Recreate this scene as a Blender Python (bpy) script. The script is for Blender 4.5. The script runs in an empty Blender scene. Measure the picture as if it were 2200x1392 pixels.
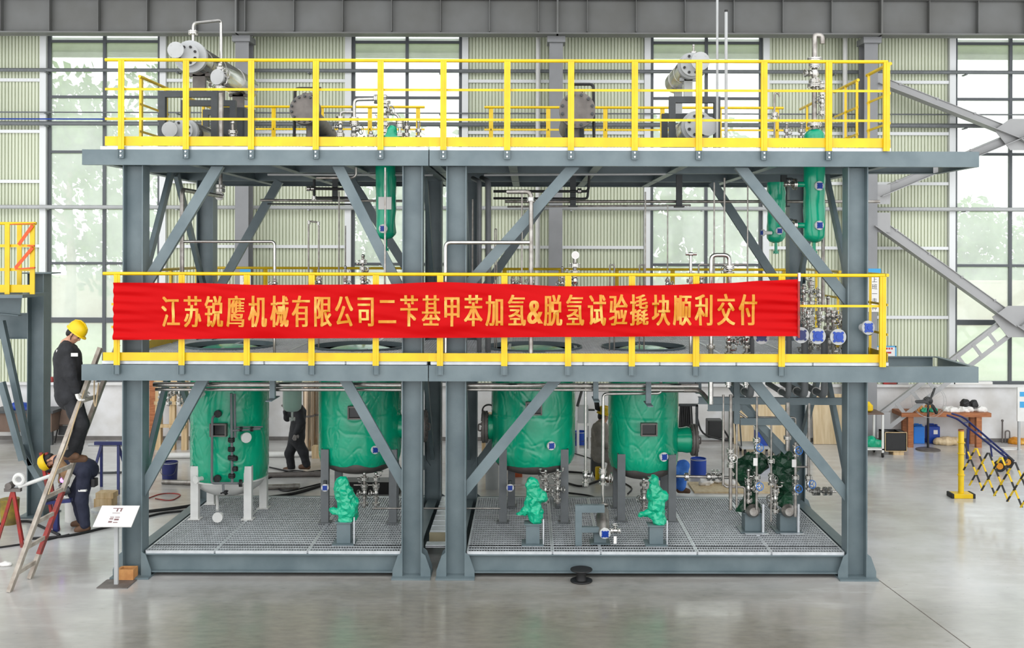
import bpy, bmesh, math, random
import numpy as np
from mathutils import Vector as V, Matrix as Mx, noise as NZ
RND = random.Random(7)
SC = bpy.context.scene
PI = math.pi
# ------------------------------------------------------------------ camera
VX, VY, DIST, FPX, CAMH, ROLL = 1133.0, 532.0, 14.0, 2240.0, 4.44, 0.0026
cam_d = bpy.data.cameras.new('camera'); cam = bpy.data.objects.new('camera', cam_d)
SC.collection.objects.link(cam)
cam_d.sensor_width = 36.0; cam_d.lens = 36.0 * FPX / 2200.0
cam_d.shift_x = -(VX - 1100.0) / 2200.0; cam_d.shift_y = -(696.0 - VY) / 2200.0
cam_d.clip_end = 400
cam.matrix_world = Mx.Translation((0, -DIST, CAMH)) @ Mx.Rotation(PI / 2, 4, 'X') @ Mx.Rotation(ROLL, 4, 'Z')
SC.camera = cam
# ------------------------------------------------------------------ world: overcast sky, brighter haze beyond the window wall
W = bpy.data.worlds.new('sky'); SC.world = W; W.use_nodes = True
nt = W.node_tree; bg = nt.nodes['Background']
tc = nt.nodes.new('ShaderNodeTexCoord'); sx = nt.nodes.new('ShaderNodeSeparateXYZ')
mr = nt.nodes.new('ShaderNodeValToRGB'); mr.color_ramp.elements[0].position = 0.0; mr.color_ramp.elements[0].color = (.80,.80,.80,1)
mr.color_ramp.elements[1].position = 1.0; mr.color_ramp.elements[1].color = (.95,.95,.95,1)
for ps, vv in ((.25,.66),(.5,.27),(.62,.32)): e_ = mr.color_ramp.elements.new(ps); e_.color = (vv,vv,vv,1)
mm = nt.nodes.new('ShaderNodeMath'); mm.operation = 'MULTIPLY_ADD'; mm.inputs[1].default_value = .5; mm.inputs[2].default_value = .5
ml = nt.nodes.new('ShaderNodeMath'); ml.operation = 'MULTIPLY'; ml.inputs[1].default_value = 3.0
nt.links.new(tc.outputs['Generated'], sx.inputs[0]); nt.links.new(sx.outputs['Y'], mm.inputs[0]); nt.links.new(mm.outputs[0], mr.inputs[0])
nt.links.new(mr.outputs[0], ml.inputs[0]); nt.links.new(ml.outputs[0], bg.inputs['Strength']); bg.inputs['Color'].default_value = (0.97, 0.985, 1.0, 1)
SC.view_settings.view_transform = 'Standard'; SC.view_settings.look = 'None'
SC.view_settings.exposure = 0.05; SC.view_settings.gamma = 1.0; SC.view_settings.use_curve_mapping = False
SC.cycles.max_bounces = 7; SC.cycles.diffuse_bounces = 3; SC.cycles.glossy_bounces = 3
SC.cycles.transparent_max_bounces = 12; SC.cycles.transmission_bounces = 4
SC.cycles.caustics_reflective = False; SC.cycles.caustics_refractive = False

def sc_(Y): return FPX / (DIST + Y)
def P(px, py, Y):
    qx = px + (py - VY) * ROLL; qy = py - (px - VX) * ROLL
    s = sc_(Y)
    return V(((qx - VX) / s, Y, CAMH - (qy - VY) / s))
def PX(px, Y): return (px - VX) / sc_(Y)
def PZ(py, Y, px=1133): return P(px, py, Y).z
# ------------------------------------------------------------------ mesh builder
def frame_of(d, up=(0, 0, 1)):
    d = V(d).normalized(); up = V(up)
    if abs(d.dot(up)) > 0.999: up = V((0, 1, 0)) if abs(d.y) < 0.9 else V((1, 0, 0))
    a = d.cross(up).normalized(); b = a.cross(d).normalized()
    return a, b, d
def fillet(pts, r, n=4):
    pts = [V(p) for p in pts]; out = [pts[0]]
    for i in range(1, len(pts) - 1):
        p, a, b = pts[i], pts[i-1], pts[i+1]
        da, db = (a - p), (b - p); la, lb = da.length, db.length
        rr = min(r, la * .49, lb * .49)
        if rr < 1e-5: out.append(p); continue
        da.normalize(); db.normalize(); s0, s1 = p + da * rr, p + db * rr
        for k in range(n + 1):
            t = k / n; out.append(s0 * (1-t)**2 + p * 2*t*(1-t) + s1 * t*t)
    out.append(pts[-1]); return out
class MB:
    def __init__(s): s.v = []; s.f = []
    def add(s, vs, fs):
        o = len(s.v); s.v += [tuple(v) for v in vs]; s.f += [tuple(i + o for i in f) for f in fs]; return s
    def box(s, x0, x1, y0, y1, z0, z1):
        return s.add([(x0,y0,z0),(x1,y0,z0),(x1,y1,z0),(x0,y1,z0),(x0,y0,z1),(x1,y0,z1),(x1,y1,z1),(x0,y1,z1)],
                     [(3,2,1,0),(4,5,6,7),(0,1,5,4),(1,2,6,5),(2,3,7,6),(3,0,4,7)])
    def cbox(s, c, sx, sy, sz): return s.box(c[0]-sx/2, c[0]+sx/2, c[1]-sy/2, c[1]+sy/2, c[2]-sz/2, c[2]+sz/2)
    def obox(s, c, a, b, d, la, lb, ld):
        c = V(c); a = V(a)*la/2; b = V(b)*lb/2; d = V(d)*ld/2
        return s.add([c-a-b-d, c+a-b-d, c+a+b-d, c-a+b-d, c-a-b+d, c+a-b+d, c+a+b+d, c-a+b+d],
                     [(3,2,1,0),(4,5,6,7),(0,1,5,4),(1,2,6,5),(2,3,7,6),(3,0,4,7)])
    def bar(s, p, q, w, h, up=(0,0,1), off=(0,0)):
        p, q = V(p), V(q); a, b, d = frame_of(q - p, up)
        return s.obox((p + q)/2 + a*off[0] + b*off[1], a, b, d, w, h, (q-p).length)
    def ibeam(s, p, q, b, h, tf=.015, tw=.012, up=(0,0,1)):   # h along up, flanges of width b
        s.bar(p, q, b, tf, up, (0, h/2 - tf/2)); s.bar(p, q, b, tf, up, (0, -h/2 + tf/2)); return s.bar(p, q, tw, h - 2*tf, up)
    def chan(s, p, q, b, h, t=.01, up=(0,0,1), side=1):       # channel, web at side*b/2
        s.bar(p, q, b, t, up, (0, h/2 - t/2)); s.bar(p, q, b, t, up, (0, -h/2 + t/2)); return s.bar(p, q, t, h - 2*t, up, (side*(b/2 - t/2), 0))
    def angle(s, p, q, b, h, t=.008, up=(0,0,1), sa=1, sb=1):
        s.bar(p, q, b, t, up, (0, sb*(h/2 - t/2))); return s.bar(p, q, t, h - t, up, (sa*(b/2 - t/2), -sb*t/2))
    def tube(s, pts, r, n=10, fil=0, cap=True, closed=False):
        pts = fillet(pts, fil) if fil else [V(p) for p in pts]
        m = len(pts); tan = []
        for i in range(m):
            t = (pts[(i+1) % m] - pts[i-1]) if closed else (pts[min(i+1, m-1)] - pts[max(i-1, 0)])
            tan.append(t.normalized())
        a, b, _ = frame_of(tan[0]); vs = []
        rr = r if isinstance(r, (list, tuple)) else [r] * m
        for i in range(m):
            a = (a - tan[i] * a.dot(tan[i])).normalized(); b = tan[i].cross(a)
            for k in range(n):
                t = 2*PI*k/n; vs.append(pts[i] + (a*math.cos(t) + b*math.sin(t)) * rr[min(i, len(rr)-1)])
        fs = []
        for i in range(m if closed else m - 1):
            j = (i + 1) % m
            for k in range(n):
                fs.append((i*n+k, i*n+(k+1) % n, j*n+(k+1) % n, j*n+k))
        if cap and not closed: fs += [tuple(range(n-1, -1, -1)), tuple((m-1)*n + k for k in range(n))]
        return s.add(vs, fs)
    def cyl(s, p, q, r, r1=None, n=16): return s.tube([p, q], [r, r if r1 is None else r1], n)
    def lathe(s, prof, o, axis=(0,0,1), n=24, up=None, closed=False):
        a, b, d = frame_of(axis, up or (0, 0, 1)); o = V(o); vs = []; fs = []
        for (r, t) in prof:
            for k in range(n):
                an = 2*PI*k/n; vs.append(o + d*t + (a*math.cos(an) + b*math.sin(an)) * max(r, 1e-4))
        for i in range(len(prof) - 1):
            for k in range(n): fs.append((i*n+k, i*n+(k+1) % n, (i+1)*n+(k+1) % n, (i+1)*n+k))
        fs += [tuple(range(n-1, -1, -1)), tuple((len(prof)-1)*n + k for k in range(n))]
        return s.add(vs, fs)
    def ball(s, c, rx, ry=None, rz=None, n=12):
        ry = ry or rx; rz = rz or rx; c = V(c); vs = [c + V((0,0,-rz))]; fs = []; m = max(4, n//2)
        for i in range(1, m):
            t = -PI/2 + PI*i/m
            for k in range(n): vs.append(c + V((rx*math.cos(t)*math.cos(2*PI*k/n), ry*math.cos(t)*math.sin(2*PI*k/n), rz*math.sin(t))))
        vs.append(c + V((0,0,rz))); L = len(vs) - 1
        for k in range(n): fs.append((0, 1+(k+1) % n, 1+k))
        for i in range(m-2):
            for k in range(n): fs.append((1+i*n+k, 1+i*n+(k+1) % n, 1+(i+1)*n+(k+1) % n, 1+(i+1)*n+k))
        for k in range(n): fs.append((L, 1+(m-2)*n+k, 1+(m-2)*n+(k+1) % n))
        return s.add(vs, fs)
    def torus(s, c, axis, Rr, r, n=24, m=8):
        a, b, d = frame_of(axis); c = V(c)
        return s.tube([c + (a*math.cos(2*PI*k/n) + b*math.sin(2*PI*k/n))*Rr for k in range(n)], r, m, closed=True)
    def prism(s, poly, off):
        off = V(off); poly = [V(p) for p in poly]; n = len(poly)
        fs = [tuple(range(n-1, -1, -1)), tuple(range(n, 2*n))] + [(k, (k+1) % n, n+(k+1) % n, n+k) for k in range(n)]
        return s.add(poly + [p + off for p in poly], fs)
    def bolts(s, c, axis, Rr, n, r=.012, h=.03, ph=0):
        a, b, d = frame_of(axis); c = V(c)
        for k in range(n):
            t = 2*PI*(k + ph)/n; o = c + (a*math.cos(t) + b*math.sin(t))*Rr
            s.tube([o - d*h/2, o + d*h/2], r, 6)
        return s
    def flange(s, c, axis, r, t=.025, nb=6, n=18):
        d = V(axis).normalized(); c = V(c); s.cyl(c - d*t/2, c + d*t/2, r, n=n)
        if nb: s.bolts(c, axis, r*.78, nb, r*.11 + .002, t + .025)
        return s
    def fpair(s, c, axis, r, t=.022, nb=6, n=16):
        d = V(axis).normalized(); c = V(c); s.cyl(c - d*(t + .003), c - d*.003, r, n=n); s.cyl(c + d*.003, c + d*(t + .003), r, n=n)
        s.cyl(c - d*.004, c + d*.004, r*.7, n=n)
        return s.bolts(c, axis, r*.78, nb, r*.1 + .002, 2*t + .03)
ORG = {}
def link(o): SC.collection.objects.link(o); return o
def tag(o, label=None, cat=None, group=None, kind=None):
    if label: o['label'] = label
    if cat: o['category'] = cat
    if group: o['group'] = group
    if kind: o['kind'] = kind
    return o
def thing(name, label, cat, loc=(0,0,0), group=None):
    o = link(bpy.data.objects.new(name, None)); o.location = loc; o.empty_display_size = .1
    ORG[o.name] = V(loc); return tag(o, label, cat, group)
def build(name, mb, mat, parent=None, smooth=40, label=None, org=None, bevel=0):
    o0 = ORG[parent.name] if parent else V(org or (0,0,0))
    me = bpy.data.meshes.new(name)
    me.from_pydata([(x-o0.x, y-o0.y, z-o0.z) for x, y, z in mb.v], [], mb.f)
    for m in (mat if isinstance(mat, (list, tuple)) else [mat]): me.materials.append(m)
    if smooth:
        me.shade_smooth(); me.set_sharp_from_angle(angle=math.radians(smooth))
    o = link(bpy.data.objects.new(name, me))
    if parent: o.parent = parent
    else: o.location = o0
    ORG[o.name] = o0
    if label: o['label'] = label
    if bevel:
        b = o.modifiers.new('bevel', 'BEVEL'); b.width = bevel; b.segments = 2; b.limit_method = 'ANGLE'; b.harden_normals = False
    return o
def solo(name, mb, mat, label, cat, group=None, smooth=40, org=None, bevel=0):
    if org is None:
        a = np.array(mb.v); org = (float(a[:,0].mean()), float(a[:,1].mean()), float(a[:,2].min()))
    return tag(build(name, mb, mat, None, smooth, org=org, bevel=bevel), label, cat, group)
def struct(name, mb, mat, parent=None, smooth=40, bevel=0):
    o = build(name, mb, mat, parent, smooth, bevel=bevel)
    if not parent: o['kind'] = 'structure'
    return o
# ------------------------------------------------------------------ materials
def lin(c): return tuple(((x/255)/12.92 if x/255 <= .04045 else ((x/255+.055)/1.055)**2.4) for x in c) + (1,)
def mat(name, rgb, rough=.5, metal=0., var=.0, vscale=3., bump=0., bscale=20., spec=.5, rgb2=None, coat=0., stretch=None, bdist=.02, rvar=0., detail=4, lo=.35, hi=.65):
    m = bpy.data.materials.new(name); m.use_nodes = True; t = m.node_tree; b = t.nodes['Principled BSDF']
    c = lin(rgb); b.inputs['Base Color'].default_value = c; b.inputs['Roughness'].default_value = rough
    b.inputs['Metallic'].default_value = metal; b.inputs['Specular IOR Level'].default_value = spec
    if coat: b.inputs['Coat Weight'].default_value = coat; b.inputs['Coat Roughness'].default_value = .12
    co = t.nodes.new('ShaderNodeTexCoord'); src = co.outputs['Object']
    if stretch:
        mp = t.nodes.new('ShaderNodeMapping'); mp.inputs['Scale'].default_value = stretch; t.links.new(src, mp.inputs[0]); src = mp.outputs[0]
    if var or rgb2 or rvar:
        n = t.nodes.new('ShaderNodeTexNoise'); n.inputs['Scale'].default_value = vscale; n.inputs['Detail'].default_value = detail
        t.links.new(src, n.inputs[0]); mx = t.nodes.new('ShaderNodeMix'); mx.data_type = 'RGBA'
        r = t.nodes.new('ShaderNodeMapRange'); r.inputs[1].default_value = lo; r.inputs[2].default_value = hi; t.links.new(n.outputs[0], r.inputs[0])
        t.links.new(r.outputs[0], mx.inputs[0])
        d = lin(rgb2) if rgb2 else tuple(x*(1-var) for x in c[:3]) + (1,)
        mx.inputs[6].default_value = c; mx.inputs[7].default_value = d; t.links.new(mx.outputs[2], b.inputs['Base Color'])
        if rvar:
            r2 = t.nodes.new('ShaderNodeMapRange'); r2.inputs[3].default_value = rough; r2.inputs[4].default_value = rough + rvar
            t.links.new(r.outputs[0], r2.inputs[0]); t.links.new(r2.outputs[0], b.inputs['Roughness'])
    if bump:
        n = t.nodes.new('ShaderNodeTexNoise'); n.inputs['Scale'].default_value = bscale; n.inputs['Detail'].default_value = 3; t.links.new(src, n.inputs[0])
        bp = t.nodes.new('ShaderNodeBump'); bp.inputs['Strength'].default_value = bump; bp.inputs['Distance'].default_value = bdist
        t.links.new(n.outputs[0], bp.inputs['Height']); t.links.new(bp.outputs[0], b.inputs['Normal'])
    return m
K = {}
K['steel'] = mat('grey_blue_paint', (108,122,126), .42, 0, rgb2=(92,107,112), vscale=2.5, bump=.05, bscale=60)
K['galv'] = mat('galvanised_steel', (214,218,221), .4, .35, var=.15, vscale=9)
K['yellow'] = mat('yellow_paint', (232,196,0), .38, 0, rgb2=(220,182,0), vscale=4)
K['inox'] = mat('stainless_steel', (196,194,189), .19, .95, var=.18, vscale=14, bump=.03, bscale=90)
K['inoxd'] = mat('dull_stainless_pipe', (176,172,166), .38, .85, rgb2=(138,132,126), vscale=10)
K['pipe'] = mat('grey_pipe_paint', (112,116,118), .5, 0, var=.15, vscale=6)
K['dark'] = mat('dark_grey_paint', (66,70,72), .5, 0, var=.2, vscale=8)
K['black'] = mat('black_plastic', (28,28,29), .5, 0, var=.3, vscale=8)
K['castg'] = mat('grey_cast_steel', (120,114,110), .55, .3, var=.25, vscale=9)
K['white'] = mat('white_paint', (226,226,222), .5, 0, var=.08, vscale=6)
K['wgrey'] = mat('light_grey_paint', (178,180,180), .5, 0, var=.1, vscale=3)
K['blue'] = mat('blue_plastic', (22,66,164), .4, 0, var=.15, vscale=5)
K['bluep'] = mat('blue_handwheel_paint', (50,120,205), .4)
K['navy'] = mat('navy_paint', (34,44,104), .45, 0, var=.2, vscale=6)
K['redp'] = mat('red_paint', (176,40,36), .5, 0, rgb2=(120,52,44), vscale=7)
K['orange'] = mat('orange_tape', (236,86,30), .5)
K['wood'] = mat('brown_wood', (178,114,70), .6, 0, rgb2=(146,86,50), vscale=5, stretch=(1,8,8))
K['pine'] = mat('pale_wood', (214,190,150), .65, 0, rgb2=(190,160,116), vscale=3, stretch=(6,6,.6))
K['rubber'] = mat('black_rubber', (22,22,23), .6)
K['paper'] = mat('white_paper', (232,230,226), .7)
K['ink'] = mat('printed_ink', (60,58,62), .7)
K['inkr'] = mat('red_ink', (190,52,58), .7)
K['inkb'] = mat('light_blue_print', (66,160,214), .6)
K['gold'] = mat('gold_lettering', (206,134,14), .42, .0, rgb2=(232,188,92), vscale=4.5, lo=.5, hi=.68)
# ================================================================== SETTING
def floor_mat():
    m = bpy.data.materials.new('polished_concrete'); m.use_nodes = True; t = m.node_tree; b = t.nodes['Principled BSDF']
    co = t.nodes.new('ShaderNodeTexCoord')
    def nz(sc, det, st=(1,1,1)):
        mp = t.nodes.new('ShaderNodeMapping'); mp.inputs['Scale'].default_value = st; t.links.new(co.outputs['Object'], mp.inputs[0])
        n = t.nodes.new('ShaderNodeTexNoise'); n.inputs['Scale'].default_value = sc; n.inputs['Detail'].default_value = det; n.inputs['Roughness'].default_value = .65
        t.links.new(mp.outputs[0], n.inputs[0]); return n.outputs[0]
    def rg(x, a, c, d, e):
        r = t.nodes.new('ShaderNodeMapRange'); t.links.new(x, r.inputs[0])
        for i, v in enumerate((a, c, d, e)): r.inputs[i+1].default_value = v
        return r.outputs[0]
    def mixc(f, a, c2):
        x = t.nodes.new('ShaderNodeMix'); x.data_type = 'RGBA'; t.links.new(f, x.inputs[0])
        for i, v in ((6, a), (7, c2)):
            if isinstance(v, tuple): x.inputs[i].default_value = v
            else: t.links.new(v, x.inputs[i])
        return x.outputs[2]
    n1 = nz(.38, 5); n2 = nz(2.2, 6, (.45, 1.6, 1)); n3 = nz(9, 5, (.5, 1.4, 1)); n4 = nz(.22, 2)
    c = mixc(rg(n1, .38, .64, 0, 1), lin((208,208,208)), lin((176,172,166)))
    c = mixc(rg(n4, .56, .74, 0, .55), c, lin((158,160,150)))
    c = mixc(rg(n2, .5, .74, 0, .5), c, lin((216,215,213)))
    c = mixc(rg(n3, .64, .74, 0, .5), c, lin((104,101,96)))
    # near floor's dimness before the modules, painted into its colour, broken up by noise
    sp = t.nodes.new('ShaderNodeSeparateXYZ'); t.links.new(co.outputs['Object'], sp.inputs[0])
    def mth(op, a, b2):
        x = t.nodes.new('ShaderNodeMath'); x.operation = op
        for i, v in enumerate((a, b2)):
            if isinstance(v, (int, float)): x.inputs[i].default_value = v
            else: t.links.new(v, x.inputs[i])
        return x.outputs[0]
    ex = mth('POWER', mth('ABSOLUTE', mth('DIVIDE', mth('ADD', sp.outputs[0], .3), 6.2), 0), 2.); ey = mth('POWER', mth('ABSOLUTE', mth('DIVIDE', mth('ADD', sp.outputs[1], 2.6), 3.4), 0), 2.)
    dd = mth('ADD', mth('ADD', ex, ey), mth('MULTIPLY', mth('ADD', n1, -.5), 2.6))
    dimc = mixc(rg(n3, .3, .7, 0, 1), lin((124,119,104)), lin((98,94,82)))
    c = mixc(rg(dd, .3, 1.3, .85, 0), c, dimc)
    t.links.new(c, b.inputs['Base Color'])
    t.links.new(rg(n2, .3, .7, .13, .27), b.inputs['Roughness'])
    b.inputs['Specular IOR Level'].default_value = .8
    bp = t.nodes.new('ShaderNodeBump'); bp.inputs['Strength'].default_value = .12; bp.inputs['Distance'].default_value = .006
    t.links.new(n2, bp.inputs['Height']); t.links.new(bp.outputs[0], b.inputs['Normal'])
    return m
WY = 10.0                                   # inner face of the window wall
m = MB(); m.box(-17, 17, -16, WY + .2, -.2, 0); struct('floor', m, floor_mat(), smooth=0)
# control joint in the concrete
m = MB(); a = P(1840, 1255, 0); m.bar((4.72, -.05, .0008), (5.05, -3.6, .0008), .012, .0016)
K['joint'] = mat('joint_filler', (112,104,96), .8, 0, var=.4, vscale=20); struct('trim_1', m, K['joint'], smooth=0)
K['clad'] = mat('pale_green_cladding', (214,219,196), .5, 0, rgb2=(202,208,184), vscale=1.2, stretch=(1,1,.3))
K['plaster'] = mat('white_plaster', (228,228,228), .7, 0, rgb2=(208,206,202), vscale=2.2)
K['girt'] = mat('white_girt_paint', (224,226,226), .5)
K['mull'] = mat('dark_mullion_paint', (84,88,92), .5)
K['colg'] = mat('building_steel_grey', (138,139,141), .5, 0, var=.12, vscale=2)
K['gird'] = mat('girder_grey', (122,123,122), .5, 0, rgb2=(110,110,107), vscale=1.1)
s10 = sc_(WY)
ZW0, ZW1, ZTOP = 1.30, 9.5, 10.6
wins = [(104, 346), (756, 992), (1396, 1636), (2048, 2290)]
WX = [(PX(a, WY), PX(b, WY)) for a, b in wins]
edges = [-15.0] + [e for w in WX for e in w] + [16.0]
m = MB()
def corr(m, x0, x1, z0, z1, y, pitch=.076, d=.034):
    n = max(1, round((x1-x0)/pitch)); p = (x1-x0)/n; xs = []
    for i in range(n):
        b0 = x0 + i*p; xs += [(b0, y), (b0+p*.14, y), (b0+p*.24, y-d), (b0+p*.92, y-d)]
    xs.append((x1, y)); k = len(xs)
    m.add([(x, yy, z0) for x, yy in xs] + [(x, yy, z1) for x, yy in xs], [(i, i+1, k+i+1, k+i) for i in range(k-1)])
for i in range(0, len(edges), 2): corr(m, edges[i], edges[i+1], ZW0, ZTOP, WY)
for (a, b) in WX: corr(m, a, b, ZW1, ZTOP, WY)
m.box(-15, 16, WY+.03, WY+.09, ZW1, ZTOP)
for i in range(0, len(edges), 2): m.box(edges[i], edges[i+1], WY+.03, WY+.09, ZW0, ZW1)
struct('wall_back', m, K['clad'], smooth=0)
m = MB(); m.box(-15, 16, WY-.06, WY+.2, 0, ZW0-.03)
struct('wall_dado', m, K['plaster'], smooth=0)
m = MB(); m.box(-15, 16, WY-.16, WY+.2, ZW0-.03, ZW0+.03); struct('trim_2', m, K['plaster'], smooth=0)
m = MB(); m.box(-15, 16, WY-.068, WY-.06, 0, .09); K['skirt'] = mat('grey_skirting', (120,116,112), .7, 0, var=.25, vscale=5); struct('baseboard_back', m, K['skirt'], smooth=0)
K['roof'] = mat('shade_strip_grey', (150,152,150), .6, 0, var=.1, vscale=1)
m = MB(); m.box(-17, 17, 4.5, WY+.3, 10.8, 10.9); struct('ceiling_shade_strip', m, K['roof'], smooth=0)  # unseen partial roof, added to shade the upper cladding
# dusty glass
def glass_mat():
    m = bpy.data.materials.new('dusty_window_glass'); m.use_nodes = True; t = m.node_tree; t.nodes.clear()
    out = t.nodes.new('ShaderNodeOutputMaterial'); tr = t.nodes.new('ShaderNodeBsdfTransparent'); tl = t.nodes.new('ShaderNodeBsdfTranslucent')
    gl = t.nodes.new('ShaderNodeBsdfGlossy'); gl.inputs['Roughness'].default_value = .05
    tl.inputs['Color'].default_value = (.93,.96,.96,1); tr.inputs['Color'].default_value = (.97,.99,.98,1)
    n = t.nodes.new('ShaderNodeTexNoise'); n.inputs['Scale'].default_value = .9; n.inputs['Detail'].default_value = 5
    co = t.nodes.new('ShaderNodeTexCoord'); t.links.new(co.outputs['Object'], n.inputs[0])
    r = t.nodes.new('ShaderNodeMapRange'); r.inputs[3].default_value = .30; r.inputs[4].default_value = .46; r.inputs[1].default_value = .35; r.inputs[2].default_value = .65
    t.links.new(n.outputs[0], r.inputs[0])
    mx = t.nodes.new('ShaderNodeMixShader'); t.links.new(r.outputs[0], mx.inputs[0]); t.links.new(tr.outputs[0], mx.inputs[1]); t.links.new(tl.outputs[0], mx.inputs[2])
    m2 = t.nodes.new('ShaderNodeMixShader'); m2.inputs[0].default_value = .04; t.links.new(mx.outputs[0], m2.inputs[1]); t.links.new(gl.outputs[0], m2.inputs[2])
    t.links.new(m2.outputs[0], out.inputs[0]); return m
K['glass'] = glass_mat()
hz = [PZ(y, WY) for y in (92, 211, 329, 449, 568, 690)]
for i, (a, b) in enumerate(WX):
    root = link(bpy.data.objects.new('window_%d' % (i+1), None)); root['kind'] = 'structure'; root.location = ((a+b)/2, WY, ZW0); ORG[root.name] = V(root.location)
    f = MB(); t = .035
    for x in (a+t, (a+b)/2, b-t): f.box(x-t, x+t, WY-.05, WY+.03, ZW0+.03, ZW1)
    for k, z in enumerate(hz):
        h = .06 if k == 5 else .03; f.box(a, b, WY-.045, WY+.025, z-h, z+h)
    f.box(a, b, WY-.045, WY+.025, ZW0+.03, ZW0+.1)
    build('window_frame', f, K['mull'], root, 0)
    j = MB()
    for x in (a-.075, b+.075): j.box(x-.07, x+.07, WY-.14, WY-.02, ZW0+.03, ZW1)
    build('jamb', j, K['girt'], root, 0)
    g = MB(); g.box(a+.02, b-.02, WY-.004, WY+.004, ZW0+.04, ZW1); build('pane', g, K['glass'], root, 0)
# girts on the cladding, one trim per bay
gz = [PZ(y, WY) for y in (176, 286, 393, 531, 679)]
tn = 3
for i in range(0, len(edges), 2):
    m = MB()
    for z in gz: m.box(edges[i]+.15, edges[i+1]-.15, WY-.11, WY-.02, z-.035, z+.035)
    struct('trim_%d' % tn, m, K['girt'], smooth=0); tn += 1
# building columns, crane runway girder
CY = 9.4
colx = [-13.35, -6.36, .63, 7.64, 14.6]
for i, x in enumerate(colx):
    m = MB(); m.ibeam((x, CY, 0), (x, CY, 9.13), .30, .40, .02, .014, up=(0,1,0))
    m.box(x-.28, x+.28, CY-.3, CY+.3, 0, .03); m.box(x-.2, x+.2, CY-.3, CY+.2, 9.0, 9.13)
    struct('column', m, K['colg'], smooth=0)
m = MB(); GY = 9.05; z0, z1 = 9.13, 9.92
m.box(-16, 16, GY-.2, GY+.2, z0, z0+.03); m.box(-16, 16, GY-.2, GY+.2, z1-.03, z1); m.box(-16, 16, GY-.008, GY+.008, z0, z1)
x = PX(6, GY) - 6*1.075
while x < 16:
    m.box(x-.007, x+.007, GY-.15, GY+.15, z0+.06, z1); x += 1.075
for px in (510, 1196, 1888): X_ = PX(px, GY); m.box(X_-.02, X_+.02, GY-.19, GY+.19, z0, z1)
struct('beam', m, K['gird'], smooth=0)
m = MB(); m.box(-16, 16, WY-.05, WY+.3, ZTOP-.1, ZTOP+.25); struct('trim_%d' % tn, m, K['gird'], smooth=0); tn += 1
# knee braces at column heads, X bracing of the end bay
K['brc'] = mat('brace_light_grey', (168,168,168), .5, 0, var=.1, vscale=2)
def lattice(m, p, q, w=.34, t=.09, slats=0):
    a, b, d = frame_of(V(q)-V(p), (0,1,0)); L = (V(q)-V(p)).length
    if slats:
        for sgn in (-1, 1): m.angle(V(p)+a*w/2*sgn, V(q)+a*w/2*sgn, t, t, .012, (0,1,0), sgn, -1)
        for k in range(slats):
            c = V(p) + d*L*(k+.5)/slats; m.obox(c + V((0,-.05,0)), a, b, d, w, .012, .08)
    else:                                        # wide face toward the hall, deep flange along its lower edge
        sg = 1 if a.z < 0 else -1
        m.bar(p, q, w, .014, (0,1,0)); m.bar(p, q, .014, .3, (0,1,0), (sg*w/2, -.1)); m.bar(p, q, .014, .2, (0,1,0), (-sg*w/2, .06))
        for k in range(int(L/.9)): c = V(p)+d*(.5+.9*k)-a*sg*w*.5; m.cbox(c+V((0,-.02,0)), .05, .03, .05)
BY = 9.35
m = MB()
c1, c2 = P(2185, 290, BY), P(2180, 690, BY)
lattice(m, P(1885,172,BY), c1, .2); lattice(m, P(1885,415,BY), c1, .17, .08)
lattice(m, P(1880,476,BY), c2, .24); lattice(m, P(1885,915,BY), c2, .34, .1, 9)
for c in (c1, c2):
    for sg in (-1, 1): lattice(m, c, c + V((3.2, 0, 2.1*sg)), .2)
    m.prism([c+V((-.55,-.11,.1)), c+V((-.2,-.11,-.35)), c+V((.5,-.11,-.35)), c+V((.5,-.11,.35)), c+V((-.2,-.11,.35))], (0,.02,0))
for py in (180, 418, 478, 905):
    c = P(1890, py, BY); m.box(c.x-.1, c.x+.2, c.y-.11, c.y-.09, c.z-.22, c.z+.22)
struct('trim_%d' % tn, m, K['brc'], smooth=0); tn += 1
# pipes that run along the wall
for (py, r, kk, lab) in ((152, .042, 'pipe', 'grey pipe running along the wall just under the upper girt'), (243, .016, 'pipe', 'thin grey conduit line running along the wall above the thick pipe'),
                     (267, .05, 'pipe', 'thick grey pipe along the wall at the height of the upper guardrail foot'), (447, .045, 'wgrey', 'light grey pipe along the wall halfway between the two decks')):
    z = PZ(py, 9.72); m = MB(); m.tube([(-15, 9.78, z), (16, 9.78, z)], r, 12)
    for x in range(-14, 16, 3): m.box(x-.02, x+.02, 9.74, 9.98, z-r-.02, z-r+.005)
    solo('wall_pipe', m, K[kk], lab, 'pipe')
m = MB(); z = PZ(258, 9.66); m.tube([(-15, 9.68, z), (-4.6, 9.68, z)], .016, 8); solo('wall_pipe', m, K['blue'], 'thin blue hose lying on top of the thick wall pipe at left', 'pipe')
for px, py1, lab in ((1155, 690, 'white rainwater downpipe beside the middle building column'), (1815, 640, 'white rainwater downpipe beside the right building column')):
    X_ = PX(px, 9.7); m = MB(); m.tube([(X_, 9.72, 9.5), (X_, 9.72, .05)], .055, 12)
    for z in (2, 4, 6, 8): m.cyl((X_, 9.72, z), (X_, 9.72, z+.06), .066, n=12)
    solo('downpipe', m, K['white'], lab, 'downpipe')
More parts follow.
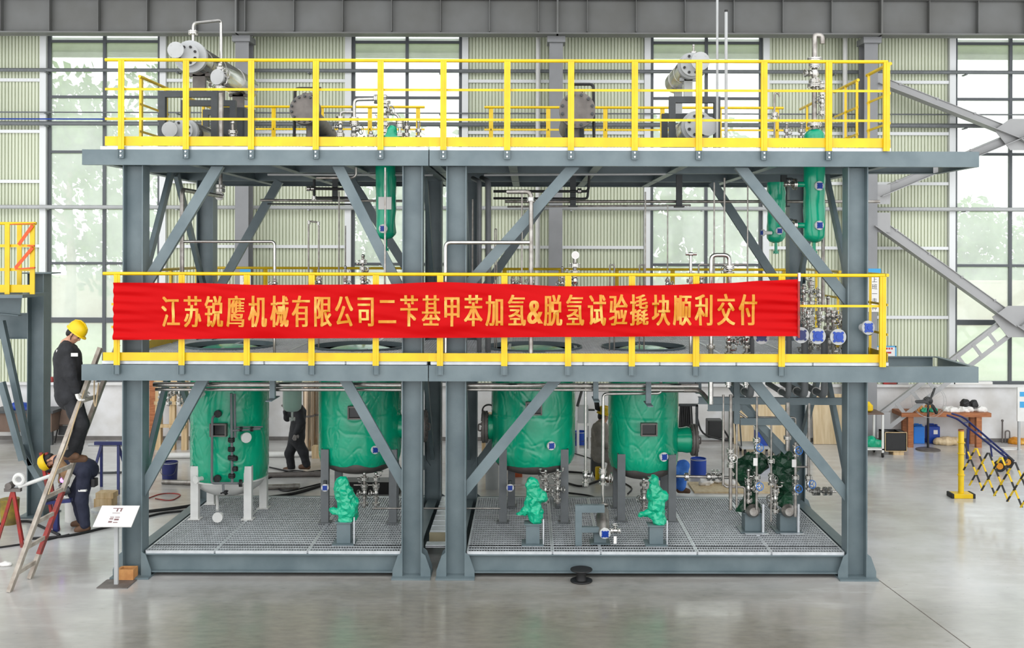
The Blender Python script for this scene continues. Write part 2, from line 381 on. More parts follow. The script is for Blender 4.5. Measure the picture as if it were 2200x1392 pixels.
# ------------------------------------------------------------------ outside
K['lawn'] = mat('dry_grass', (188,196,150), .9, 0, rgb2=(150,176,112), vscale=.35)
m = MB(); m.box(-90, 90, WY+.3, 150, -.3, -.02); struct('ground_outside', m, K['lawn'], smooth=0)
K['rend'] = mat('beige_render', (214,196,182), .9, 0, rgb2=(198,178,164), vscale=.6)
m = MB(); m.box(-70, 70, 46, 46.3, -.02, 2.5); m.box(-70, 70, 45.95, 46.35, 2.5, 2.62)
for x in range(-68, 70, 4): m.box(x-.2, x+.2, 45.85, 46, -.02, 2.6)
struct('wall_outside', m, K['rend'], smooth=0)
m = MB(); m.box(-15, 16, WY+.25, WY+1.5, 9.22, 9.3); m.box(-15, 16, WY+1.45, WY+1.5, 9.06, 9.3); struct('roof_canopy', m, K['wgrey'], smooth=0)
def leafmat():
    m = bpy.data.materials.new('leaf_green'); m.use_nodes = True; t = m.node_tree; t.nodes.clear()
    o = t.nodes.new('ShaderNodeOutputMaterial'); d = t.nodes.new('ShaderNodeBsdfDiffuse'); l = t.nodes.new('ShaderNodeBsdfTranslucent'); x = t.nodes.new('ShaderNodeMixShader')
    n = t.nodes.new('ShaderNodeTexNoise'); n.inputs['Scale'].default_value = .5; co = t.nodes.new('ShaderNodeTexCoord'); t.links.new(co.outputs['Object'], n.inputs[0])
    r = t.nodes.new('ShaderNodeValToRGB'); r.color_ramp.elements[0].color = lin((86,124,70)); r.color_ramp.elements[1].color = lin((150,182,112)); r.color_ramp.elements[0].position = .35; r.color_ramp.elements[1].position = .68
    t.links.new(n.outputs[0], r.inputs[0]); t.links.new(r.outputs[0], d.inputs[0]); t.links.new(r.outputs[0], l.inputs[0])
    x.inputs[0].default_value = .5; t.links.new(d.outputs[0], x.inputs[1]); t.links.new(l.outputs[0], x.inputs[2]); t.links.new(x.outputs[0], o.inputs[0]); return m
K['leaf'] = leafmat(); K['bark'] = mat('pale_bark', (176,164,150), .9, 0, rgb2=(140,126,112), vscale=3)
def tree(px, Y, h, w, label, base=.0, n=2600, cz=.56, seed=1):
    rn = random.Random(seed); X_ = PX(px, Y)
    t = thing('tree', label, 'tree', (X_, Y, base), 'trees outside the windows')
    m = MB(); tr = h*.055/3
    m.tube([(X_,Y,base-.05),(X_+.1,Y,h*.25),(X_-.05,Y,h*.5),(X_+.1,Y,h*.8)], [tr*1.4, tr, tr*.7, tr*.2], 8)
    for k in range(7):
        a = rn.random()*6.28; z = h*(.3+.4*rn.random()); L = w*(.25+.2*rn.random())
        m.tube([(X_,Y,z),(X_+math.cos(a)*L*.6,Y+math.sin(a)*L*.6,z+L*.35),(X_+math.cos(a)*L,Y+math.sin(a)*L,z+L*.8)], [tr*.4, tr*.25, tr*.1], 6)
    build('trunk', m, K['bark'], t)
    m = MB(); bl = [(rn.gauss(0,.24)*w, rn.gauss(0,.2)*w, h*cz+rn.uniform(-.42,.42)*h*.8, rn.uniform(.16,.3)*w) for _ in range(22)]
    for k in range(n):
        bx, by, bz, br = bl[rn.randrange(len(bl))]
        d = V((rn.gauss(0,1), rn.gauss(0,1), rn.gauss(0,1))).normalized()*br*rn.uniform(.6,1.05)
        c = V((X_+bx, Y+by, max(base+h*.16, bz))) + d
        a, b, _ = frame_of(V((rn.gauss(0,1), rn.gauss(0,1), rn.gauss(0,.7)+.6)), (rn.random(), rn.random(), rn.random()))
        s = rn.uniform(.18,.36)
        m.add([c-a*s, c-b*s*.6, c+a*s, c+b*s*.6], [(0,1,2,3)])
    build('foliage', m, K['leaf'], t, 0)
tree(150, 40, 13.5, 7.5, 'tall pale tree outside the leftmost window, trunk in its left half', seed=2)
tree(300, 50, 15, 9, 'broad tree outside the right half of the leftmost window', seed=3)
tree(20, 56, 13, 9, 'tree outside beyond the left jamb of the leftmost window', seed=12)
tree(930, 44, 12.5, 6.5, 'tree outside the right half of the second window', seed=4)
tree(800, 62, 9.5, 9, 'low far tree outside the left half of the second window', seed=5)
tree(1450, 44, 12, 7, 'tree outside the left half of the third window', seed=6)
tree(1610, 52, 13, 8, 'tree outside the right half of the third window', seed=7)
tree(2090, 60, 7.4, 9, 'bushy low tree outside the rightmost window beside its left jamb', seed=8, cz=.5)
tree(2230, 64, 6.8, 9, 'low tree outside at the right edge of the rightmost window', seed=9, cz=.5)
# ================================================================== STEEL MODULES
ZM1, ZM0 = 2.865, 2.655        # top / bottom of the middle deck's edge channel
ZU1, ZU0 = 5.735, 5.53         # same for the upper deck
FY = -.10                      # front face of the edge channels
YB = 4.72                      # back edge of the decks
YR = 3.12                      # rear columns (front face)
XL, XJ, XR, XE = -5.72, -1.315, 4.86, 6.02
def hcol(parent, cx, y0, z1=ZU0, ped=True):
    c = MB(); w, d = .272, .25
    c.box(cx-w/2, cx-w/2+.014, y0, y0+d, .025, z1); c.box(cx+w/2-.014, cx+w/2, y0, y0+d, .025, z1)
    c.box(cx-w/2+.014, cx+w/2-.014, y0+d/2-.005, y0+d/2+.005, .025, z1)
    col = build('column', c, K['steel'], parent, 0)
    b = MB(); b.box(cx-.26, cx+.26, y0-.1, y0+d+.1, 0, .025); build('base_plate', b, K['steel'], col, 0)
    for sg in (-1, 1):
        for yy in (y0, y0+d-.012):
            g = MB(); x = cx + sg*w/2
            g.prism([(x, yy, .025), (x+sg*.12, yy, .025), (x+sg*.12, yy, .10), (x+sg*.05, yy, .30), (x, yy, .34)], (0,.012,0)); build('gusset', g, K['steel'], col, 0)
    return col
def brace(parent, p, q, w=.14, d=.07, up=(0,1,0), mt='steel'):
    b = MB(); b.chan(p, q, w, d, .009, up, 1); a, bb, dd = frame_of(V(q)-V(p), up)
    b.bar(p, q, w, .009, up, (0, -d/2)); build('brace', b, K[mt], parent, 0)
def deck_frame(parent, x0, x1, xf0, xf1, z0, z1, xs):
    def beam(p, q, b=.075, side=1): m = MB(); m.chan(p, q, b, z1-z0, .011, (0,0,1), side); build('deck_beam', m, K['steel'], parent, 0)
    zc = (z0+z1)/2
    beam((xf0, FY+.0375, zc), (xf1, FY+.0375, zc), side=1)             # front edge: web to the front
    beam((x1, YB-.0375, zc), (x0, YB-.0375, zc), side=1)
    for y in (1.3, YR+.12): beam((x0+.02, y, zc), (x1-.02, y, zc))
    for x in xs:
        m = MB(); m.ibeam((x, FY+.08, zc-.005), (x, YB-.08, zc-.005), .12, z1-z0-.02, .012, .008); build('deck_beam', m, K['steel'], parent, 0)
mods = []
for (nm, lab, x0, x1, xf0, xf1, cxs, xs) in (
      ('left', 'grey steel frame of the left skid module, carrying the three left columns of tanks and both decks', XL, XJ-.006, P(175,800,FY).x, XJ-.006, (-5.30, -1.545), (XL+.07, -4.5, -3.4, -2.4, XJ-.08)),
      ('right', 'grey steel frame of the right skid module with open landings projecting at its right end', XJ+.006, XR, XJ+.006, XE, (-.955, 4.44), (XJ+.08, -.2, .95, 2.1, 3.3, XR-.07))):
    lab = 'longer grey steel module frame whose decks run out past the right column' if nm == 'right' else 'shorter grey steel module frame between the ladder and the paired middle columns'
    t = thing('skid_module', lab, 'steel frame', ((cxs[0]+cxs[1])/2, 1.6, 0), 'steel skid modules'); mods.append(t)
    for cx in cxs:
        hcol(t, cx, 0); hcol(t, cx, YR)
    a, b = cxs[0]+.14, cxs[1]-.14
    for y in (.11, YR+.12):
        m = MB(); m.ibeam((a, y, .185), (b, y, .185), .16, .25, .016, .01); build('base_beam', m, K['steel'], t, 0)
    for cx in cxs:
        m = MB(); m.ibeam((cx, .26, .185), (cx, YR-.01, .185), .16, .25, .016, .01); build('base_beam', m, K['steel'], t, 0)
    for k in range(1, 4):
        x = a + (b-a)*k/4; m = MB(); m.ibeam((x, .2, .17), (x, YR, .17), .1, .2, .01, .008); build('base_beam', m, K['steel'], t, 0)
    m = MB(); m.box(a, b, .19, YR, .028, .04); build('under_shade_sheet', m, K['black'], t, 0)  # black sheet added for the dark shade below the grating
    deck_frame(t, x0, x1, xf0, xf1, ZM0, ZM1, xs); deck_frame(t, x0, x1, xf0, xf1, ZU0, ZU1, xs)
    if nm == 'right':
        for z0, z1 in ((ZM0, ZM1), (ZU0, ZU1)):
            zc = (z0+z1)/2
            m = MB(); m.chan((XE-.0375, FY+.08, zc), (XE-.0375, 1.26, zc), .075, z1-z0, .011, (0,0,1), 1); build('landing_beam', m, K['steel'], t, 0)
            m = MB(); m.chan((XE-.08, 1.24, zc), (XR, 1.24, zc), .075, z1-z0, .011, (0,0,1), 1); build('landing_beam', m, K['steel'], t, 0)
        m = MB(); m.box(XR+.01, XE-.08, FY+.08, 1.2, ZU0+.14, ZU0+.15); build('landing_plate', m, K['dark'], t, 0)
L, Rm = mods
yb = .08
def cut_brace(parent, p, q, w=.14, d=.07, zt=None, xc=None):
    """flat brace cut level under the deck (zt) and plumb against the column (xc)"""
    p, q = V(p), V(q); u = (q-p).normalized(); n = V((-u.z, 0, u.x))*w/2; qs = []
    for s_ in (1, -1):
        e = p + n*s_; t_ = (zt-e.z)/u.z; b_ = (xc-e.x)/u.x; qs.append((e+u*t_, e+u*b_))
    m = MB(); y0 = p.y; pl = [qs[0][0], qs[0][1], qs[1][1], qs[1][0]]
    m.prism([V((k.x, y0, k.z)) for k in pl], (0, .01, 0))
    for (a_, b_), s_ in zip(qs, (1, -1)): o_ = n.normalized()*s_*.008; m.bar(V((a_.x, y0+d/2+.012, a_.z-.012))-o_, V((b_.x, y0+d/2+.012, b_.z))-o_-u*.012, .01, d, (0,1,0))
    build('brace', m, K['steel'], parent, 0)
e_ = .003; c1x, c2x, c3x, c4x = -5.164+e_, -1.681-e_, -.819+e_, 4.304-e_
cut_brace(L, P(434,818,yb), P(312,1042,yb), zt=ZM0-e_, xc=c1x); cut_brace(L, P(742,818,yb), P(868,1042,yb), zt=ZM0-e_, xc=c2x)
cut_brace(Rm, P(1192,818,yb), P(1000,1052,yb), zt=ZM0-e_, xc=c3x); cut_brace(Rm, P(1634,835,yb), P(1818,1062,yb), zt=ZM0-e_, xc=c4x)
cut_brace(L, P(456,375,yb), P(312,612,yb), zt=ZU0-e_, xc=c1x); cut_brace(L, P(735,375,yb), P(868,640,yb), zt=ZU0-e_, xc=c2x)
cut_brace(Rm, P(1216,375,yb), P(1000,618,yb), zt=ZU0-e_, xc=c3x); cut_brace(Rm, P(1605,375,yb), P(1818,640,yb), zt=ZU0-e_, xc=c4x)
yr = YR+.1
for z0, z1, fr in ((.5, ZM0, 1.9), (3.25, ZU0, 1.9)):
    brace(L, (-4.1, yr, z1), (-5.2, yr, z0+.3)); brace(L, (-2.9, yr, z1), (-1.65, yr, z0+.3))
    brace(Rm, (.5, yr, z1), (-.85, yr, z0+.3)); brace(Rm, (3.05, yr, z1), (4.34, yr, z0+.3))
    for T_, x in ((L, -5.3), (L, -1.545), (Rm, -.955), (Rm, 4.44)):
        brace(T_, (x, 1.5, z1), (x, .25, z0+.5), .12, .06, (1,0,0)); brace(T_, (x, 1.75, z1), (x, YR, z0+.5), .12, .06, (1,0,0))
# stiffener stubs hung below the middle deck
for px, py, T_ in ((586, 855, L), (1280, 856, Rm), (1393, 866, Rm)):
    a = P(px, 818, .3); b = P(px, py, .3); m = MB(); m.chan((a.x, .3, ZM0), b, .07, .07, .008, (0,1,0)); m.bar(b+V((-.04,0,-.01)), b+V((.04,0,-.01)), .5, .01); build('hanger', m, K['steel'], T_, 0)
# steel rack frame under the right end of the middle deck
rk = thing('pipe_rack', 'grey steel rack under the right end of the middle deck carrying drooping pipe elbows', 'pipe rack', (3.7, .9, .32))
for (p, q) in ((P(1500,860,.9), P(1812,862,.9)), (P(1520,875,.9), P(1590,875,.9)), (P(1590,905,.9), P(1690,905,.9))):
    m = MB(); m.chan(p, q, .07, .1, .008); build('cross_bar', m, K['steel'], rk, 0)
for px, y1 in ((1582, 910), (1500, 845)):
    a = P(px, 816, .9); b = P(px, y1, .9); m = MB(); m.chan((a.x, .9, ZM0), b, .08, .08, .008, (0,1,0)); build('post', m, K['steel'], rk, 0)
for p, q in ((P(1590,868,.95), P(1690,970,.95)),): m = MB(); m.chan(p, q, .1, .06, .008, (0,1,0)); build('diagonal_bar', m, K['steel'], rk, 0)
# ------------------------------------------------------------------ gratings
def spans(a, b, cuts):
    out = [(a, b)]
    for (c, d) in cuts:
        nx = []
        for (u, v) in out:
            if d <= u or c >= v: nx.append((u, v))
            else:
                if c > u: nx.append((u, c))
                if d < v: nx.append((d, v))
        out = nx
    return [s for s in out if s[1]-s[0] > .01]
def grating(m, x0, x1, y0, y1, z, px=.036, py=.10, holes=(), t=.007, h=.03, edge=.02):
    n = round((x1-x0)/px); k = round((y1-y0)/py)
    for i in range(n+1):
        x = x0 + (x1-x0)*i/n
        cuts = [(cy-math.sqrt(r*r-(x-cx)**2), cy+math.sqrt(r*r-(x-cx)**2)) for cx, cy, r in holes if abs(x-cx) < r]
        for a, b in spans(y0, y1, cuts): m.box(x-t/2, x+t/2, a, b, z-h, z)
    for i in range(k+1):
        y = y0 + (y1-y0)*i/k
        cuts = [(cx-math.sqrt(r*r-(y-cy)**2), cx+math.sqrt(r*r-(y-cy)**2)) for cx, cy, r in holes if abs(y-cy) < r]
        for a, b in spans(x0, x1, cuts): m.box(a, b, y-t/2, y+t/2, z-h*.6, z+.0005)
    e = edge
    if e:
        m.box(x0-e/2, x1+e/2, y0-e, y0, z-h-.008, z+.004); m.box(x0-e/2, x1+e/2, y1, y1+e, z-h-.008, z+.004)
        m.box(x0-e, x0, y0, y1, z-h-.008, z+.004); m.box(x1, x1+e, y0, y1, z-h-.008, z+.004)
TK = {'t1': (-4.585, 2.1, .585), 't2': (-2.56, 2.0, .625), 't3': (.10, 2.0, .64), 't4': (1.79, 2.05, .535)}
ZG = .345
def base_grate(label, xs, y0=.03):
    t = thing('floor_grating', label, 'grating', ((xs[0]+xs[-1])/2, 1.5, .31), 'galvanised floor gratings')
    for i in range(len(xs)-1):
        for (a, b) in ((.06, .30), (.32, YR-.06)):
            m = MB(); grating(m, xs[i]+.022, xs[i+1]-.022, a, b, ZG); build('grating_panel', m, K['galv'], t, 0)
    return t
base_grate('galvanised floor grating in the base of the left module, beneath the white-legged tank', [-5.14, -4.2, -2.95, -1.69])
base_grate('galvanised floor grating in the base of the right module, beneath the dark green pumps', [-.81, .35, 1.0, 2.3, 3.3, 4.29])
def mid_grate(label, x0, x1, hl):
    t = thing('deck_grating', label, 'grating', ((x0+x1)/2, 2.3, ZM1), 'galvanised middle deck gratings')
    n = 4 if x1-x0 < 5 else 6
    for i in range(n):
        a, b = x0+(x1-x0)*i/n, x0+(x1-x0)*(i+1)/n
        for (c, d) in ((FY+.03, 1.3), (1.3, 3.2), (3.2, YB-.03)):
            m = MB(); grating(m, a+.022, b-.022, c+.022, d-.022, ZM1+.045, .04, .08, hl); build('grating_panel', m, K['galv'], t, 0)
    e = MB()
    for cx, cy, r in hl: e.lathe([(r-.012, 0), (r+.004, 0), (r+.004, .075), (r-.012, .075), (r-.012, 0)], (cx, cy, ZM1+.001), n=40)
    build('opening_ring', e, K['steel'], t)
    return t
mid_grate('bare galvanised grating of the middle deck of the left module', XL+.03, XJ-.02, [(TK['t1'][0], 2.1, .68), (TK['t2'][0], 2.0, .72)])
mid_grate('bare galvanised grating of the middle deck of the right module', XJ+.02, XR-.02, [(TK['t3'][0], 2.0, .74), (TK['t4'][0], 2.05, .64)])
K['chk'] = mat('chequer_plate', (128,134,136), .5, .1, var=.2, vscale=6)
for lab, x0, x1 in (('chequer plate floor of the upper deck, left module', XL+.02, XJ-.01), ('chequer plate floor of the upper deck, right module', XJ+.01, XR-.01)):
    t = thing('deck_plate', lab, 'deck plate', ((x0+x1)/2, 2.3, ZU1))
    m = MB(); m.box(x0, x1, FY+.07, YB-.03, ZU1+.001, ZU1+.01); build('plate', m, K['chk'], t, 0)
    m = MB(); m.box(x0, x1, FY+.01, FY+.05, ZU1+.001, ZU1+.045); m.box(x0, x1, YB-.025, YB, ZU1+.001, ZU1+.045); build('edge_bar', m, K['galv'], t, 0)
# bridge plate and box between the two modules
t = thing('bridge_plate', 'white gridded cover plate bridging the gap between the two modules', 'cover plate', (-1.25, 1.7, .33))
m = MB(); m.box(-1.39, -1.11, .95, 3.1, ZG+.006, ZG+.014)
for k in range(8): m.box(-1.39, -1.11, 1.0+k*.29, 1.012+k*.29, ZG+.014, ZG+.02)
build('plate', m, K['galv'], t, 0)
m = MB(); m.box(-1.395, -1.105, .93, .95, ZG-.15, ZG+.012); build('front_plate', m, mat('beige_plate', (150,142,116), .6, 0, var=.2, vscale=5), t, 0)
m = MB(); m.box(-1.39, -1.11, .3, .52, ZG-.01, ZG+.0); m.box(-1.39, -1.11, .3, .305, ZG-.02, ZG+.012)
solo('splice_plate', m, K['galv'], 'small white grid strip at the front of the gap between the twin middle columns', 'cover plate', smooth=0)
# ------------------------------------------------------------------ guardrails
YG = FY - .028
def post(parent, x, y, z0, z1, foot=None, w=.082, along='x', sg=1, bolt=True):
    m = MB(); t = .007
    if along == 'x': m.box(x-w/2, x+w/2, y, y+t, z0, z1); m.box(x-sg*w/2+.001, x-sg*w/2+t, y+t+.0005, y+.05, z0, z1); m.box(x-.008, x+.008, y-.006, y-.0005, z0, z1)
    else: m.box(x, x+t, y-w/2, y+w/2, z0, z1); m.box(x-.03, x-.0005, y-w/2+.001, y-w/2+t, z0, z1)
    p = build('post', m, K['yellow'], parent, 0)
    if foot is not None:
        m = MB(); m.box(x-w/2, x+w/2, y-.002, y+.026, foot, z0-.001); m.box(x-w/2, x-w/2+.008, y-.02, y, foot, z0); m.box(x+w/2-.008, x+w/2, y-.02, y, foot, z0)
        f = build('foot_bracket', m, K['steel'], p, 0)
        for z in ((foot+.035, foot+.09) if bolt else ()): m = MB(); m.cyl((x, y-.014, z), (x, y, z), .013, n=8); build('bolt', m, K['galv'], p)
def rails(parent, p0, p1, z_deck, zs, toe=(.035,.155), r=.023, topz=None):
    a, b = V(p0), V(p1); d = (b-a).normalized(); nrm = V((d.y, -d.x, 0))
    m = MB(); m.tube([a+V((0,0,zs[0])), b+V((0,0,zs[0]))], r, 12); build('top_rail', m, K['yellow'], parent)
    for z in zs[1:]:
        m = MB(); m.bar(a+V((0,0,z)), b+V((0,0,z)), .012, .032); build('mid_rail', m, K['yellow'], parent, 0)
    if toe: m = MB(); m.bar(a+V((0,0,z_deck+(toe[0]+toe[1])/2)), b+V((0,0,z_deck+(toe[0]+toe[1])/2)), .008, toe[1]-toe[0]); build('toe_board', m, K['yellow'], parent, 0)
GR = 'yellow guardrails of the two decks'
# front rails, upper deck
zt, zm, zl = PZ(130, YG), PZ(193, YG), PZ(257, YG)
for lab, a, b, pxs in (('yellow guardrail along the front of the upper deck, left module', 223, 921, (260,399,539,678,817)),
                       ('yellow guardrail along the front of the upper deck, right module', 921, 1908, (952,1089,1226,1363,1501,1641,1780,1904))):
    g = thing('guardrail', lab, 'guardrail', (PX((a+b)/2, YG), YG, ZU1), GR)
    rails(g, (PX(a, YG), YG+.03, 0), (PX(b, YG), YG+.03, 0), ZU1, (zt, zm, zl), (.05,.175))
    for px in pxs: post(g, PX(px, YG), YG-.012, ZU1+.0 if px < 1900 else ZU1-.0, zt-.012, None if px > 1900 else ZU1-.12)
# front rails, middle deck
zt2 = PZ(590, YG); zm2 = PZ(656, YG)
for lab, a, b, pxs in (('yellow guardrail along the front of the middle deck, left module, behind the red banner', 220, 921, (252,391,531,670,808)),
                       ('yellow guardrail along the front of the middle deck, right module, behind the red banner', 921, 1903, (946,1084,1221,1358,1496,1680,1897))):
    g = thing('guardrail', lab, 'guardrail', (PX((a+b)/2, YG), YG, ZM1), GR)
    rails(g, (PX(a, YG), YG+.03, 0), (PX(b, YG), YG+.03, 0), ZM1, (zt2,), (.055,.165))
    for py in ((656, 705) if a < 500 else (656,)):
        z_ = PZ(py, YG); x0 = PX(238 if a < 500 else a, YG); m = MB(); m.bar((x0, YG+.03, z_), (PX(b, YG), YG+.03, z_), .012, .032); build('mid_rail', m, K['yellow'], g, 0)
    for px in pxs: post(g, PX(px, YG), YG-.012, ZM1, zt2-.012, None if px > 1890 else ZM1-.12, bolt=False)
# side and rear rails
def side_rail(lab, x, y0, y1, zd, H_, posts, sg=1):
    g = thing('guardrail', lab, 'guardrail', (x, (y0+y1)/2, zd), GR)
    zz = (zd+H_, zd+H_-.40, zd+H_-.8)
    rails(g, (x, y0, 0), (x, y1, 0), zd+.012, zz if H_ > 1 else zz[:2], (.04,.16))
    for y in posts: post(g, x, y, zd+.012, zd+H_-.012, None, .07, 'y')
HU = zt - ZU1; HM = zt2 - ZM1
side_rail('short yellow guardrail at the front right corner of the upper deck', 4.88, .03, 1.0, ZU1, HU, (.92,))
side_rail('yellow guardrail on the right side of the upper deck, mid depth', 4.88, 1.4, 2.6, ZU1, HU, (1.45, 2.0))
side_rail('yellow guardrail on the right side of the upper deck, rear', 4.88, 3.6, YB-.05, ZU1, HU, (3.65, 4.2))
side_rail('yellow guardrail on the left side of the upper deck beside the stacked coolers', -5.68, 1.25, 2.5, ZU1, HU, (1.35, 2.4))
side_rail('yellow guardrail on the left side of the upper deck, rear', -5.68, 3.4, YB-.05, ZU1, HU, (3.5, 4.3))
side_rail('short yellow guardrail at the front right corner of the middle deck', 4.85, .03, .82, ZM1, HM, (.74,))
side_rail('yellow guardrail on the right side of the middle deck, rear', 4.80, 2.0, YB-.05, ZM1, HM, (2.1, 3.3, 4.5))
side_rail('yellow guardrail on the left side of the middle deck', -5.66, 1.3, YB-.05, ZM1, HM, (1.4, 2.6, 3.9))
def back_rail(lab, x0, x1, zd, H_, n):
    g = thing('guardrail', lab, 'guardrail', ((x0+x1)/2, YB-.02, zd), GR)
    rails(g, (x0, YB-.02, 0), (x1, YB-.02, 0), zd+.012, (zd+H_, zd+H_-.40), (.04,.15))
    for k in range(n): post(g, x0+.12+(x1-x0-.24)*k/(n-1), YB-.02, zd+.046, zd+H_-.012, None, .075)
s5 = sc_(YB)
back_rail('yellow guardrail along the rear of the upper deck, left module', PX(470,YB), PX(912,YB), ZU1, PZ(231,YB)-ZU1, 5)
back_rail('yellow guardrail along the rear of the upper deck, right module', PX(1040,YB), PX(1682,YB), ZU1, PZ(231,YB)-ZU1, 6)
back_rail('yellow guardrail along the rear of the middle deck, left module', PX(450,YB), PX(905,YB), ZM1, PZ(577,YB)-ZM1, 5)
back_rail('yellow guardrail along the rear of the middle deck, right module', PX(1070,YB), PX(1700,YB), ZM1, PZ(578,YB)-ZM1, 6)
# ------------------------------------------------------------------ banner
YBN = -.21
def bn_wave(x, z):
    n = NZ.noise(V((x*.55, z*3.6 + x*.22, 3.1)))*.034 + NZ.noise(V((x*1.1, z*7 - x*.9, 7.7)))*.016
    e = max(0, 1 - abs(x - 3.65)/.9); e2 = max(0, 1 - abs(x + 5.55)/.8)
    n += NZ.noise(V((x*1.6, z*16 + x*2.4, 1.3)))*.007
    return n + (e+e2)*.014*math.sin(z*52 + x*1.3) + .012*math.exp(-((x+1.17)/.35)**2)*math.sin(z*20)
topk = [(243,607),(420,608),(560,612),(800,611),(945,606),(1080,610),(1220,615),(1400,613),(1560,608),(1640,603),(1718,600)]
botk = [(243,730),(560,727),(945,726),(1220,724),(1560,722),(1718,722)]
def itp(k, x):
    for i in range(len(k)-1):
        if x <= k[i+1][0]:
            t = (x-k[i][0])/(k[i+1][0]-k[i][0]); t = t*t*(3-2*t); return k[i][1]*(1-t)+k[i+1][1]*t
    return k[-1][1]
def bmat(name, rgb):
    m = bpy.data.materials.new(name); m.use_nodes = True; t = m.node_tree; b = t.nodes['Principled BSDF']
    b.inputs['Base Color'].default_value = lin(rgb); b.inputs['Roughness'].default_value = .5; b.inputs['Specular IOR Level'].default_value = .12
    tl = t.nodes.new('ShaderNodeBsdfTranslucent'); tl.inputs[0].default_value = lin(rgb); mx = t.nodes.new('ShaderNodeMixShader'); mx.inputs[0].default_value = .22
    o = t.nodes['Material Output']; t.links.new(b.outputs[0], mx.inputs[1]); t.links.new(tl.outputs[0], mx.inputs[2]); t.links.new(mx.outputs[0], o.inputs[0]); return m
K['redf'] = bmat('red_satin', (208,3,9))
bn = thing('banner', 'long red cloth banner with gold Chinese characters hung across the middle guardrail', 'banner', (P(980,728,YBN).x, YBN, P(980,728,YBN).z))
m = MB(); NX, NZ_ = 420, 34; vs = []; fs = []
for i in range(NX+1):
    px = 243 + (1716-243)*i/NX; a, b = P(px, itp(topk, px), YBN), P(px, itp(botk, px), YBN)
    for j in range(NZ_+1):
        p = a.lerp(b, j/NZ_); vs.append((p.x, p.y + bn_wave(p.x, p.z), p.z))
for i in range(NX):
    for j in range(NZ_): q = i*(NZ_+1)+j; fs.append((q, q+1, q+NZ_+2, q+NZ_+1))
m.add(vs, fs); build('cloth', m, K['redf'], bn, 180)
def glyphs(s, offset=0.0):
    cu = bpy.data.curves.new('glyph', 'FONT'); cu.body = s; cu.size = 1; cu.resolution_u = 3; cu.offset = offset; cu.align_x = 'CENTER'
    o = bpy.data.objects.new('glyph', cu); SC.collection.objects.link(o); dg = bpy.context.evaluated_depsgraph_get()
    me = o.evaluated_get(dg).to_mesh(); vs = [tuple(v.co) for v in me.vertices]; fs = [tuple(p.vertices) for p in me.polygons]
    o.evaluated_get(dg).to_mesh_clear(); bpy.data.objects.remove(o); bpy.data.curves.remove(cu); return vs, fs
def text_on(s, fn, offset=0., cut=0):
    """one mesh of the lettering; fn maps glyph (x, y) to a point"""
    vs, fs = glyphs(s, offset); bm = bmesh.new(); bv = [bm.verts.new(v) for v in vs]
    for f in fs:
        try: bm.faces.new([bv[i] for i in f])
        except ValueError: pass
    if cut:
        bmesh.ops.triangulate(bm, faces=bm.faces[:])
        bmesh.ops.subdivide_edges(bm, edges=[e for e in bm.edges if e.calc_length() > .12], cuts=cut, use_grid_fill=False); bmesh.ops.triangulate(bm, faces=bm.faces[:])
    bm.verts.ensure_lookup_table(); bm.verts.index_update(); r = ([fn(v.co.x, v.co.y) for v in bm.verts], [tuple(v.index for v in f.verts) for f in bm.faces]); bm.free(); return r
m = MB()
bt = '江苏锐鹰机械有限公司二苄基甲苯加氢&脱氢试验撬块顺利交付'
bx = [367,414,460,507,554,601,647,693,739,786,832,879,926,971,1017,1063,1110,1149,1188,1235,1282,1328,1373,1420,1466,1513,1560,1607]
for ch, cx in zip(bt, bx):
    cy = 671 - (cx-367)*.0035; w_, h_ = (40.0, 73.0) if ch != '&' else (52.0, 74.0); y0 = .36
    for dx_ in (-.036, 0, .036):
      def fn(x, y, cx=cx, cy=cy, w_=w_, h_=h_, dx_=dx_):
          p = P(cx + (x+dx_)*w_, cy - (y-y0)*h_, YBN); return (p.x, p.y + bn_wave(p.x, p.z) - .005 - abs(dx_)*.03, p.z)
      m.add(*text_on(ch, fn, 0, 2))
build('lettering', m, K['gold'], bn, 180)
m = MB(); a, b = P(1716, 588, YBN-.01), P(1716, 726, YBN-.01); m.cyl(a, b, .016, n=10); build('end_pole', m, K['redp'], bn, label='pale red end pole')
m = MB(); a, b = P(1717, 586, YBN-.01), P(1717, 604, YBN-.01); m.cyl(a, b, .02, n=10); build('pole_tip', m, K['white'], bn, label='white pole tip')
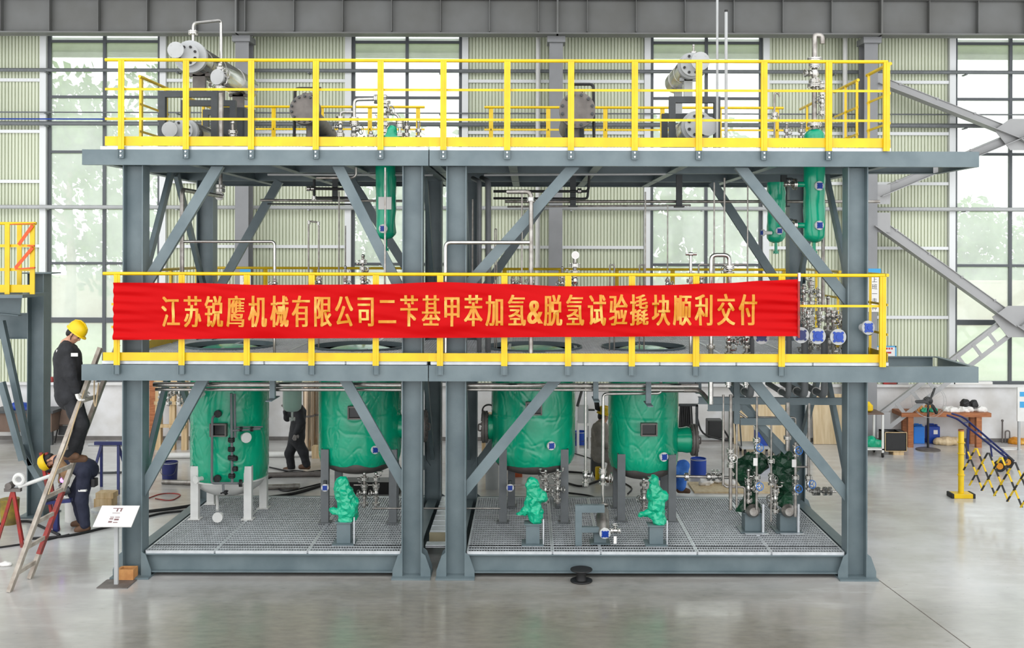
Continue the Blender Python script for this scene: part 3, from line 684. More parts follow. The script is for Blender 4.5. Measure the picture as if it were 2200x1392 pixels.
# ================================================================== SOFT SHAPES (one continuous surface from tapered limbs)
def surf_nets(F, o, h):
    s = F < 0; nx, ny, nz = F.shape
    c = np.zeros((nx-1, ny-1, nz-1), np.int8)
    for i in (0,1):
        for j in (0,1):
            for k in (0,1): c += s[i:nx-1+i, j:ny-1+j, k:nz-1+k]
    act = np.argwhere((c > 0) & (c < 8)); N = len(act)
    idx = -np.ones(c.shape, np.int64); idx[tuple(act.T)] = np.arange(N)
    acc = np.zeros((N,3)); cnt = np.zeros(N)
    cor = [(i,j,k) for i in (0,1) for j in (0,1) for k in (0,1)]
    val = {q: F[act[:,0]+q[0], act[:,1]+q[1], act[:,2]+q[2]] for q in cor}
    for a in cor:
        for ax in range(3):
            if a[ax] == 0:
                b = list(a); b[ax] = 1; b = tuple(b); va, vb = val[a], val[b]; m = (va < 0) != (vb < 0)
                t = np.where(m, va/np.where(va == vb, 1, va-vb), 0); p = np.zeros((N,3)) + np.array(a, float); p[:,ax] += t
                acc[m] += p[m]; cnt[m] += 1
    v = (act + acc/np.maximum(cnt,1)[:,None])*h + o; faces = []
    for ax in range(3):
        u, w = [(1,2),(2,0),(0,1)][ax]
        sl0 = [slice(None)]*3; sl1 = [slice(None)]*3; sl0[ax] = slice(0,-1); sl1[ax] = slice(1,None)
        d = s[tuple(sl0)].astype(int) - s[tuple(sl1)].astype(int)
        e = np.argwhere(d != 0)
        for q in e:
            if q[u] == 0 or q[w] == 0: continue
            ids = []
            for (du, dw) in ((1,1),(0,1),(0,0),(1,0)):
                r = q.copy(); r[u] -= du; r[w] -= dw
                if (r >= np.array(c.shape)).any(): ids = None; break
                ids.append(int(idx[tuple(r)]))
            if ids and min(ids) >= 0: faces.append(tuple(ids if d[tuple(q)] > 0 else ids[::-1]))
    return v, faces
def blob(prims, h, post=None):
    """prims: ('c',a,b,ra,rb,k) tapered limb, ('e',centre,radii,k[,Mx]) ellipsoid, ('-',...) cuts; smooth union"""
    lo = np.array([1e9]*3); hi = -lo
    for p in prims:
        if p[0] == 'c':
            for q, r in ((p[1], p[3]), (p[2], p[4])): lo = np.minimum(lo, np.array(q)-r); hi = np.maximum(hi, np.array(q)+r)
        elif p[0] == 'e': r = max(p[2]); lo = np.minimum(lo, np.array(p[1])-r); hi = np.maximum(hi, np.array(p[1])+r)
    lo -= 3*h+.01; hi += 3*h+.01; n = np.ceil((hi-lo)/h).astype(int)+1
    F = np.full(tuple(n), 1.0)
    for p in prims:
        kk = p[5] if p[0] == 'c' else p[3]; mg = kk + 3*h + .02
        if p[0] == 'c':
            a, b = np.array(p[1], float), np.array(p[2], float); rm = max(p[3], p[4])
            l, u = np.minimum(a,b)-rm-mg, np.maximum(a,b)+rm+mg
        else: a = np.array(p[1], float); rm = max(p[2]); l, u = a-rm-mg, a+rm+mg
        i0 = np.maximum(0, ((l-lo)/h).astype(int)); i1 = np.minimum(n, ((u-lo)/h).astype(int)+2)
        if (i1 <= i0).any(): continue
        g = np.meshgrid(*[lo[d]+h*np.arange(i0[d], i1[d]) for d in range(3)], indexing='ij'); X = np.stack(g, -1)
        if p[0] == 'c':
            ab = b-a; t = np.clip(((X-a)@ab)/max(ab@ab, 1e-9), 0, 1)
            D = np.linalg.norm(X-a-t[...,None]*ab, axis=-1) - (p[3]+(p[4]-p[3])*t)
        else:
            Q = X-a
            if len(p) > 4 and p[4] is not None: Q = Q @ np.array(p[4])
            r = np.array(p[2]); k0 = np.linalg.norm(Q/r, axis=-1); k1 = np.linalg.norm(Q/(r*r), axis=-1)
            D = np.where(k1 > 1e-6, k0*(k0-1)/np.maximum(k1, 1e-6), -min(r))
        sub = F[i0[0]:i1[0], i0[1]:i1[1], i0[2]:i1[2]]
        if p[0] == '-': pass
        q = np.maximum(kk-np.abs(sub-D), 0)/max(kk, 1e-6)
        F[i0[0]:i1[0], i0[1]:i1[1], i0[2]:i1[2]] = np.minimum(sub, D) - q*q*kk/4
    if post is not None:
        g = np.meshgrid(*[lo[d]+h*np.arange(n[d]) for d in range(3)], indexing='ij'); F = post(F, *g)
    v, f = surf_nets(F, lo, h); m = MB(); m.v = [tuple(map(float, q)) for q in v]; m.f = f; return m
def crumple(m, amp, sc, st=(1,1,1), seed=0., sharp=True):
    out = []; vs = m.v; nrm = [V((0,0,0)) for _ in vs]
    for f in m.f:
        a, b, c = V(vs[f[0]]), V(vs[f[1]]), V(vs[f[2]]); n = (b-a).cross(c-a)
        for i in f: nrm[i] += n
    for v, n in zip(vs, nrm):
        p = V((v[0]*st[0]*sc+seed, v[1]*st[1]*sc, v[2]*st[2]*sc))
        if sharp: w = 2.6*NZ.voronoi(p)[0][0] + .9*NZ.voronoi(p*2.1)[0][0] - 1.3 + .8*NZ.noise(p*.7)
        else: w = NZ.noise(p) + .5*NZ.noise(p*2.3) + .25*NZ.noise(p*5)
        out.append(tuple(V(v) + n.normalized()*w*amp if n.length > 0 else v))
    m.v = out; return m
K['wrap'] = mat('green_plastic_wrap', (4,176,134), .22, 0, rgb2=(3,158,118), vscale=3, bump=.12, bscale=5, coat=.25, bdist=.03)
K['dwrap'] = mat('dark_green_tarpaulin', (24,74,48), .38, 0, rgb2=(16,54,36), vscale=6, bump=.7, bscale=14, bdist=.03)
K['vessel'] = mat('pale_green_vessel', (196,222,210), .35, 0, var=.06, vscale=4)
K['blackg'] = mat('black_glass_plate', (18,18,20), .18, 0)
# ------------------------------------------------------------------ fittings
def capflange(parent, c, axis, r, blue=True, name='nozzle', wcol='white', bcol='blue'):
    """bolted flange facing along axis with a plastic protection cap"""
    d = V(axis).normalized(); c = V(c); m = MB(); m.cyl(c-d*.03, c, r, n=20); m.cyl(c-d*.16, c-d*.03, r*.55, n=14); m.bolts(c-d*.015, axis, r*.8, 4, r*.1, .036, .5)
    o = build(name, m, K[wcol], parent)
    if blue:
        m = MB(); m.cyl(c+d*.001, c+d*.014, r*.62, n=18)
        a, b, _ = frame_of(axis)
        for k in range(4):
            t = 2*PI*(k+.5)/4; e = (a*math.cos(t)+b*math.sin(t))*r*.72; m.cyl(c+d*.001+e, c+d*.012+e, r*.17, n=8)
        m.cyl(c+d*.012, c+d*.02, r*.3, n=14); build('cap', m, K[bcol], o)
    return o
def boltset(parent, c, axis, R_, n, r, h, mt, ph=.5):
    a, b, d = frame_of(axis); c = V(c)
    for k in range(n):
        t = 2*PI*(k+ph)/n; o = c+(a*math.cos(t)+b*math.sin(t))*R_; m = MB(); m.cyl(o-d*h/2, o+d*h/2, r, n=6); build('bolt', m, K[mt], parent)
def valve(parent, c, axis, r, wdir, col='bluep', wr=None, mt='inox', lever=False):
    c = V(c); d = V(axis).normalized(); w = V(wdir).normalized(); L = r*2.4; m = MB()
    for s in (-1, 1): m.fpair(c+d*s*L, d, r*1.75, r*.35, 5)
    m.lathe([(r*.9,-L),(r*1.0,-L*.6),(r*1.45,-L*.3),(r*1.45,L*.3),(r*1.0,L*.6),(r*.9,L)], c, d, 12)
    m.cyl(c, c+w*r*2.2, r*.75, n=10); m.cyl(c+w*r*2.0, c+w*r*2.5, r*1.2, n=12); m.cyl(c+w*r*2.4, c+w*r*4.0, r*.28, n=8)
    o = build('valve', m, K[mt], parent); q = c+w*r*3.7; m = MB()
    if lever: a, b, _ = frame_of(w); m.bar(q, q+b*r*5, r*.6, r*.3); build('lever', m, K[col], o, 0); return o
    wr = wr or r*2.3; m.torus(q, w, wr, r*.24, 20, 6); a, b, _ = frame_of(w)
    for k in range(3): t = 2*PI*k/3; e = (a*math.cos(t)+b*math.sin(t))*wr; m.cyl(q, q+e, r*.17, n=6)
    m.cyl(q-w*r*.2, q+w*r*.2, r*.45, n=8); build('handwheel', m, K[col], o); return o
def pipe(label, path, r, mt='inoxd', fl=(), vl=(), group=None, fil=None, name='pipe', n=12, caps=()):
    pts = [V(p) for p in path]; low = min(pts, key=lambda p: p.z)
    t = thing(name, label, 'pipe', low, group); m = MB(); m.tube(pts, r, n, r*2.6 if fil is None else fil)
    build('tube', m, K[mt], t)
    for f in fl:
        m = MB(); m.fpair(f[0], f[1], f[2] if len(f) > 2 else r*2.1, .018, 5); build('flange', m, K['inox'], t)
    for v in vl: valve(t, v[0], v[1], v[2] if len(v) > 2 else r, v[3] if len(v) > 3 else (0,-1,0), *(v[4:] if len(v) > 4 else ()))
    for c in caps: capflange(t, *c)
    return t
def up(px, Y, y0, y1): a, b = P(px, y0, Y), P(px, y1, Y); return [V((a.x, Y, a.z)), V((a.x, Y, b.z))]
def stack(label, px, Y, y0, y1, r=.028, seed=1, mt='inox', tag_=False, side=1, group=None):
    """vertical string of flanged valves between two picture heights (bottom y0, top y1)"""
    rn = random.Random(seed); b = P(px, y1, Y); x = b.x; z1 = b.z; z0 = ZU1+.012 if y0 == 'deck' else P(px, y0, Y).z
    t = thing('valve_stack', label, 'valve', (x, Y, z0), group); m = MB(); m.cyl((x,Y,z0), (x,Y,z1), r*.8, n=10); build('tube', m, K['inoxd'], t)
    z = z0 + .05; i = 0
    while z < z1 - r*2:
        L = r*2.4
        if i % 3 == 1 and z + 2*L < z1 + .02:
            valve(t, (x,Y,z+L), (0,0,1), r, (rn.choice((-.9,.9))*side, -.6, .1), 'inox', r*1.8); z += 2*L+.05
        else:
            m = MB(); m.fpair((x,Y,z), (0,0,1), r*rn.uniform(1.9,2.4), .016, 6)
            if rn.random() < .6: s = rn.choice((-1,1)); m.tube([(x,Y,z+.05),(x+s*r*3,Y-.03,z+.05),(x+s*r*3,Y-.03,z+.05+r*rn.uniform(1,3))], r*.45, 8, r); m.flange((x+s*r*3, Y-.03, z+.06+r*2), (0,0,1), r*1.1, .012, 0)
            build('flange', m, K['inox'], t); z += .10
        i += 1
    m = MB(); m.ball((x,Y,z1), r*1.1, n=10); build('cap', m, K['inox'], t)
    if tag_: m = MB(); m.box(x-.03, x+.03, Y-r*2.6, Y-r*2.6+.002, (z0+z1)/2-.07, (z0+z1)/2+.05); build('tag', m, K['paper'], t, 0)
    return t
# ------------------------------------------------------------------ tanks
def tank(key, label, zb, legs, plate, legmat='pipe', headmat='castg', ztop=2.78, seed=0., discs=(), caps=(), hd=.22):
    cx, cy, R_ = TK[key]; t = thing('tank', label, 'tank', (cx, cy, ZG), 'green wrapped tanks')
    m = MB(); na, nz = 260, 120; vs = []; fs = []
    for j in range(nz+1):
        f = j/nz; z = zb + (ztop-zb)*f
        for i in range(na):
            a = 2*PI*i/na; q = V((math.cos(a)*1.3, math.sin(a)*1.3, z*1.6+seed))
            w1 = NZ.noise(V((a*1.5+z*1.9, z*1.3-a*.7, seed))); w2 = NZ.noise(V((a*2.6-z*2.6, z*1.1+a*.5, seed+5)))
            w3 = NZ.noise(V((a*5+z*4, z*3.2-a*2.2, seed+9))); lo_ = max(0, 1-f*2.6)
            w = .003 - .0055*max(0, 1-abs(w1)*20) - .0045*max(0, 1-abs(w2)*22) - (.0008+.006*lo_*lo_)*max(0, 1-abs(w3)*9) + .004*NZ.noise(q)
            if abs(f-.46) < .012: w -= .003
            rr = R_ + w; zz = z
            if f < .12: zz += NZ.noise(V((a*2.2, seed, 1)))*.05*(1-f/.12); rr -= .035*(1-f/.12)**2
            vs.append((cx+rr*math.cos(a), cy+rr*math.sin(a), zz))
    for j in range(nz):
        for i in range(na): fs.append((j*na+i, j*na+(i+1) % na, (j+1)*na+(i+1) % na, (j+1)*na+i))
    m.add(vs, fs)
    o = [(R_, 0)] + [(R_*math.cos(k*PI/16), .17*math.sin(k*PI/16)) for k in range(1, 9)]
    m.lathe([(r+.004, z) for r, z in o], (cx, cy, ztop-.01), n=60)
    build('plastic_wrap', m, K['wrap'], t, 60)
    m = MB(); m.lathe([((R_-.05)*math.cos(k*PI/16), -hd*math.sin(k*PI/16)) for k in range(8, -1, -1)] + [(R_-.05, .12)], (cx, cy, zb+.02), n=48); m.lathe([(R_-.06,-.01),(R_-.005,-.01),(R_-.005,.012),(R_-.06,.012)], (cx,cy,zb), n=48) if key == 't1' else None
    build('bottom_head', m, K[headmat], t)
    for (px, Y) in legs:
        X_ = PX(px, Y); m = MB(); w = .115
        m.box(X_-w/2, X_+w/2, Y-.05, Y-.038, ZG+.016, zb+.25); m.box(X_-w/2, X_-w/2+.012, Y-.038, Y+.05, ZG+.016, zb+.25); m.box(X_+w/2-.012, X_+w/2, Y-.038, Y+.05, ZG+.016, zb+.25)
        l = build('leg', m, K[legmat], t, 0); m = MB(); m.box(X_-.09, X_+.09, Y-.09, Y+.09, ZG+.004, ZG+.016); build('foot_plate', m, K[legmat], l, 0)
    def surf(px, py):
        Y = cy - R_*.95
        for _ in range(6):
            x = PX(px, Y); Y = cy - math.sqrt(max(R_*R_-(x-cx)**2, .01))
        return P(px, py, Y-.02), V((x-cx, Y-cy, 0)).normalized()
    if plate:
        p, n = surf(*plate); a, b, _ = frame_of(n); m = MB(); c = p + n*.06
        for s in (-1, 1): m.obox(c+a*s*.112, a, b, n, .02, .19, .09); m.obox(c+b*s*.085, a, b, n, .22, .02, .09)
        m.obox(c-n*.02, a, b, n, .2, .15, .01); f = build('nameplate_frame', m, K['castg'], t, 0)
        m = MB(); m.obox(c-n*.008, a, b, n, .2, .15, .006); build('nameplate', m, K['blackg'], f, 0)
    for (px, py, r) in discs: p, n = surf(px, py); capflange(t, p+n*.11, n, r, False, 'blind_flange')
    for (px, py, r) in caps: p, n = surf(px, py); capflange(t, p+n*.07, n, r)
    return t
t1 = tank('t1', 'green wrapped tank with white legs and grey level pipes on its front', .90, [(421,1.68),(535,1.68),(568,2.35),(455,2.6)], (472,922), 'white', 'white', seed=3, discs=[(524,938,.078),(432,1028,.058),(437,846,.058)], hd=.3)
t2 = tank('t2', 'green wrapped tank on grey legs half hidden by the inner column of the left module', 1.19, [(700,1.5),(729,2.5),(846,1.5),(850,2.5)], (766,885), seed=9, caps=[(803,965,.06)])
t3 = tank('t3', 'green wrapped tank with its bolted manway neck pointing to the paired middle columns', 1.19, [(1082,1.55),(1214,1.55),(1100,2.5),(1205,2.5)], (1147,876), seed=14, caps=[(1181,956,.065)])
t4 = tank('t4', 'narrow green wrapped tank with a flanged manway neck on its right side', 1.10, [(1336,1.66),(1445,1.62),(1326,2.45),(1428,2.5)], (1393,921), seed=21, caps=[(1422,980,.068)])
def manway(t, key, sg, z, Lw, r=.2):
    cx, cy, R_ = TK[key]; m = MB(); x0 = cx+sg*(R_-.1); x1 = cx+sg*(R_+Lw)
    m.lathe([(r*.92,0),(r*.95,abs(x1-x0)*.55),(r*1.02,abs(x1-x0)*.8),(r*.98,abs(x1-x0))], (x0,cy,z), (sg,0,0), 24); crumple(m, .007, 8, seed=z)
    n = build('neck_wrap', m, K['wrap'], t); m = MB(); m.flange((x1+sg*.03,cy,z), (1,0,0), r*1.22, .035, 16, 28); m.flange((x1+sg*.075,cy,z), (1,0,0), r*1.22, .04, 16, 28)
    m.cyl((x1,cy,z), (x1+sg*.09,cy,z), r, n=20); m.tube([(x1+sg*.1,cy-.06,z-.05),(x1+sg*.15,cy-.06,z-.05),(x1+sg*.15,cy-.06,z+.05),(x1+sg*.1,cy-.06,z+.05)], .012, 8, .02); build('manway_cover', m, K['castg'], n)
manway(t3, 't3', -1, 1.69, .05); manway(t4, 't4', 1, 1.49, .19); manway(t2, 't2', 1, 1.70, .30)
# nozzles and cone under tank 1
pipe('white conical drain with a flanged end under the white-legged tank', [P(467,1065,2.0), P(467,1096,1.75)], .022, 'white', caps=[(P(467,1112,1.35), (0,-1,0), .075, False)])
def bare(label, path, r, mt='inoxd', **kw): return pipe(label, path, r, mt, **kw)
yL = 1.40
def q(px, py, Y=yL): return P(px, py, Y)
g = thing('level_pipe', 'dark grey level gauge piping with stacked black valves bolted to the front of the white-legged tank', 'pipe', q(496,1055)); g['label'] = 'grey level gauge piping with black valves on the front of the white-legged tank'
m = MB(); m.tube([q(468,889,1.52), q(456,897), q(455,1038), q(520,1038)], .018, 10, .04); m.tube([q(497,845), q(499,1038)], .021, 10); m.tube([q(504,846,1.43), q(505,940,1.43)], .019, 10); m.tube([q(500,925), q(560,921)], .016, 8); m.tube([q(500,918,1.44), q(565,917,1.44)], .012, 8); m.tube([q(479,1038), q(480,1056)], .018, 8)
build('tube', m, K['pipe'], g)
for (px, py, r) in ((497,945,.05),(497,965,.052),(498,983,.06),(504,985,.05),(505,1007,.045),(498,1022,.052)):
    m = MB(); m.fpair(q(px,py), (0,0,1), r, .02, 6); m.cyl(q(px,py+5), q(px,py-5), r*.7, n=10); build('valve', m, K['black'], g)
for px in (518, 541): m = MB(); m.fpair(q(px,922), (1,0,0), .036, .012, 4); build('valve', m, K['black'], g)
for (px, py) in ((468,889),(467,1028)): m = MB(); m.fpair(q(px,py,1.46), (0,1,0), .055, .02, 6); build('valve', m, K['black'], g)
m = MB(); m.fpair(q(485,1058), (1,0,.4), .035, .012, 4); m.cyl(q(474,1060), q(490,1054), .012, n=6); m.fpair(q(517,1038), (1,0,0), .055, .012, 4); build('valve', m, K['black'], g)
# pale hanging vessel
t = thing('hanging_vessel', 'pale green drum hanging under the middle deck in front of the person in black', 'vessel', P(628,900,3.3))
c = P(628,838,3.3); m = MB(); m.lathe([(.03,-.36),(.10,-.345),(.14,-.31),(.155,-.25),(.155,.3)], c, n=28); build('shell', m, K['vessel'], t)
m = MB(); m.cyl(c+V((0,0,-.48)), c+V((0,0,-.35)), .018, n=10); m.fpair(c+V((0,0,-.48)), (0,0,1), .05, .016, 4); build('drain_nozzle', m, K['white'], t)
# ------------------------------------------------------------------ wrapped pumps on pedestals
def pedestal(t, px, Y, y0, w=.19, z1=None, thick=.19):
    X_ = PX(px, Y); zt_ = z1; m = MB(); m.box(X_-w/2, X_+w/2, Y-thick/2, Y+thick/2, ZG+.016, zt_-.014)
    m.box(X_-w*.62, X_+w*.62, Y-thick*.62, Y+thick*.62, zt_-.014, zt_); p = build('pedestal', m, K['steel'], t, 0, bevel=.004)
    m = MB(); m.box(X_-w*.8, X_+w*.8, Y-thick*.8, Y+thick*.8, ZG+.004, ZG+.016); build('foot_plate', m, K['steel'], p, 0); return X_
def wrapped(label, px, Y, ytop, ybot, yfoot, shape, mt='wrap', w=.19, rod=True, seed=1., amp=.022, h=.012, name='wrapped_pump', th=.19):
    t = thing(name, label, 'pump', (PX(px,Y), Y, ZG), 'green wrapped pumps'); zt_ = P(px, ybot, Y).z
    X_ = pedestal(t, px, Y, yfoot, w, zt_, th)
    pr = []
    for (a, b, ra, rb) in shape: g_ = .004; pr.append(('c', P(a[0], a[1], Y+(a[2] if len(a) > 2 else 0)), P(b[0], b[1], Y+(b[2] if len(b) > 2 else 0)), ra+g_, rb+g_, .03))
    m = crumple(crumple(blob(pr, h), amp, 7.5, seed=seed), .010, 17, seed=seed+3, sharp=False); m.v = [(x, y, max(z, zt_+.002)) for x, y, z in m.v]; pc_ = build('plastic_cover', m, K[mt], t, 0); dm = pc_.modifiers.new('folds', 'DECIMATE'); dm.ratio = .10 if mt == 'wrap' else .05
    if rod:
        x = X_ + w*.62+.03; m = MB(); m.bar((x,Y-th*.5,ZG+.006), (x,Y-th*.5,zt_+.07), .016, .016, (0,1,0)); build('earthing_rod', m, K['galv'], t, 0)
    return t
wrapped('crumpled green wrapped pump below the tank that stands beside the inner left column', 742, .45, 1025, 1118, 1168,
        [((736,1040),(736,1060),.095,.10),((740,1062),(748,1078),.105,.12),((748,1085),(746,1112),.13,.11),((740,1104),(712,1097,-.05),.05,.022),((752,1096),(757,1108),.08,.07)], seed=2)
wrapped('crumpled green wrapped pump on its pedestal below the tank with the left-facing manway', 1146, .45, 1025, 1122, 1170,
        [((1143,1040),(1144,1058),.075,.085),((1150,1062),(1162,1068),.095,.07),((1142,1078),(1150,1100),.10,.10),((1130,1096),(1113,1103,-.04),.045,.02),((1150,1105),(1152,1117),.085,.07)], seed=5)
wrapped('crumpled green wrapped pump below the narrow tank with the right-facing manway', 1410, .45, 1030, 1125, 1172,
        [((1405,1034),(1406,1052),.07,.075),((1405,1062),(1424,1068),.09,.05),((1412,1080),(1408,1090),.095,.09),((1400,1102),(1376,1106,-.04),.05,.025),((1412,1104),(1416,1118),.085,.075)], seed=8)
D1 = wrapped('dark green tarpaulin-covered pump nearer the narrow tank', 1616, 1.15, 968, 1097, 1138,
        [((1606,982),(1616,988),.08,.10),((1590,1003),(1628,994,.1),.10,.13),((1600,1022),(1614,1046),.12,.075),((1614,1050),(1608,1076),.085,.06),((1600,1085),(1583,1104,-.05),.06,.02),((1612,1078),(1636,1100,.1),.04,.03)], 'dwrap', .24, False, 11, .03, .012, th=.24)
D2 = wrapped('dark green tarpaulin-covered pump nearer the right outer column', 1691, 1.15, 968, 1097, 1140,
        [((1690,975),(1690,990),.075,.08),((1664,993),(1694,998),.09,.14),((1672,1008),(1686,1028),.10,.11),((1686,1030),(1690,1060),.10,.06),((1690,1060),(1686,1074),.06,.11)], 'dwrap', .24, False, 17, .03, .012, th=.24)
for T_, px in ((D1, 1616), (D2, 1691)):
    X_ = PX(px, 1.15); z = P(px, 1090, 1.15).z; m = MB(); m.lathe([(.05,0),(.09,.02),(.10,.08),(.06,.14)], (X_-.02,1.03,z), (0,-1,0), 16); m.bolts((X_-.02,.97,z), (0,1,0), .085, 8, .012, .03); build('pump_casing', m, K['inoxd'], T_)
    m = MB(); m.bar((X_+.13,.98,ZG+.006), (X_+.13,.98,z+.09), .03, .03, (0,1,0)); m.box(X_-.14,X_+.2,.86,1.0,ZG+.005,ZG+.012); build('earthing_rod', m, K['galv'], T_, 0)
# bare pump with angle bracket
t = thing('pump', 'bare metal pump with a blue capped outlet on a low pedestal beside an angle bracket', 'pump', (PX(1290,.5), .5, ZG))
pedestal(t, 1290, .5, 1170, .17, P(1290,1140,.5).z, .17)
m = MB(); m.tube([P(1297,1095,.6),P(1294,1112,.5),P(1298,1145,.3)], [.07,.095,.075], 16); m.torus(P(1297,1085,.6), (0,.5,1), .06, .016); build('casing', m, K['inoxd'], t)
capflange(t, P(1300,1147,.2), (.05,-1,-.3), .075); valve(t, P(1322,1140,.3), (1,0,0), .022, (0,0,1), 'inox')
m = MB(); a = P(1321,1150,.25); m.box(a.x-.02,a.x+.02,.2,.203,a.z-.1,a.z); build('tag', m, K['paper'], t, 0)
t = thing('angle_bracket', 'grey steel post with two side arms standing on the grating beside the bare pump', 'bracket', (PX(1243,.35), .35, ZG))
a, b = P(1243,1085,.35), P(1243,1188,.35); m = MB(); m.chan((a.x,.35,a.z), (a.x,.35,ZG+.005), .09, .08, .01, (0,1,0)); build('post', m, K['steel'], t, 0)
for py, l, w in ((1092,1300,.1),(1137,1290,.07)): c = P(1250,py,.35); m = MB(); m.chan(c, (PX(l,.35),.35,c.z), .08, w, .01, (0,0,1)); build('arm', m, K['steel'], t, 0)
# ------------------------------------------------------------------ vessels hung from the upper deck
def hung(label, px, Y, rpx, ytop, ybot, caps=(), dome=False, foil=None, seed=1.):
    X_ = PX(px, Y); r = rpx/sc_(Y); zb_, zt_ = P(px,ybot,Y).z, P(px,ytop,Y).z
    t = thing('wrapped_vessel', label, 'vessel', (X_, Y, zb_), 'green wrapped vessels through the upper deck'); m = MB(); n = 16
    pr = [(r*.25, zb_), (r*.7, zb_+r*.18), (r*.94, zb_+r*.5)] + [(r, zb_+r*.7+(zt_-zb_-r*(1.4 if dome else .7))*k/n) for k in range(n+1)]
    if dome: pr += [(r*.94, zt_-r*.5), (r*.7, zt_-r*.18), (r*.25, zt_)]
    m.lathe(pr, (X_, Y, 0), n=36); crumple(m, .009, 7, seed=seed); build('plastic_wrap', m, K['wrap'], t, 60)
    m = MB(); m.cyl((X_,Y,zb_-.16), (X_,Y,zb_+.03), r*.16, n=10); m.fpair((X_,Y,zb_-.14), (0,0,1), r*.3, .012, 4); build('drain_nozzle', m, K['wrap'], t)
    for (qx, qy, ax, rr) in caps: capflange(t, P(qx,qy,Y-(r+.05 if ax[1] < 0 else 0)), ax, rr)
    if foil: m = MB(); a, b = P(px-16,foil[0],Y-r-.012), P(px+12,foil[1],Y-r-.012); m.box(a.x,b.x,Y-r-.014,Y-r-.010,b.z,a.z); build('label_sheet', m, K['paper'], t, 0)
    return t
hung('green wrapped vessel hanging between the upper deck and the banner near the twin middle columns', 829, 1.0, 22, 300, 515, [(823,491,(0,-1,0),.062)], False, (423,450), 3)
hung('slimmer green wrapped vessel hanging behind the right diagonal brace', 1667, 1.8, 20, 392, 522, [(1675,496,(0,-1,0),.055),(1637,500,(-1,-.3,0),.05)], False, None, 7)
hung('thick green wrapped vessel beside the right outer column, domed top above the upper deck', 1749, .9, 23, 277, 522, [(1761,399,(.25,-1,0),.066),(1761,484,(.25,-1,0),.066)], True, None, 12)
for i, (py, lab) in enumerate(((396,'short green wrapped branch with a valve at the top of the thick hanging vessel'),(484,'short green wrapped branch with a flange low on the thick hanging vessel'))):
    a, b = P(1733,py,.9), P(1712,py,.9); pipe(lab, [a, b], .04, 'wrap', fl=[(b+V((-.03,0,0)),(1,0,0),.085)], vl=[(b+V((-.11,0,0)),(1,0,0),.022,(0,-.3,1),'black')], n=14)
# ================================================================== UPPER DECK EQUIPMENT
ZP = ZU1 + .012
def cooler(label, px, py, Y0, L, r, fr, cap, boxr, mt='inox', legs=(), ring=True, group='stainless coolers on the upper deck'):
    """horizontal shell along the depth with flanged channel end toward the front"""
    c = P(px, py, Y0); t = thing('cooler', label, 'heat exchanger', (c.x, Y0+L/2, ZP), group)
    m = MB(); m.lathe([(r*.9,0),(r,.04),(r,L-.06),(r*.8,L)], c, (0,1,0), 36)
    for k in (.35,.7): m.lathe([(r+.001,-.006),(r+.004,-.006),(r+.004,.006),(r+.001,.006)], c+V((0,L*k,0)), (0,1,0), 36)
    s = build('shell', m, K[mt], t)
    if ring: m = MB(); m.lathe([(r*.6,-.03),(r*1.12,-.03),(r*1.12,.05),(r*.6,.05)], c, (0,1,0), 36); build('end_ring', m, K['wgrey'], s)
    m = MB(); m.cyl(c+V((0,-.13,0)), c, fr*.8, n=20); m.flange(c+V((0,-.13,0)), (0,1,0), fr, .035, 0, 28)
    ch_ = build('channel', m, K['wgrey'], t); boltset(ch_, c+V((0,-.155,0)), (0,1,0), fr*.74, 8, fr*.12, .03, 'black')
    if cap: capflange(t, V((P(cap[0],cap[1],Y0-.3).x, Y0-.3, P(cap[0],cap[1],Y0-.3).z)), (0,-1,0), cap[2], False, 'blind_flange', 'wgrey')
    for y in legs:
        m = MB(); m.box(c.x-r*.75, c.x+r*.75, y-.06, y+.06, ZP, ZP+.02); m.box(c.x-.06, c.x+.06, y-.05, y+.05, ZP+.02, c.z-r*.9); m.box(c.x-r*.8, c.x+r*.8, y-.05, y+.05, c.z-r*1.02, c.z-r*.72); build('saddle', m, K['dark'], t, 0)
    return t, c
e1, c1_ = cooler('long stainless cooler with white ring end, raised highest at the upper deck left end', 410, 122, .85, 3.0, .205, .16, (377,107,.115), 0)
e2, c2_ = cooler('lower stainless cooler lying inside the dark stand directly under the raised left one', 398, 282, .85, 2.6, .165, .15, (364,278,.11), 0, legs=(1.6, 2.9))
t = thing('support_stand', 'dark grey box-section stand carrying the raised left cooler', 'stand', (PX(405,1.3), 1.6, ZP))
for Y in (1.25, 2.2, 3.3):
    a, b = P(350,200,1.25), P(462,200,1.25); z = P(400,202,1.25).z
    for x in (a.x, b.x): m = MB(); m.box(x-.045, x+.045, Y-.045, Y+.045, ZP, z-.05); build('leg', m, K['dark'], t, 0)
    m = MB(); m.box(a.x-.045, b.x+.045, Y-.045, Y+.045, z-.05, z+.04); build('cross_beam', m, K['dark'], t, 0)
    m = MB(); m.box(c1_.x-.09, c1_.x+.09, Y-.04, Y+.04, z+.04, c1_.z-.18); m.box(c1_.x-.15, c1_.x+.15, Y-.04, Y+.04, c1_.z-.215, c1_.z-.17); build('saddle', m, K['castg'], t, 0)
z = c1_.z
pipe('thin stainless vent pipe arching over the raised left cooler', [V((c1_.x,.95,z+.2)), V((c1_.x,.95,P(412,50,.95).z)), P(475,44,1.35)+V((0,0,0)), P(475,160,1.35)], .022, 'inox', fl=[(V((c1_.x,.95,P(412,70,.95).z)),(0,0,1),.07)])
t = stack('stainless flanged nozzle and valve on the front side of the raised left cooler', 473, .75, 196, 140, .035, 3, group=None)
m = MB(); a = P(473,170,.75); m.cyl(a, V((a.x-.25,1.3,a.z)), .04, n=10); build('neck', m, K['inox'], t)
capflange(t, P(466,165,.62), (-.35,-1,0), .11, False, 'blind_flange', 'wgrey')
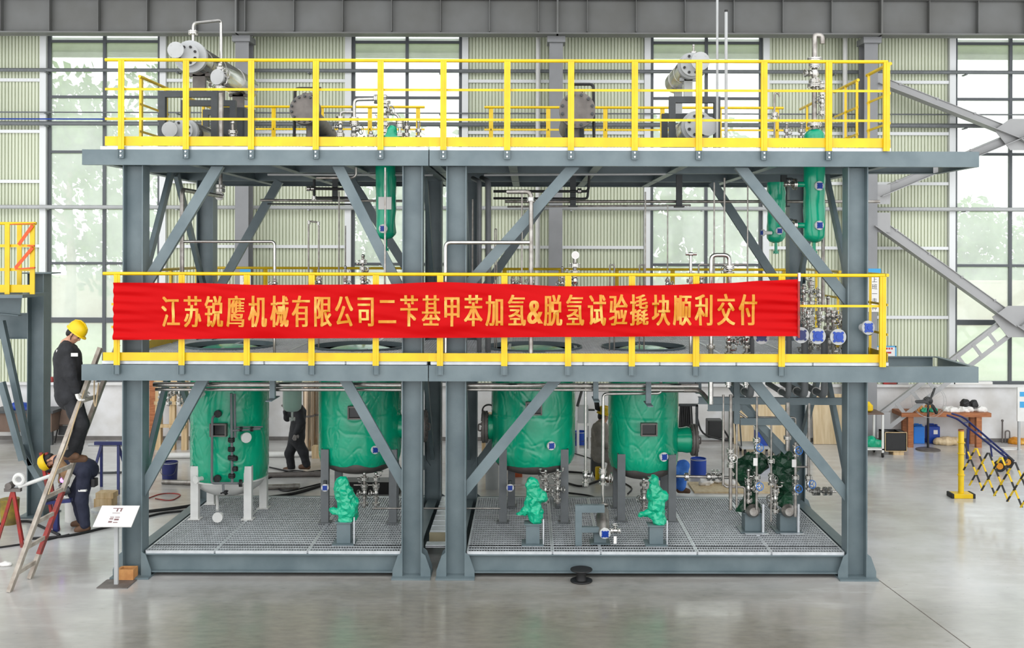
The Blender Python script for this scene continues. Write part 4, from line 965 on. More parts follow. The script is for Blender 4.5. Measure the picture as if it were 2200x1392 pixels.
pipe('grey drain pipe dropping from the raised left cooler to the upper deck', [P(475,200,.9), V((P(475,298,.9).x,.9,ZP+.005))], .035, 'inoxd')
stack('small stainless valve group on the deck right of the lower left cooler', 500, 1.0, 'deck', 264, .03, 5, side=-1)
t = thing('junction_box', 'dark grey steel box on the upper deck behind the left cooler nozzle', 'box', (PX(506,2.6), 2.6, ZP)); a, b = P(482,232,2.6), P(530,232,2.6)
m = MB(); m.box(a.x, b.x, 2.5, 2.8, ZP, a.z); build('cabinet', m, K['dark'], t, 0, bevel=.008); m = MB(); m.box(a.x+.03, b.x-.03, 2.485, 2.5, ZP+.1, a.z-.04); build('door', m, K['dark'], t, 0)
# grey blind flanged exchangers
def greyhx(label, px, py, Y0, R_, L, rb, slope, nb, Yl):
    c = P(px, py, Y0); d = V((0,1,-slope)).normalized(); t = thing('exchanger', label, 'heat exchanger', (c.x, Y0+L/2, ZP))
    m = MB(); m.cyl(c-d*.05, c, R_, n=40); m.cyl(c+d*.005, c+d*.07, R_, n=40); b = build('blind_flange', m, K['castg'], t)
    boltset(b, c+d*.01, d, R_*.85, nb, R_*.085, .2, 'dark')
    m = MB(); m.lathe([(R_*.8,.07),(R_*.78,.3),(rb,.42),(rb,L-.1),(rb*.6,L)], c, d, 32); build('shell', m, K['castg'], t)
    m = MB(); m.cyl(c+V((0,.28,-R_*.75)), V((c.x,c.y+.28,ZP+.06)), .045, n=12); m.flange(V((c.x,c.y+.28,ZP+.12)), (0,0,1), .1, .03, 6); build('bottom_nozzle', m, K['castg'], t)
    for y in Yl: m = MB(); m.box(c.x-.14, c.x+.14, y-.05, y+.05, ZP, max(ZP+.06, c.z-slope*(y-Y0)-rb*.9)); build('saddle', m, K['dark'], t, 0)
    m = MB(); m.cyl(c+V((0,.25,R_*.7)), c+V((0,.25,R_*1.15)), .05, n=12); m.flange(c+V((0,.25,R_*1.15)), (0,0,1), .1, .03, 6); build('top_nozzle', m, K['castg'], t)
    return c
cA = greyhx('grey exchanger with round bolted cover and sloping tapered body, upper deck left half', 656, 236, .8, .215, 2.4, .13, .10, 14, (2.0,))
cB = greyhx('grey exchanger with a big bolted cover facing front, right half of upper deck', 1240, 237, .8, .255, 2.4, .19, .0, 12, (1.6, 2.7))
pipe('black steam pipe bracket framing the left grey exchanger', [P(632,298,1.1), P(634,190,1.1), P(690,190,1.1)], .022, 'black', n=8)
pipe('black steam pipe bracket framing the right grey exchanger', [P(1276,298,1.0), P(1275,181,1.0), P(1232,181,1.0)], .022, 'black', n=8)
# right coolers
e5, c5_ = cooler('stainless cooler with a round white flange raised at the right of the upper deck', 1484, 142, .85, 1.6, .165, .165, (1505,131,.13), 0)
e6, c6_ = cooler('lower stainless cooler with a large white flange at the right of the upper deck', 1497, 272, .85, 1.8, .2, .19, (1522,271,.135), 0, legs=(1.5, 2.3))
t = thing('support_stand', 'dark grey double portal stand carrying the raised right cooler', 'stand', (PX(1490,1.3), 1.6, ZP))
for (Y, xa, xb, py) in ((1.1,1444,1540,213),(2.1,1428,1540,215)):
    a, b = P(xa,py,Y), P(xb,py,Y); z = P(1490,214,1.1).z - (.12 if Y > 2 else 0)
    for x in (a.x, b.x): m = MB(); m.box(x-.045, x+.045, Y-.045, Y+.045, ZP, z-.05); build('leg', m, K['dark'], t, 0)
    m = MB(); m.box(a.x-.045, b.x+.045, Y-.045, Y+.045, z-.05, z+.04); build('cross_beam', m, K['dark'], t, 0)
    m = MB(); m.box(c5_.x-.06, c5_.x+.06, Y-.04, Y+.04, z+.04, c5_.z-.14); m.box(c5_.x-.12, c5_.x+.12, Y-.04, Y+.04, c5_.z-.175, c5_.z-.13); build('saddle', m, K['wgrey'], t, 0)
stack('small stainless vent valve on top of the raised right cooler', 1490, 1.2, 122, 98, .02, 6)
for px, y0, lab, Y in ((1541, -30, 'thin tall grey rod behind the right cooler rising out of view', .5),(1560, 26, 'thick tall grey rod with a black tip beside the right cooler', .4)):
    a = P(px, y0, Y); m = MB(); t = thing('vent_pipe', lab, 'pipe', (P(px,298,Y).x, Y, ZP)); m.cyl((P(px,298,Y).x,Y,ZP), (a.x,Y,a.z), .017 if px == 1541 else .022, n=10); build('tube', m, K['wgrey'], t)
    if y0 > 0: m = MB(); m.cyl(a, a+V((0,0,.03)), .023, n=10); build('tip', m, K['black'], t)
# vent stack over the thick vessel
Yv = .9; x = PX(1749, Yv); zt_ = P(1749,277,Yv).z; za = P(1749,85,Yv).z
pipe('stainless vent stack with a hooked top rising from the thick vessel', [V((x,Yv,zt_-.02)), V((x,Yv,za)), V((x+.0,Yv,za+.06)), V((x+.11,Yv,za+.06)), V((x+.11,Yv,za-.06))], .036, 'inoxd',
     fl=[(V((x,Yv,P(1749,p,Yv).z)),(0,0,1),.105) for p in (268,184,128)] + [(V((x,Yv,P(1749,p,Yv).z)),(0,0,1),.085) for p in (176,140)], vl=[(V((x,Yv,P(1749,158,Yv).z)),(0,0,1),.04,(-1,-.3,0),'inox',.05)], fil=.07)
stack('stainless sampling valve string beside the vent stack', 1766, .85, 250, 178, .026, 8)
pipe('small hooked stainless vent pipe near the right end of the upper deck', [V((P(1664,298,1.0).x,1.0,ZP)), P(1664,203,1.0), P(1668,199,1.0), P(1674,203,1.0), P(1674,208,1.0)], .013, 'inoxd', fl=[(P(1664,246,1.0),(0,0,1),.05),(P(1664,256,1.0),(0,0,1),.05)], vl=[(P(1664,250,1.0),(0,0,1),.018,(1,-.5,0),'inox')])
for px, lab in ((1690,'small stainless gauge valve on the deck beside the hooked vent pipe'),(1722,'small stainless gauge valve on the deck beside the domed green vessel top')): stack(lab, px, 1.2, 'deck', 266, .022, px)
# manifold near the middle
Ym = 1.0
pipe('stainless pipe rising in the left manifold and bending right to a flange', [V((P(761,300,Ym).x,Ym,ZP)), P(761,214,Ym), P(806,213,Ym)], .026, 'inox', fl=[(P(808,213,Ym),(1,0,0),.07)] + [(P(761,p,Ym),(0,0,1),.068) for p in (256,264)], vl=[(P(761,279,Ym),(0,0,1),.03,(1,-.4,0),'inox')])
pipe('stainless branch pipe looping off the left manifold riser', [V((P(731,300,Ym).x,Ym,ZP)), P(731,241,Ym), P(760,241,Ym)], .02, 'inox', fl=[(P(731,p,Ym),(0,0,1),.06) for p in (254,290)], vl=[(P(731,273,Ym),(0,0,1),.026,(-1,-.4,0),'inox')])
stack('tall brownish stainless valve string beside the yellow post near the middle', 827, 1.0, 'deck', 208, .034, 11)
pipe('stainless branch arching from the tall valve string to a short flanged riser', [P(832,245,Ym), P(852,245,Ym), P(859,256,Ym), P(859,292,1.0)], .02, 'inox', fl=[(P(859,p,Ym),(0,0,1),.06) for p in (262,270,290)])
stack('short stainless valve with bolted ends just left of the tall valve string', 797, 1.0, 'deck', 286, .03, 13)
stack('dark stainless valve group right of the arched branch', 873, 1.1, 'deck', 262, .026, 15)
stack('slim dark drain valve beside the yellow rear post', 899, 1.3, 'deck', 262, .022, 16)
m = crumple(blob([('c', P(838,296,1.0), P(842,280,1.0), .09, .06, .03), ('c', P(846,290,1.0), P(855,298,1.0), .05, .05, .03)], .012), .012, 9); m.v = [(a, b, max(c, ZP+.002)) for a, b, c in m.v]
solo('wrapped_nozzle', m, K['wrap'], 'small crumpled green wrapped nozzle on the upper deck at the manifold', 'nozzle', org=(PX(842,1), 1, ZP))
for px0, px1, lab in ((264,333,'dark hatch cover lying at the left end of the upper deck'),(868,936,'dark hatch cover lying left of the joint between the decks'),(958,1016,'dark hatch cover lying right of the joint between the decks')):
    Y = 1.6; a, b = P(px0,292,Y), P(px1,292,Y); t = thing('hatch_cover', lab, 'hatch', ((a.x+b.x)/2, Y, ZP), 'dark hatch covers on the upper deck')
    m = MB(); m.box(a.x+.04, b.x-.04, Y-.25, Y+.25, ZP, ZP+.10); build('curb', m, K['black'], t, 0); m = MB(); m.box(a.x, b.x, Y-.3, Y+.3, ZP+.10, ZP+.125); build('lid', m, K['black'], t, 0, bevel=.006)
m = MB(); a = P(885,290,.7); m.cbox((P(866,300,.6).x,.6,ZP+.10), .16, .1, .2); solo('white_block', m, K['white'], 'small white block beside the left hatch cover near the deck joint', 'block', bevel=.02)
# ================================================================== PIPES BETWEEN THE DECKS
a = P(391,600,.8); zt_ = 5.25
pipe('stainless pipe rising behind the left brace and turning back under the upper deck', [V((a.x,.8,ZM1+.05)), V((a.x,.8,zt_)), V((a.x,2.7,zt_))], .032, 'inoxd', fl=[(V((a.x,2.6,zt_)),(0,1,0),.07)])
pipe('slim stainless branch running right from the left riser and down to the middle deck', [P(391,519,.8), P(590,519,.8), V((P(590,600,.8).x,.8,ZM1+.05))], .021, 'inox', fl=[(P(589,611,.8),(0,0,1),.055)])
pipe('short grey pipe dropping from the upper deck with a clamped end', [P(474,373,2.7), P(474,412,2.7)], .03, 'inoxd', fl=[(P(474,400,2.7),(0,0,1),.075),(P(474,409,2.7),(0,0,1),.075)])
pipe('stainless pipe crossing in front of the right one of the twin middle columns', [V((P(957,620,-.05).x,-.05,ZM1+.05)), P(957,521,-.05), P(1138,521,-.05)], .027, 'inox')
pipe('stainless riser right of the twin middle columns with a dark elbow at its top', [V((P(1141,620,-.05).x,-.05,ZM1+.05)), P(1141,412,-.05), P(1090,412,.1)], .03, 'inoxd', fl=[(P(1140,428,-.05),(0,0,1),.05)])
for px, lab in ((1030,'thick grey pipe directly beside the right twin column'),(1049,'thick grey pipe second from the right twin column')):
    pipe(lab, [V((P(px,600,1.2).x,1.2,ZM1+.05)), P(px,390,1.2), P(px-14,383,1.9)], .034 if px == 1030 else .042, 'pipe', group='thick grey pipes beside the twin columns')
pipe('thin light rod beside the thick grey pipes', up(1015,1.3,605,428), .012, 'inoxd')
for (x0, y0, x1, y1, Y, r, k, lab) in ((560,430,905,432,2.2,.02,'inoxd','stainless pipe running level under the upper deck, left module'),(1085,433,1890,433,2.2,.024,'inoxd','stainless pipe running level under the upper deck across the right module'),
      (1090,444,1484,441,2.4,.016,'inoxd','thinner stainless pipe just below the level one of the right module'),(575,438,760,439,2.6,.014,'dark','thin dark pipe below the level one of the left module'),
      (575,375,930,376,1.0,.016,'wgrey','pale thin pipe tucked under the left upper deck'),(1040,376,1430,374,1.0,.016,'wgrey','pale thin pipe tucked under the right upper deck')):
    pipe(lab, [P(x0,y0,Y), P(x1,y1,Y)], r, k, n=10)
pipe('black heating pipe loop under the left upper deck', [P(675,385,1.8), P(675,425,1.8), P(752,425,1.8)], .02, 'black', fl=[(P(675,425,1.8),(0,0,1),.035)])
pipe('black heating pipe above the black loop, left module', [P(660,405,1.8), P(748,406,1.8)], .022, 'black', fl=[(P(672,405,1.8),(1,0,0),.04),(P(663,405,1.8),(1,0,0),.04)])
pipe('black heating pipe under the right upper deck with a turned up end', [P(1060,411,1.6), P(1264,411,1.6), P(1266,376,1.6)], .02, 'black', fl=[(P(1245,410,1.6),(1,0,0),.04)])
pipe('second black heating pipe under the right upper deck, bent upward', [P(1060,426,1.7), P(1262,427,1.7), P(1265,395,1.7)], .018, 'black')
pipe('crooked light pipe hung below the edge of the left upper deck', [P(680,382,.3), P(758,382,.3), P(765,376,.3), P(765,359,.3)], .018, 'inoxd')
t = thing('pipe_hanger', 'grey steel hanger dropping from the upper deck to the level pipe of the left module', 'hanger', P(720,433,2.2)); m = MB(); m.chan(P(720,376,2.2), P(720,433,2.2), .08, .05, .008, (0,1,0)); build('bar', m, K['dark'], t, 0)
for px, yy, lab in ((1231,442,'grey steel hanger left of the window bay holding the level pipe of the right module'),(1459,443,'grey steel hanger in front of the third window holding the level pipe'),(1684,442,'grey steel hanger between the two right hanging vessels')):
    t = thing('pipe_hanger', lab, 'hanger', P(px,yy,2.1)); m = MB(); m.chan(P(px,376,2.1), P(px,yy,2.1), .09, .06, .008, (0,1,0)); build('bar', m, K['dark'], t, 0); m = MB(); a = P(px,yy,2.1); m.box(a.x-.07,a.x+.07,2.0,2.2,a.z-.02,a.z); build('foot', m, K['dark'], t, 0)
for px, y1, y0, Y, r, lab in ((827,360,612,-.06,.014,'thin pale tube dropping past the hanging vessel in front of the left brace'),(728,411,605,1.6,.012,'thin dark tube with a flanged top in front of the cladding, left module'),
      (742,485,600,1.7,.010,'short thin tube beside the jamb of the second window'),(1121,408,604,.2,.011,'thin tube left of the stainless riser'),
      (1386,412,640,1.4,.011,'thin tube beside the left jamb of the third window'),(1434,442,620,1.6,.010,'thin tube in the left half of the third window'),
      (1534,392,605,1.0,.012,'thin tube in the middle of the third window, left of the pale arch'),(1556,382,600,1.1,.014,'thin pale tube rising behind the arch pipe'),(1606,395,588,1.2,.011,'thin tube near the right jamb of the third window')):
    m = MB(); a = P(px, y0, Y); z0 = max(ZM1+.05, a.z - .5); m.cyl((a.x,Y,z0), (a.x,Y,P(px,y1,Y).z), r, n=8)
    t = thing('tube', lab, 'pipe', (a.x, Y, z0)); build('rod', m, K['inoxd'], t); m = MB(); m.cyl((a.x,Y,z0), (a.x,Y,z0+.06), r*2, n=8); build('socket', m, K['inox'], t)
pipe('slim inverted U of tube standing in front of the cladding, left module', [V((P(663,600,1.6).x,1.6,ZM1+.05)), P(663,475,1.6), P(685,478,1.6), V((P(685,600,1.6).x,1.6,ZM1+.05))], .013, 'inoxd', fil=.02, fl=[(P(664,478,1.6),(0,0,1),.022),(P(684,480,1.6),(0,0,1),.022)])
pipe('slim inverted U of tube standing right of the thick grey pipes', [V((P(1063,600,1.8).x,1.8,ZM1+.05)), P(1063,492,1.8), P(1067,492,1.8), V((P(1067,600,1.8).x,1.8,ZM1+.05))], .009, 'inoxd', fil=.01)
for px, lab in ((1310,'tiny inverted U of tube above the banner in front of the cladding'),(1374,'tiny inverted U of tube above the banner beside the third window')):
    pipe(lab, [V((P(px,600,1.5).x,1.5,ZM1+.05)), P(px,569,1.5), P(px+10,569,1.5), V((P(px+10,600,1.5).x,1.5,ZM1+.05))], .011, 'inoxd', fil=.02)
pipe('pale stainless arch pipe with a flanged valve in front of the third window', [V((P(1528,625,.6).x,.6,ZM1+.05)), P(1528,548,.6), P(1567,548,.6), V((P(1567,625,.6).x,.6,ZM1+.05))], .03, 'inox', fl=[(P(1567,574,.6),(0,0,1),.075),(P(1567,588,.6),(0,0,1),.075)], vl=[(P(1567,581,.6),(0,0,1),.026,(-1,-.3,0),'inox')])
pipe('long thin tube bridging left of the pale arch pipe', [V((P(1500,610,.9).x,.9,ZM1+.05)), P(1501,568,.9), P(1605,568,.9)], .012, 'inoxd')
t = pipe('stainless riser with a T handle above the banner left of the arch pipe', [V((P(1484,620,.6).x,.6,ZM1+.05)), P(1484,548,.6)], .022, 'inox', fl=[(P(1484,590,.6),(0,0,1),.06),(P(1484,603,.6),(0,0,1),.06)])
m = MB(); m.cyl(P(1473,546,.6), P(1497,546,.6), .018, n=8); m.cyl(P(1480,546,.6), P(1488,546,.6), .03, n=10); build('handle', m, K['inox'], t)
# valve groups that stand on the middle deck, tops above the banner
for i, (px, Y, y0, y1, r, lab) in enumerate(((1235,.8,640,545,.034,'tall stainless valve group above the banner beside the middle building column'),(1208,1.0,640,576,.022,'small branch valve left of the tall middle valve group'),
      (780,1.0,640,550,.026,'dark valve group with a spindle above the banner near the hanging vessel'),(742,1.2,640,574,.022,'small dark valve left of the spindle valve group'),(686,.8,640,588,.026,'stacked dark valve above the banner in front of the cladding'),
      (1102,.8,640,590,.022,'small black valve just right of the twin columns above the banner'),(1143,.3,640,588,.024,'dark clamp valve at the foot of the stainless riser'),(1118,1.2,640,594,.018,'tiny valve between the twin columns and the riser'),
      (1434,1.4,640,600,.022,'tiny valve at the foot of the tube in the third window'),(1507,.9,640,592,.03,'white bodied valve between the T handle and the arch pipe'),(590,.6,640,602,.02,'small valve where the slim left branch meets the deck'))):
    stack(lab, px, Y, y0, y1, r, 20+i, side=-1 if i % 2 else 1)
c = P(1236,548,.75); t = thing('pressure_gauge', 'round white faced gauge topping the tall middle valve group', 'gauge', c+V((0,0,-.08))); m = MB(); m.cyl(c+V((0,.03,0)), c+V((0,-.02,0)), .055, n=20); m.cyl(c+V((0,0,-.1)), c+V((0,0,-.05)), .012, n=8); build('case', m, K['inox'], t); m = MB(); m.cyl(c+V((0,-.02,0)), c+V((0,-.023,0)), .045, n=20); build('dial', m, K['paper'], t)
# ================================================================== RIGHT MANIFOLD (middle deck)
Yn, Yp = -.03, .62
def jp(label, fx, fy, px, bot, r, blue=True, back=True, bcol='blue'):
    """pipe with a capped flange facing front on the deck, dropping through it and bending back under it"""
    F_ = P(fx, fy, Yn); X_ = F_.x; zb_ = P(px, bot, Yp).z + r
    path = [V((X_,Yn+.02,F_.z)), V((X_,Yp,F_.z)), V((X_,Yp,zb_))] + ([V((X_,1.9,zb_+.02))] if back else [])
    t = pipe(label, path, r, 'pipe', fil=r*2.2, n=14, group='big pipes drooping below the right end of the middle deck')
    capflange(t, F_, (0,-1,0), .108, blue, 'flange', 'wgrey', bcol)
    if back: m = MB(); m.torus(V((X_,1.05,zb_+.008)), (0,1,0), r+.006, .008, 20, 6); build('clamp', m, K['white'], t)
    return t
jp('big grey pipe with a dark blue capped flange peeking below the banner', 1636, 722, 1624, 858, .047, bcol='navy')
jp('big grey pipe whose dark blue capped flange is cut by the banner end', 1721, 720, 1693, 858, .04, bcol='navy')
jp('big grey pipe with a bright blue capped flange right of the banner', 1757, 722, 1728, 858, .05)
jp('big grey pipe with a blue capped flange nearest the right outer column', 1801, 724, 1765, 858, .048)
t = pipe('grey pipe angling up to a white flange with blue cap at the guardrail corner', [V((4.66,.7,ZM1+.05)), V((4.66,.7,P(0,715,.3).z)), V((4.66,.12,P(0,710,.1).z)), P(1863,705,-.02)], .04, 'inoxd', n=14)
capflange(t, P(1866,704,-.1), (.25,-1,.05), .095, True, 'flange', 'wgrey')
for i, (px, Y, y0, y1, r, lab) in enumerate(((1727,1.1,770,612,.026,'dark valve string right beside the banner end pole'),(1742,1.3,770,600,.028,'tall valve string with a white tag behind the banner end pole'),(1760,1.6,770,625,.024,'dark valve string in the middle of the right manifold'),
      (1779,1.2,770,640,.030,'stainless valve string left of the right outer column'),(1812,1.0,770,672,.034,'fat dark valve string in front of the right outer column'),(1736,.8,770,668,.026,'low dark valve string above the dark blue capped flange'),(1790,.9,770,672,.028,'low black valve string above the bright blue capped flange'),
      (1828,.4,770,688,.026,'small white flanged valve string beside the nearest blue capped flange'),(1845,.9,770,676,.026,'valve string behind the angled white flange'),(1604,.5,768,724,.03,'stainless flanged riser below the banner near its right end'),(1566,.5,768,724,.03,'white flanged riser below the banner, second from its right end'))):
    stack(lab, px, Y, y0, y1, r, 50+i, side=-1 if i % 2 else 1, tag_=(i in (1,3)))
pipe('grey pipe dropping from the thick hanging vessel to the right manifold', up(1768,.95,668,500), .026, 'inoxd')
for px in (1527,): pipe('light pipe passing through the middle deck with a rounded lower end', [V((P(px,740,.5).x,.5,P(px,740,.5).z)), P(px,868,.5)], .035, 'inox', caps=(), fl=[(P(px,745,.5),(0,0,1),.06)], n=14)
pipe('grey angled pipe joining the rounded end below the middle deck', [P(1400,838,.8), P(1503,838,.8), P(1527,866,.52)], .034, 'inoxd')
for px, lab in ((1565,'short light pipe stub under the middle deck, left of the rack post'),(1603,'short light pipe stub under the middle deck, right of the rack post')): pipe(lab, [P(px,816,.5), P(px,832,.5)], .032, 'inox', fl=[(P(px,823,.5),(0,0,1),.045)])
# ================================================================== PIPES UNDER THE MIDDLE DECK AND DOWN TO THE BASE
for y, r, x0, x1, lab, Y in ((826,.034,330,862,'upper one of two bright stainless headers under the left half of the middle deck',.45),(836.5,.022,334,862,'lower thinner one of two bright stainless headers under the left middle deck',.45),
      (828,.034,1004,1500,'upper one of two bright stainless headers under the right half of the middle deck',.5),(837,.02,1004,1470,'lower thinner one of two bright stainless headers under the right middle deck',.5)):
    pipe(lab, [P(x0,y,Y), P(x1,y+1,Y)], r, 'inox', n=14)
for (px, y0, Y, r, py_v, lab) in ((1258,1040,1.0,.018,1022,'slim pipe with a bottom valve left of the narrow tank'),):
    a = P(px,816,Y); pipe(lab, [a, P(px,y0,Y)], r, 'inox', fl=[(P(px,y0,Y),(0,0,1),.05)], vl=[(P(px,py_v,Y),(0,0,1),.026,(1,-.3,0),'inox')])
pipe('slim pipe crossing the narrow tank top then dropping to the bare pump', [P(1420,818,.6), P(1420,845,.6), P(1296,846,.6), P(1295,1092,.6)], .021, 'inox', fl=[(P(1295,1010,.6),(0,0,1),.05)], vl=[(P(1295,1026,.6),(0,0,1),.032,(1,-.4,0),'inox')])
Yq = 1.0
for (px, y0, y1, r, v, fl, lab) in ((1554,848,1042,.018,None,None,'slim pipe ending in a sideways bend left of the dark green pumps'),(1570,848,1095,.026,(985,),(968,1000),'pipe with a tall multi-part valve left of the dark green pumps'),(1583,872,1090,.015,None,None,'slim pipe beside the rack post'),
      (1626,852,1095,.019,(962,1045),(945,1025),'pipe with two blue handwheels in front of the nearer dark green pump'),(1657,902,1120,.014,(1030,),(990,),'slim pipe between the two dark green pumps'),(1692,864,968,.032,None,(940,),'thick pipe entering the top of the farther dark green pump'),
      (1709,950,1110,.02,(968,1050),(1025,),'pipe with two blue handwheels in front of the farther dark green pump'),(1738,866,1055,.021,(1040,),(957,1025),'pipe with a blue handwheel right of the farther dark green pump')):
    a, b = P(px,y0,Yq-.12), P(px,y1,Yq-.12)
    pipe(lab, [V((a.x,Yq-.12,a.z)), V((a.x,Yq-.12,max(b.z, ZG+.01)))], r, 'inoxd', fl=[(V((a.x,Yq-.12,P(px,p,Yq-.12).z)),(0,0,1),.055) for p in (fl or ())],
         vl=[(V((a.x,Yq-.12,P(px,p,Yq-.12).z)),(0,0,1),.026,(.3,-1,.2),'inox' if px in (1570,1657) else 'bluep',.055) for p in (v or ())])
for px, py in ((1623,990),(1706,993)):
    a = P(px,py,.8); m = MB(); m.box(a.x-.03,a.x+.03,.8,.803,a.z-.07,a.z+.04); solo('hanging_tag', m, K['paper'], 'white paper tag hung on the %s blue handwheel valve' % ('nearer pump\'s' if px == 1623 else 'farther pump\'s'), 'tag', smooth=0)
pipe('horizontal stainless pipe with stacked flanges ending right of the farther dark green pump', [P(1738,1055,.88), P(1796,1056,.88)], .018, 'inox', fl=[(P(p,1055,.88),(1,0,0),.062) for p in (1749,1757,1772,1783)])
pipe('horizontal pipe with dark flanges between the narrow tank and the nearer dark green pump', [P(1452,1023,1.3), P(1582,1026,1.3)], .022, 'inoxd', fl=[(P(p,1024,1.3),(1,0,0),.06) for p in (1475,1522,1532,1550)], vl=[(P(1537,1024,1.3),(1,0,0),.024,(0,0,1),'inox')])
pipe('slim bent pipe below the horizontal flanged pipe', [P(1554,1040,.9), P(1560,1046,.9), P(1600,1046,.9), P(1600,1095,.9)], .016, 'inoxd')
pipe('level thin pipe joining the risers above the dark green pumps', [P(1628,896,.95), P(1709,897,.95), P(1709,940,.95)], .014, 'inoxd')
pipe('sloping thin pipe from the rack post to the first blue handwheel riser', [P(1585,885,.9), P(1622,912,.88)], .016, 'inoxd')
pipe('short level tube linking the risers at the farther dark green pump', [P(1709,1003,.88), P(1738,1003,.88)], .014, 'inoxd')
for px, yy, Y, lab in ((1608,1040,1.0,'small bare valve body left of the nearer dark green pump'),(1665,1062,1.0,'small bare valve body left of the farther dark green pump'),(783,1048,1.4,'white bodied valve under the tank next to the inner left column'),(808,1048,1.4,'second valve under the tank next to the inner left column'),(1172,1042,1.4,'valve under the tank with the left-facing manway'),(1198,1040,1.4,'second valve under the tank with the left-facing manway'),(1383,1060,1.4,'slim valve under the narrow tank')):
    stack(lab, px, Y, yy+42, yy-30, .03 if Y < 1.2 else .026, int(px))
for x0, x1, y, Y, lab in ((760,812,1042,1.4,'short level tube under the tank next to the inner left column'),(1100,1200,1042,1.45,'short level tube under the tank with the left-facing manway'),(800,1075,1092,1.0,'long thin tube low across the gap between the twin columns')):
    pipe(lab, [P(x0,y,Y), P(x1,y,Y)], .012, 'inoxd')
for px, yy, lab in ((698,1048,'blue capped instrument on a leg of the tank next to the inner left column'),(1096,1048,'blue capped instrument on a leg of the tank with the left-facing manway')):
    c = P(px,yy,1.30); t = thing('instrument', lab, 'instrument', c); capflange(t, c, (0,-1,0), .055); m = MB(); m.cyl(c+V((0,.03,.02)), c+V((0,.03,.1)), .03, n=10); build('head', m, K['dark'], t)

c = P(996,752,.3); m = MB(); m.lathe([(.035,0),(.037,.02),(.037,.11),(.02,.125)], (c.x,.3,ZM1+.047), n=16); t = solo('bottle', m, K['white'], 'small white bottle with a blue cap on the middle deck beside the yellow post', 'bottle', org=(c.x,.3,ZM1+.047))
m = MB(); m.cyl((c.x,.3,ZM1+.172), (c.x,.3,ZM1+.197), .022, n=12); build('cap', m, K['blue'], t)
# ================================================================== LADDER, LEFT PLATFORM, FRONT FLOOR THINGS
K['ladw'] = mat('worn_ladder_paint', (188,180,168), .6, 0, rgb2=(150,138,126), vscale=7)
t = thing('ladder', 'tall worn grey and red ladder leaning on the left end of the middle deck', 'ladder', (-6.67, -.3, 0))
la, lb = V((PX(22,-.6), -.6, 0)), V((-5.82, .22, 3.06)); ra, rb = V((PX(66,-.06), -.06, 0)), V((-5.78, .72, 3.06))
for (a, b, red) in ((la, lb, False), (ra, rb, True)):
    m = MB(); m.bar(a, a.lerp(b,.1) if red else b, .05, .09, (0,1,0))
    if red: m.bar(a.lerp(b,.36), b, .05, .09, (0,1,0))
    s = build('stile', m, K['ladw'], t, 0)
    if red: m = MB(); m.bar(a.lerp(b,.1), a.lerp(b,.36), .05, .09, (0,1,0)); build('red_section', m, K['redp'], s, 0, 'red painted section')
for k in range(9):
    f = .07 + .1*k; m = MB(); m.bar(la.lerp(lb,f), ra.lerp(rb,f), .035, .05); build('rung', m, K['ladw'], t, 0)
def cable(label, pts, r=.016, mt='rubber', name='cable', cat='cable', group='cables and hoses on the floor'):
    m = MB(); m.tube(fillet([V((p[0], p[1], p[2] if len(p) > 2 else r)) for p in pts], .6, 6), r, 6); return solo(name, m, K[mt], label, cat, group, org=(pts[0][0], pts[0][1], 0))
def fl(px, py, z=0.):
    s = (py - VY - (px-VX)*ROLL)/(CAMH - z); return V(((px-VX)/s, FPX/s - DIST, z))
r_ = [lb.lerp(la,.12)+V((.02,-.05,.03)), lb.lerp(la,.2)+V((.12,-.05,-.05)), lb.lerp(la,.22)+V((.1,-.05,-.2)), lb.lerp(la,.24)+V((.0,-.06,-.02))]
K['rope'] = mat('hemp_rope', (176,156,124), .8)
m = MB(); m.tube(fillet([lb.lerp(la,.1)+V((.05,-.03,0)), lb.lerp(la,.2)+V((.16,-.03,-.1)), lb.lerp(la,.25)+V((.24,-.03,-.02)), lb.lerp(la,.18)+V((.2,-.03,.1))], .1), .009, 6); solo('rope_loop', m, K['rope'], 'loop of rope hanging off the upper part of the leaning ladder', 'rope')
m = MB(); m.tube(fillet([la.lerp(lb,f)+V((.02,-.06+.0*f,d)) for f, d in ((.82,0),(.7,-.05),(.62,-.12),(.5,-.06),(.42,-.1))], .1), .010, 6); solo('rope', m, K['rope'], 'rope trailing down along the near stile of the leaning ladder', 'rope')
# neighbouring platform at the left edge
t = thing('steel_platform', 'neighbouring grey steel platform cut by the left edge of the photo', 'platform', (-8.4, 3.2, 0))
Yl = 3.1
def pc(x0, x1, y0, y1): return
a = P(82,1113,Yl); z1 = P(75,588,Yl).z
m = MB(); xx = P(76,900,Yl).x; m.ibeam((xx,Yl+.12,.02), (xx,Yl+.12,z1), .26, .27, .014, .012, up=(1,0,0)); c_ = build('column', m, K['steel'], t, 0)
m = MB(); m.box(xx-.25,xx+.25,Yl-.1,Yl+.4,0,.02); m.box(xx-.2,xx+.28,Yl-.06,Yl+.3,z1,z1+.02); build('base_plate', m, K['steel'], c_, 0)
for (p, q) in ((P(-60,640,2.6), P(46,650,2.6)), (P(-60,700,3.2), P(64,700,3.2))): m = MB(); m.ibeam(p, q, .14, .42, .014, .01); build('beam', m, K['steel'], t, 0)
z_ = P(10,632,2.6).z; m = MB(); m.bar(P(-60,634,2.5), P(78,634,2.5), .9, .05); build('deck', m, K['steel'], t, 0)
for p, q in ((P(0,690,2.9), P(66,1000,2.9)), (P(0,822,2.7), P(46,990,2.7)), (P(40,960,2.9),P(100,1060,2.9))): m = MB(); m.angle(p, q, .14, .1, .01, (0,1,0)); build('brace', m, K['steel'], t, 0)
g = thing('guardrail', 'yellow guardrail with orange tape on the neighbouring platform at the left edge', 'guardrail', P(40,630,2.2))
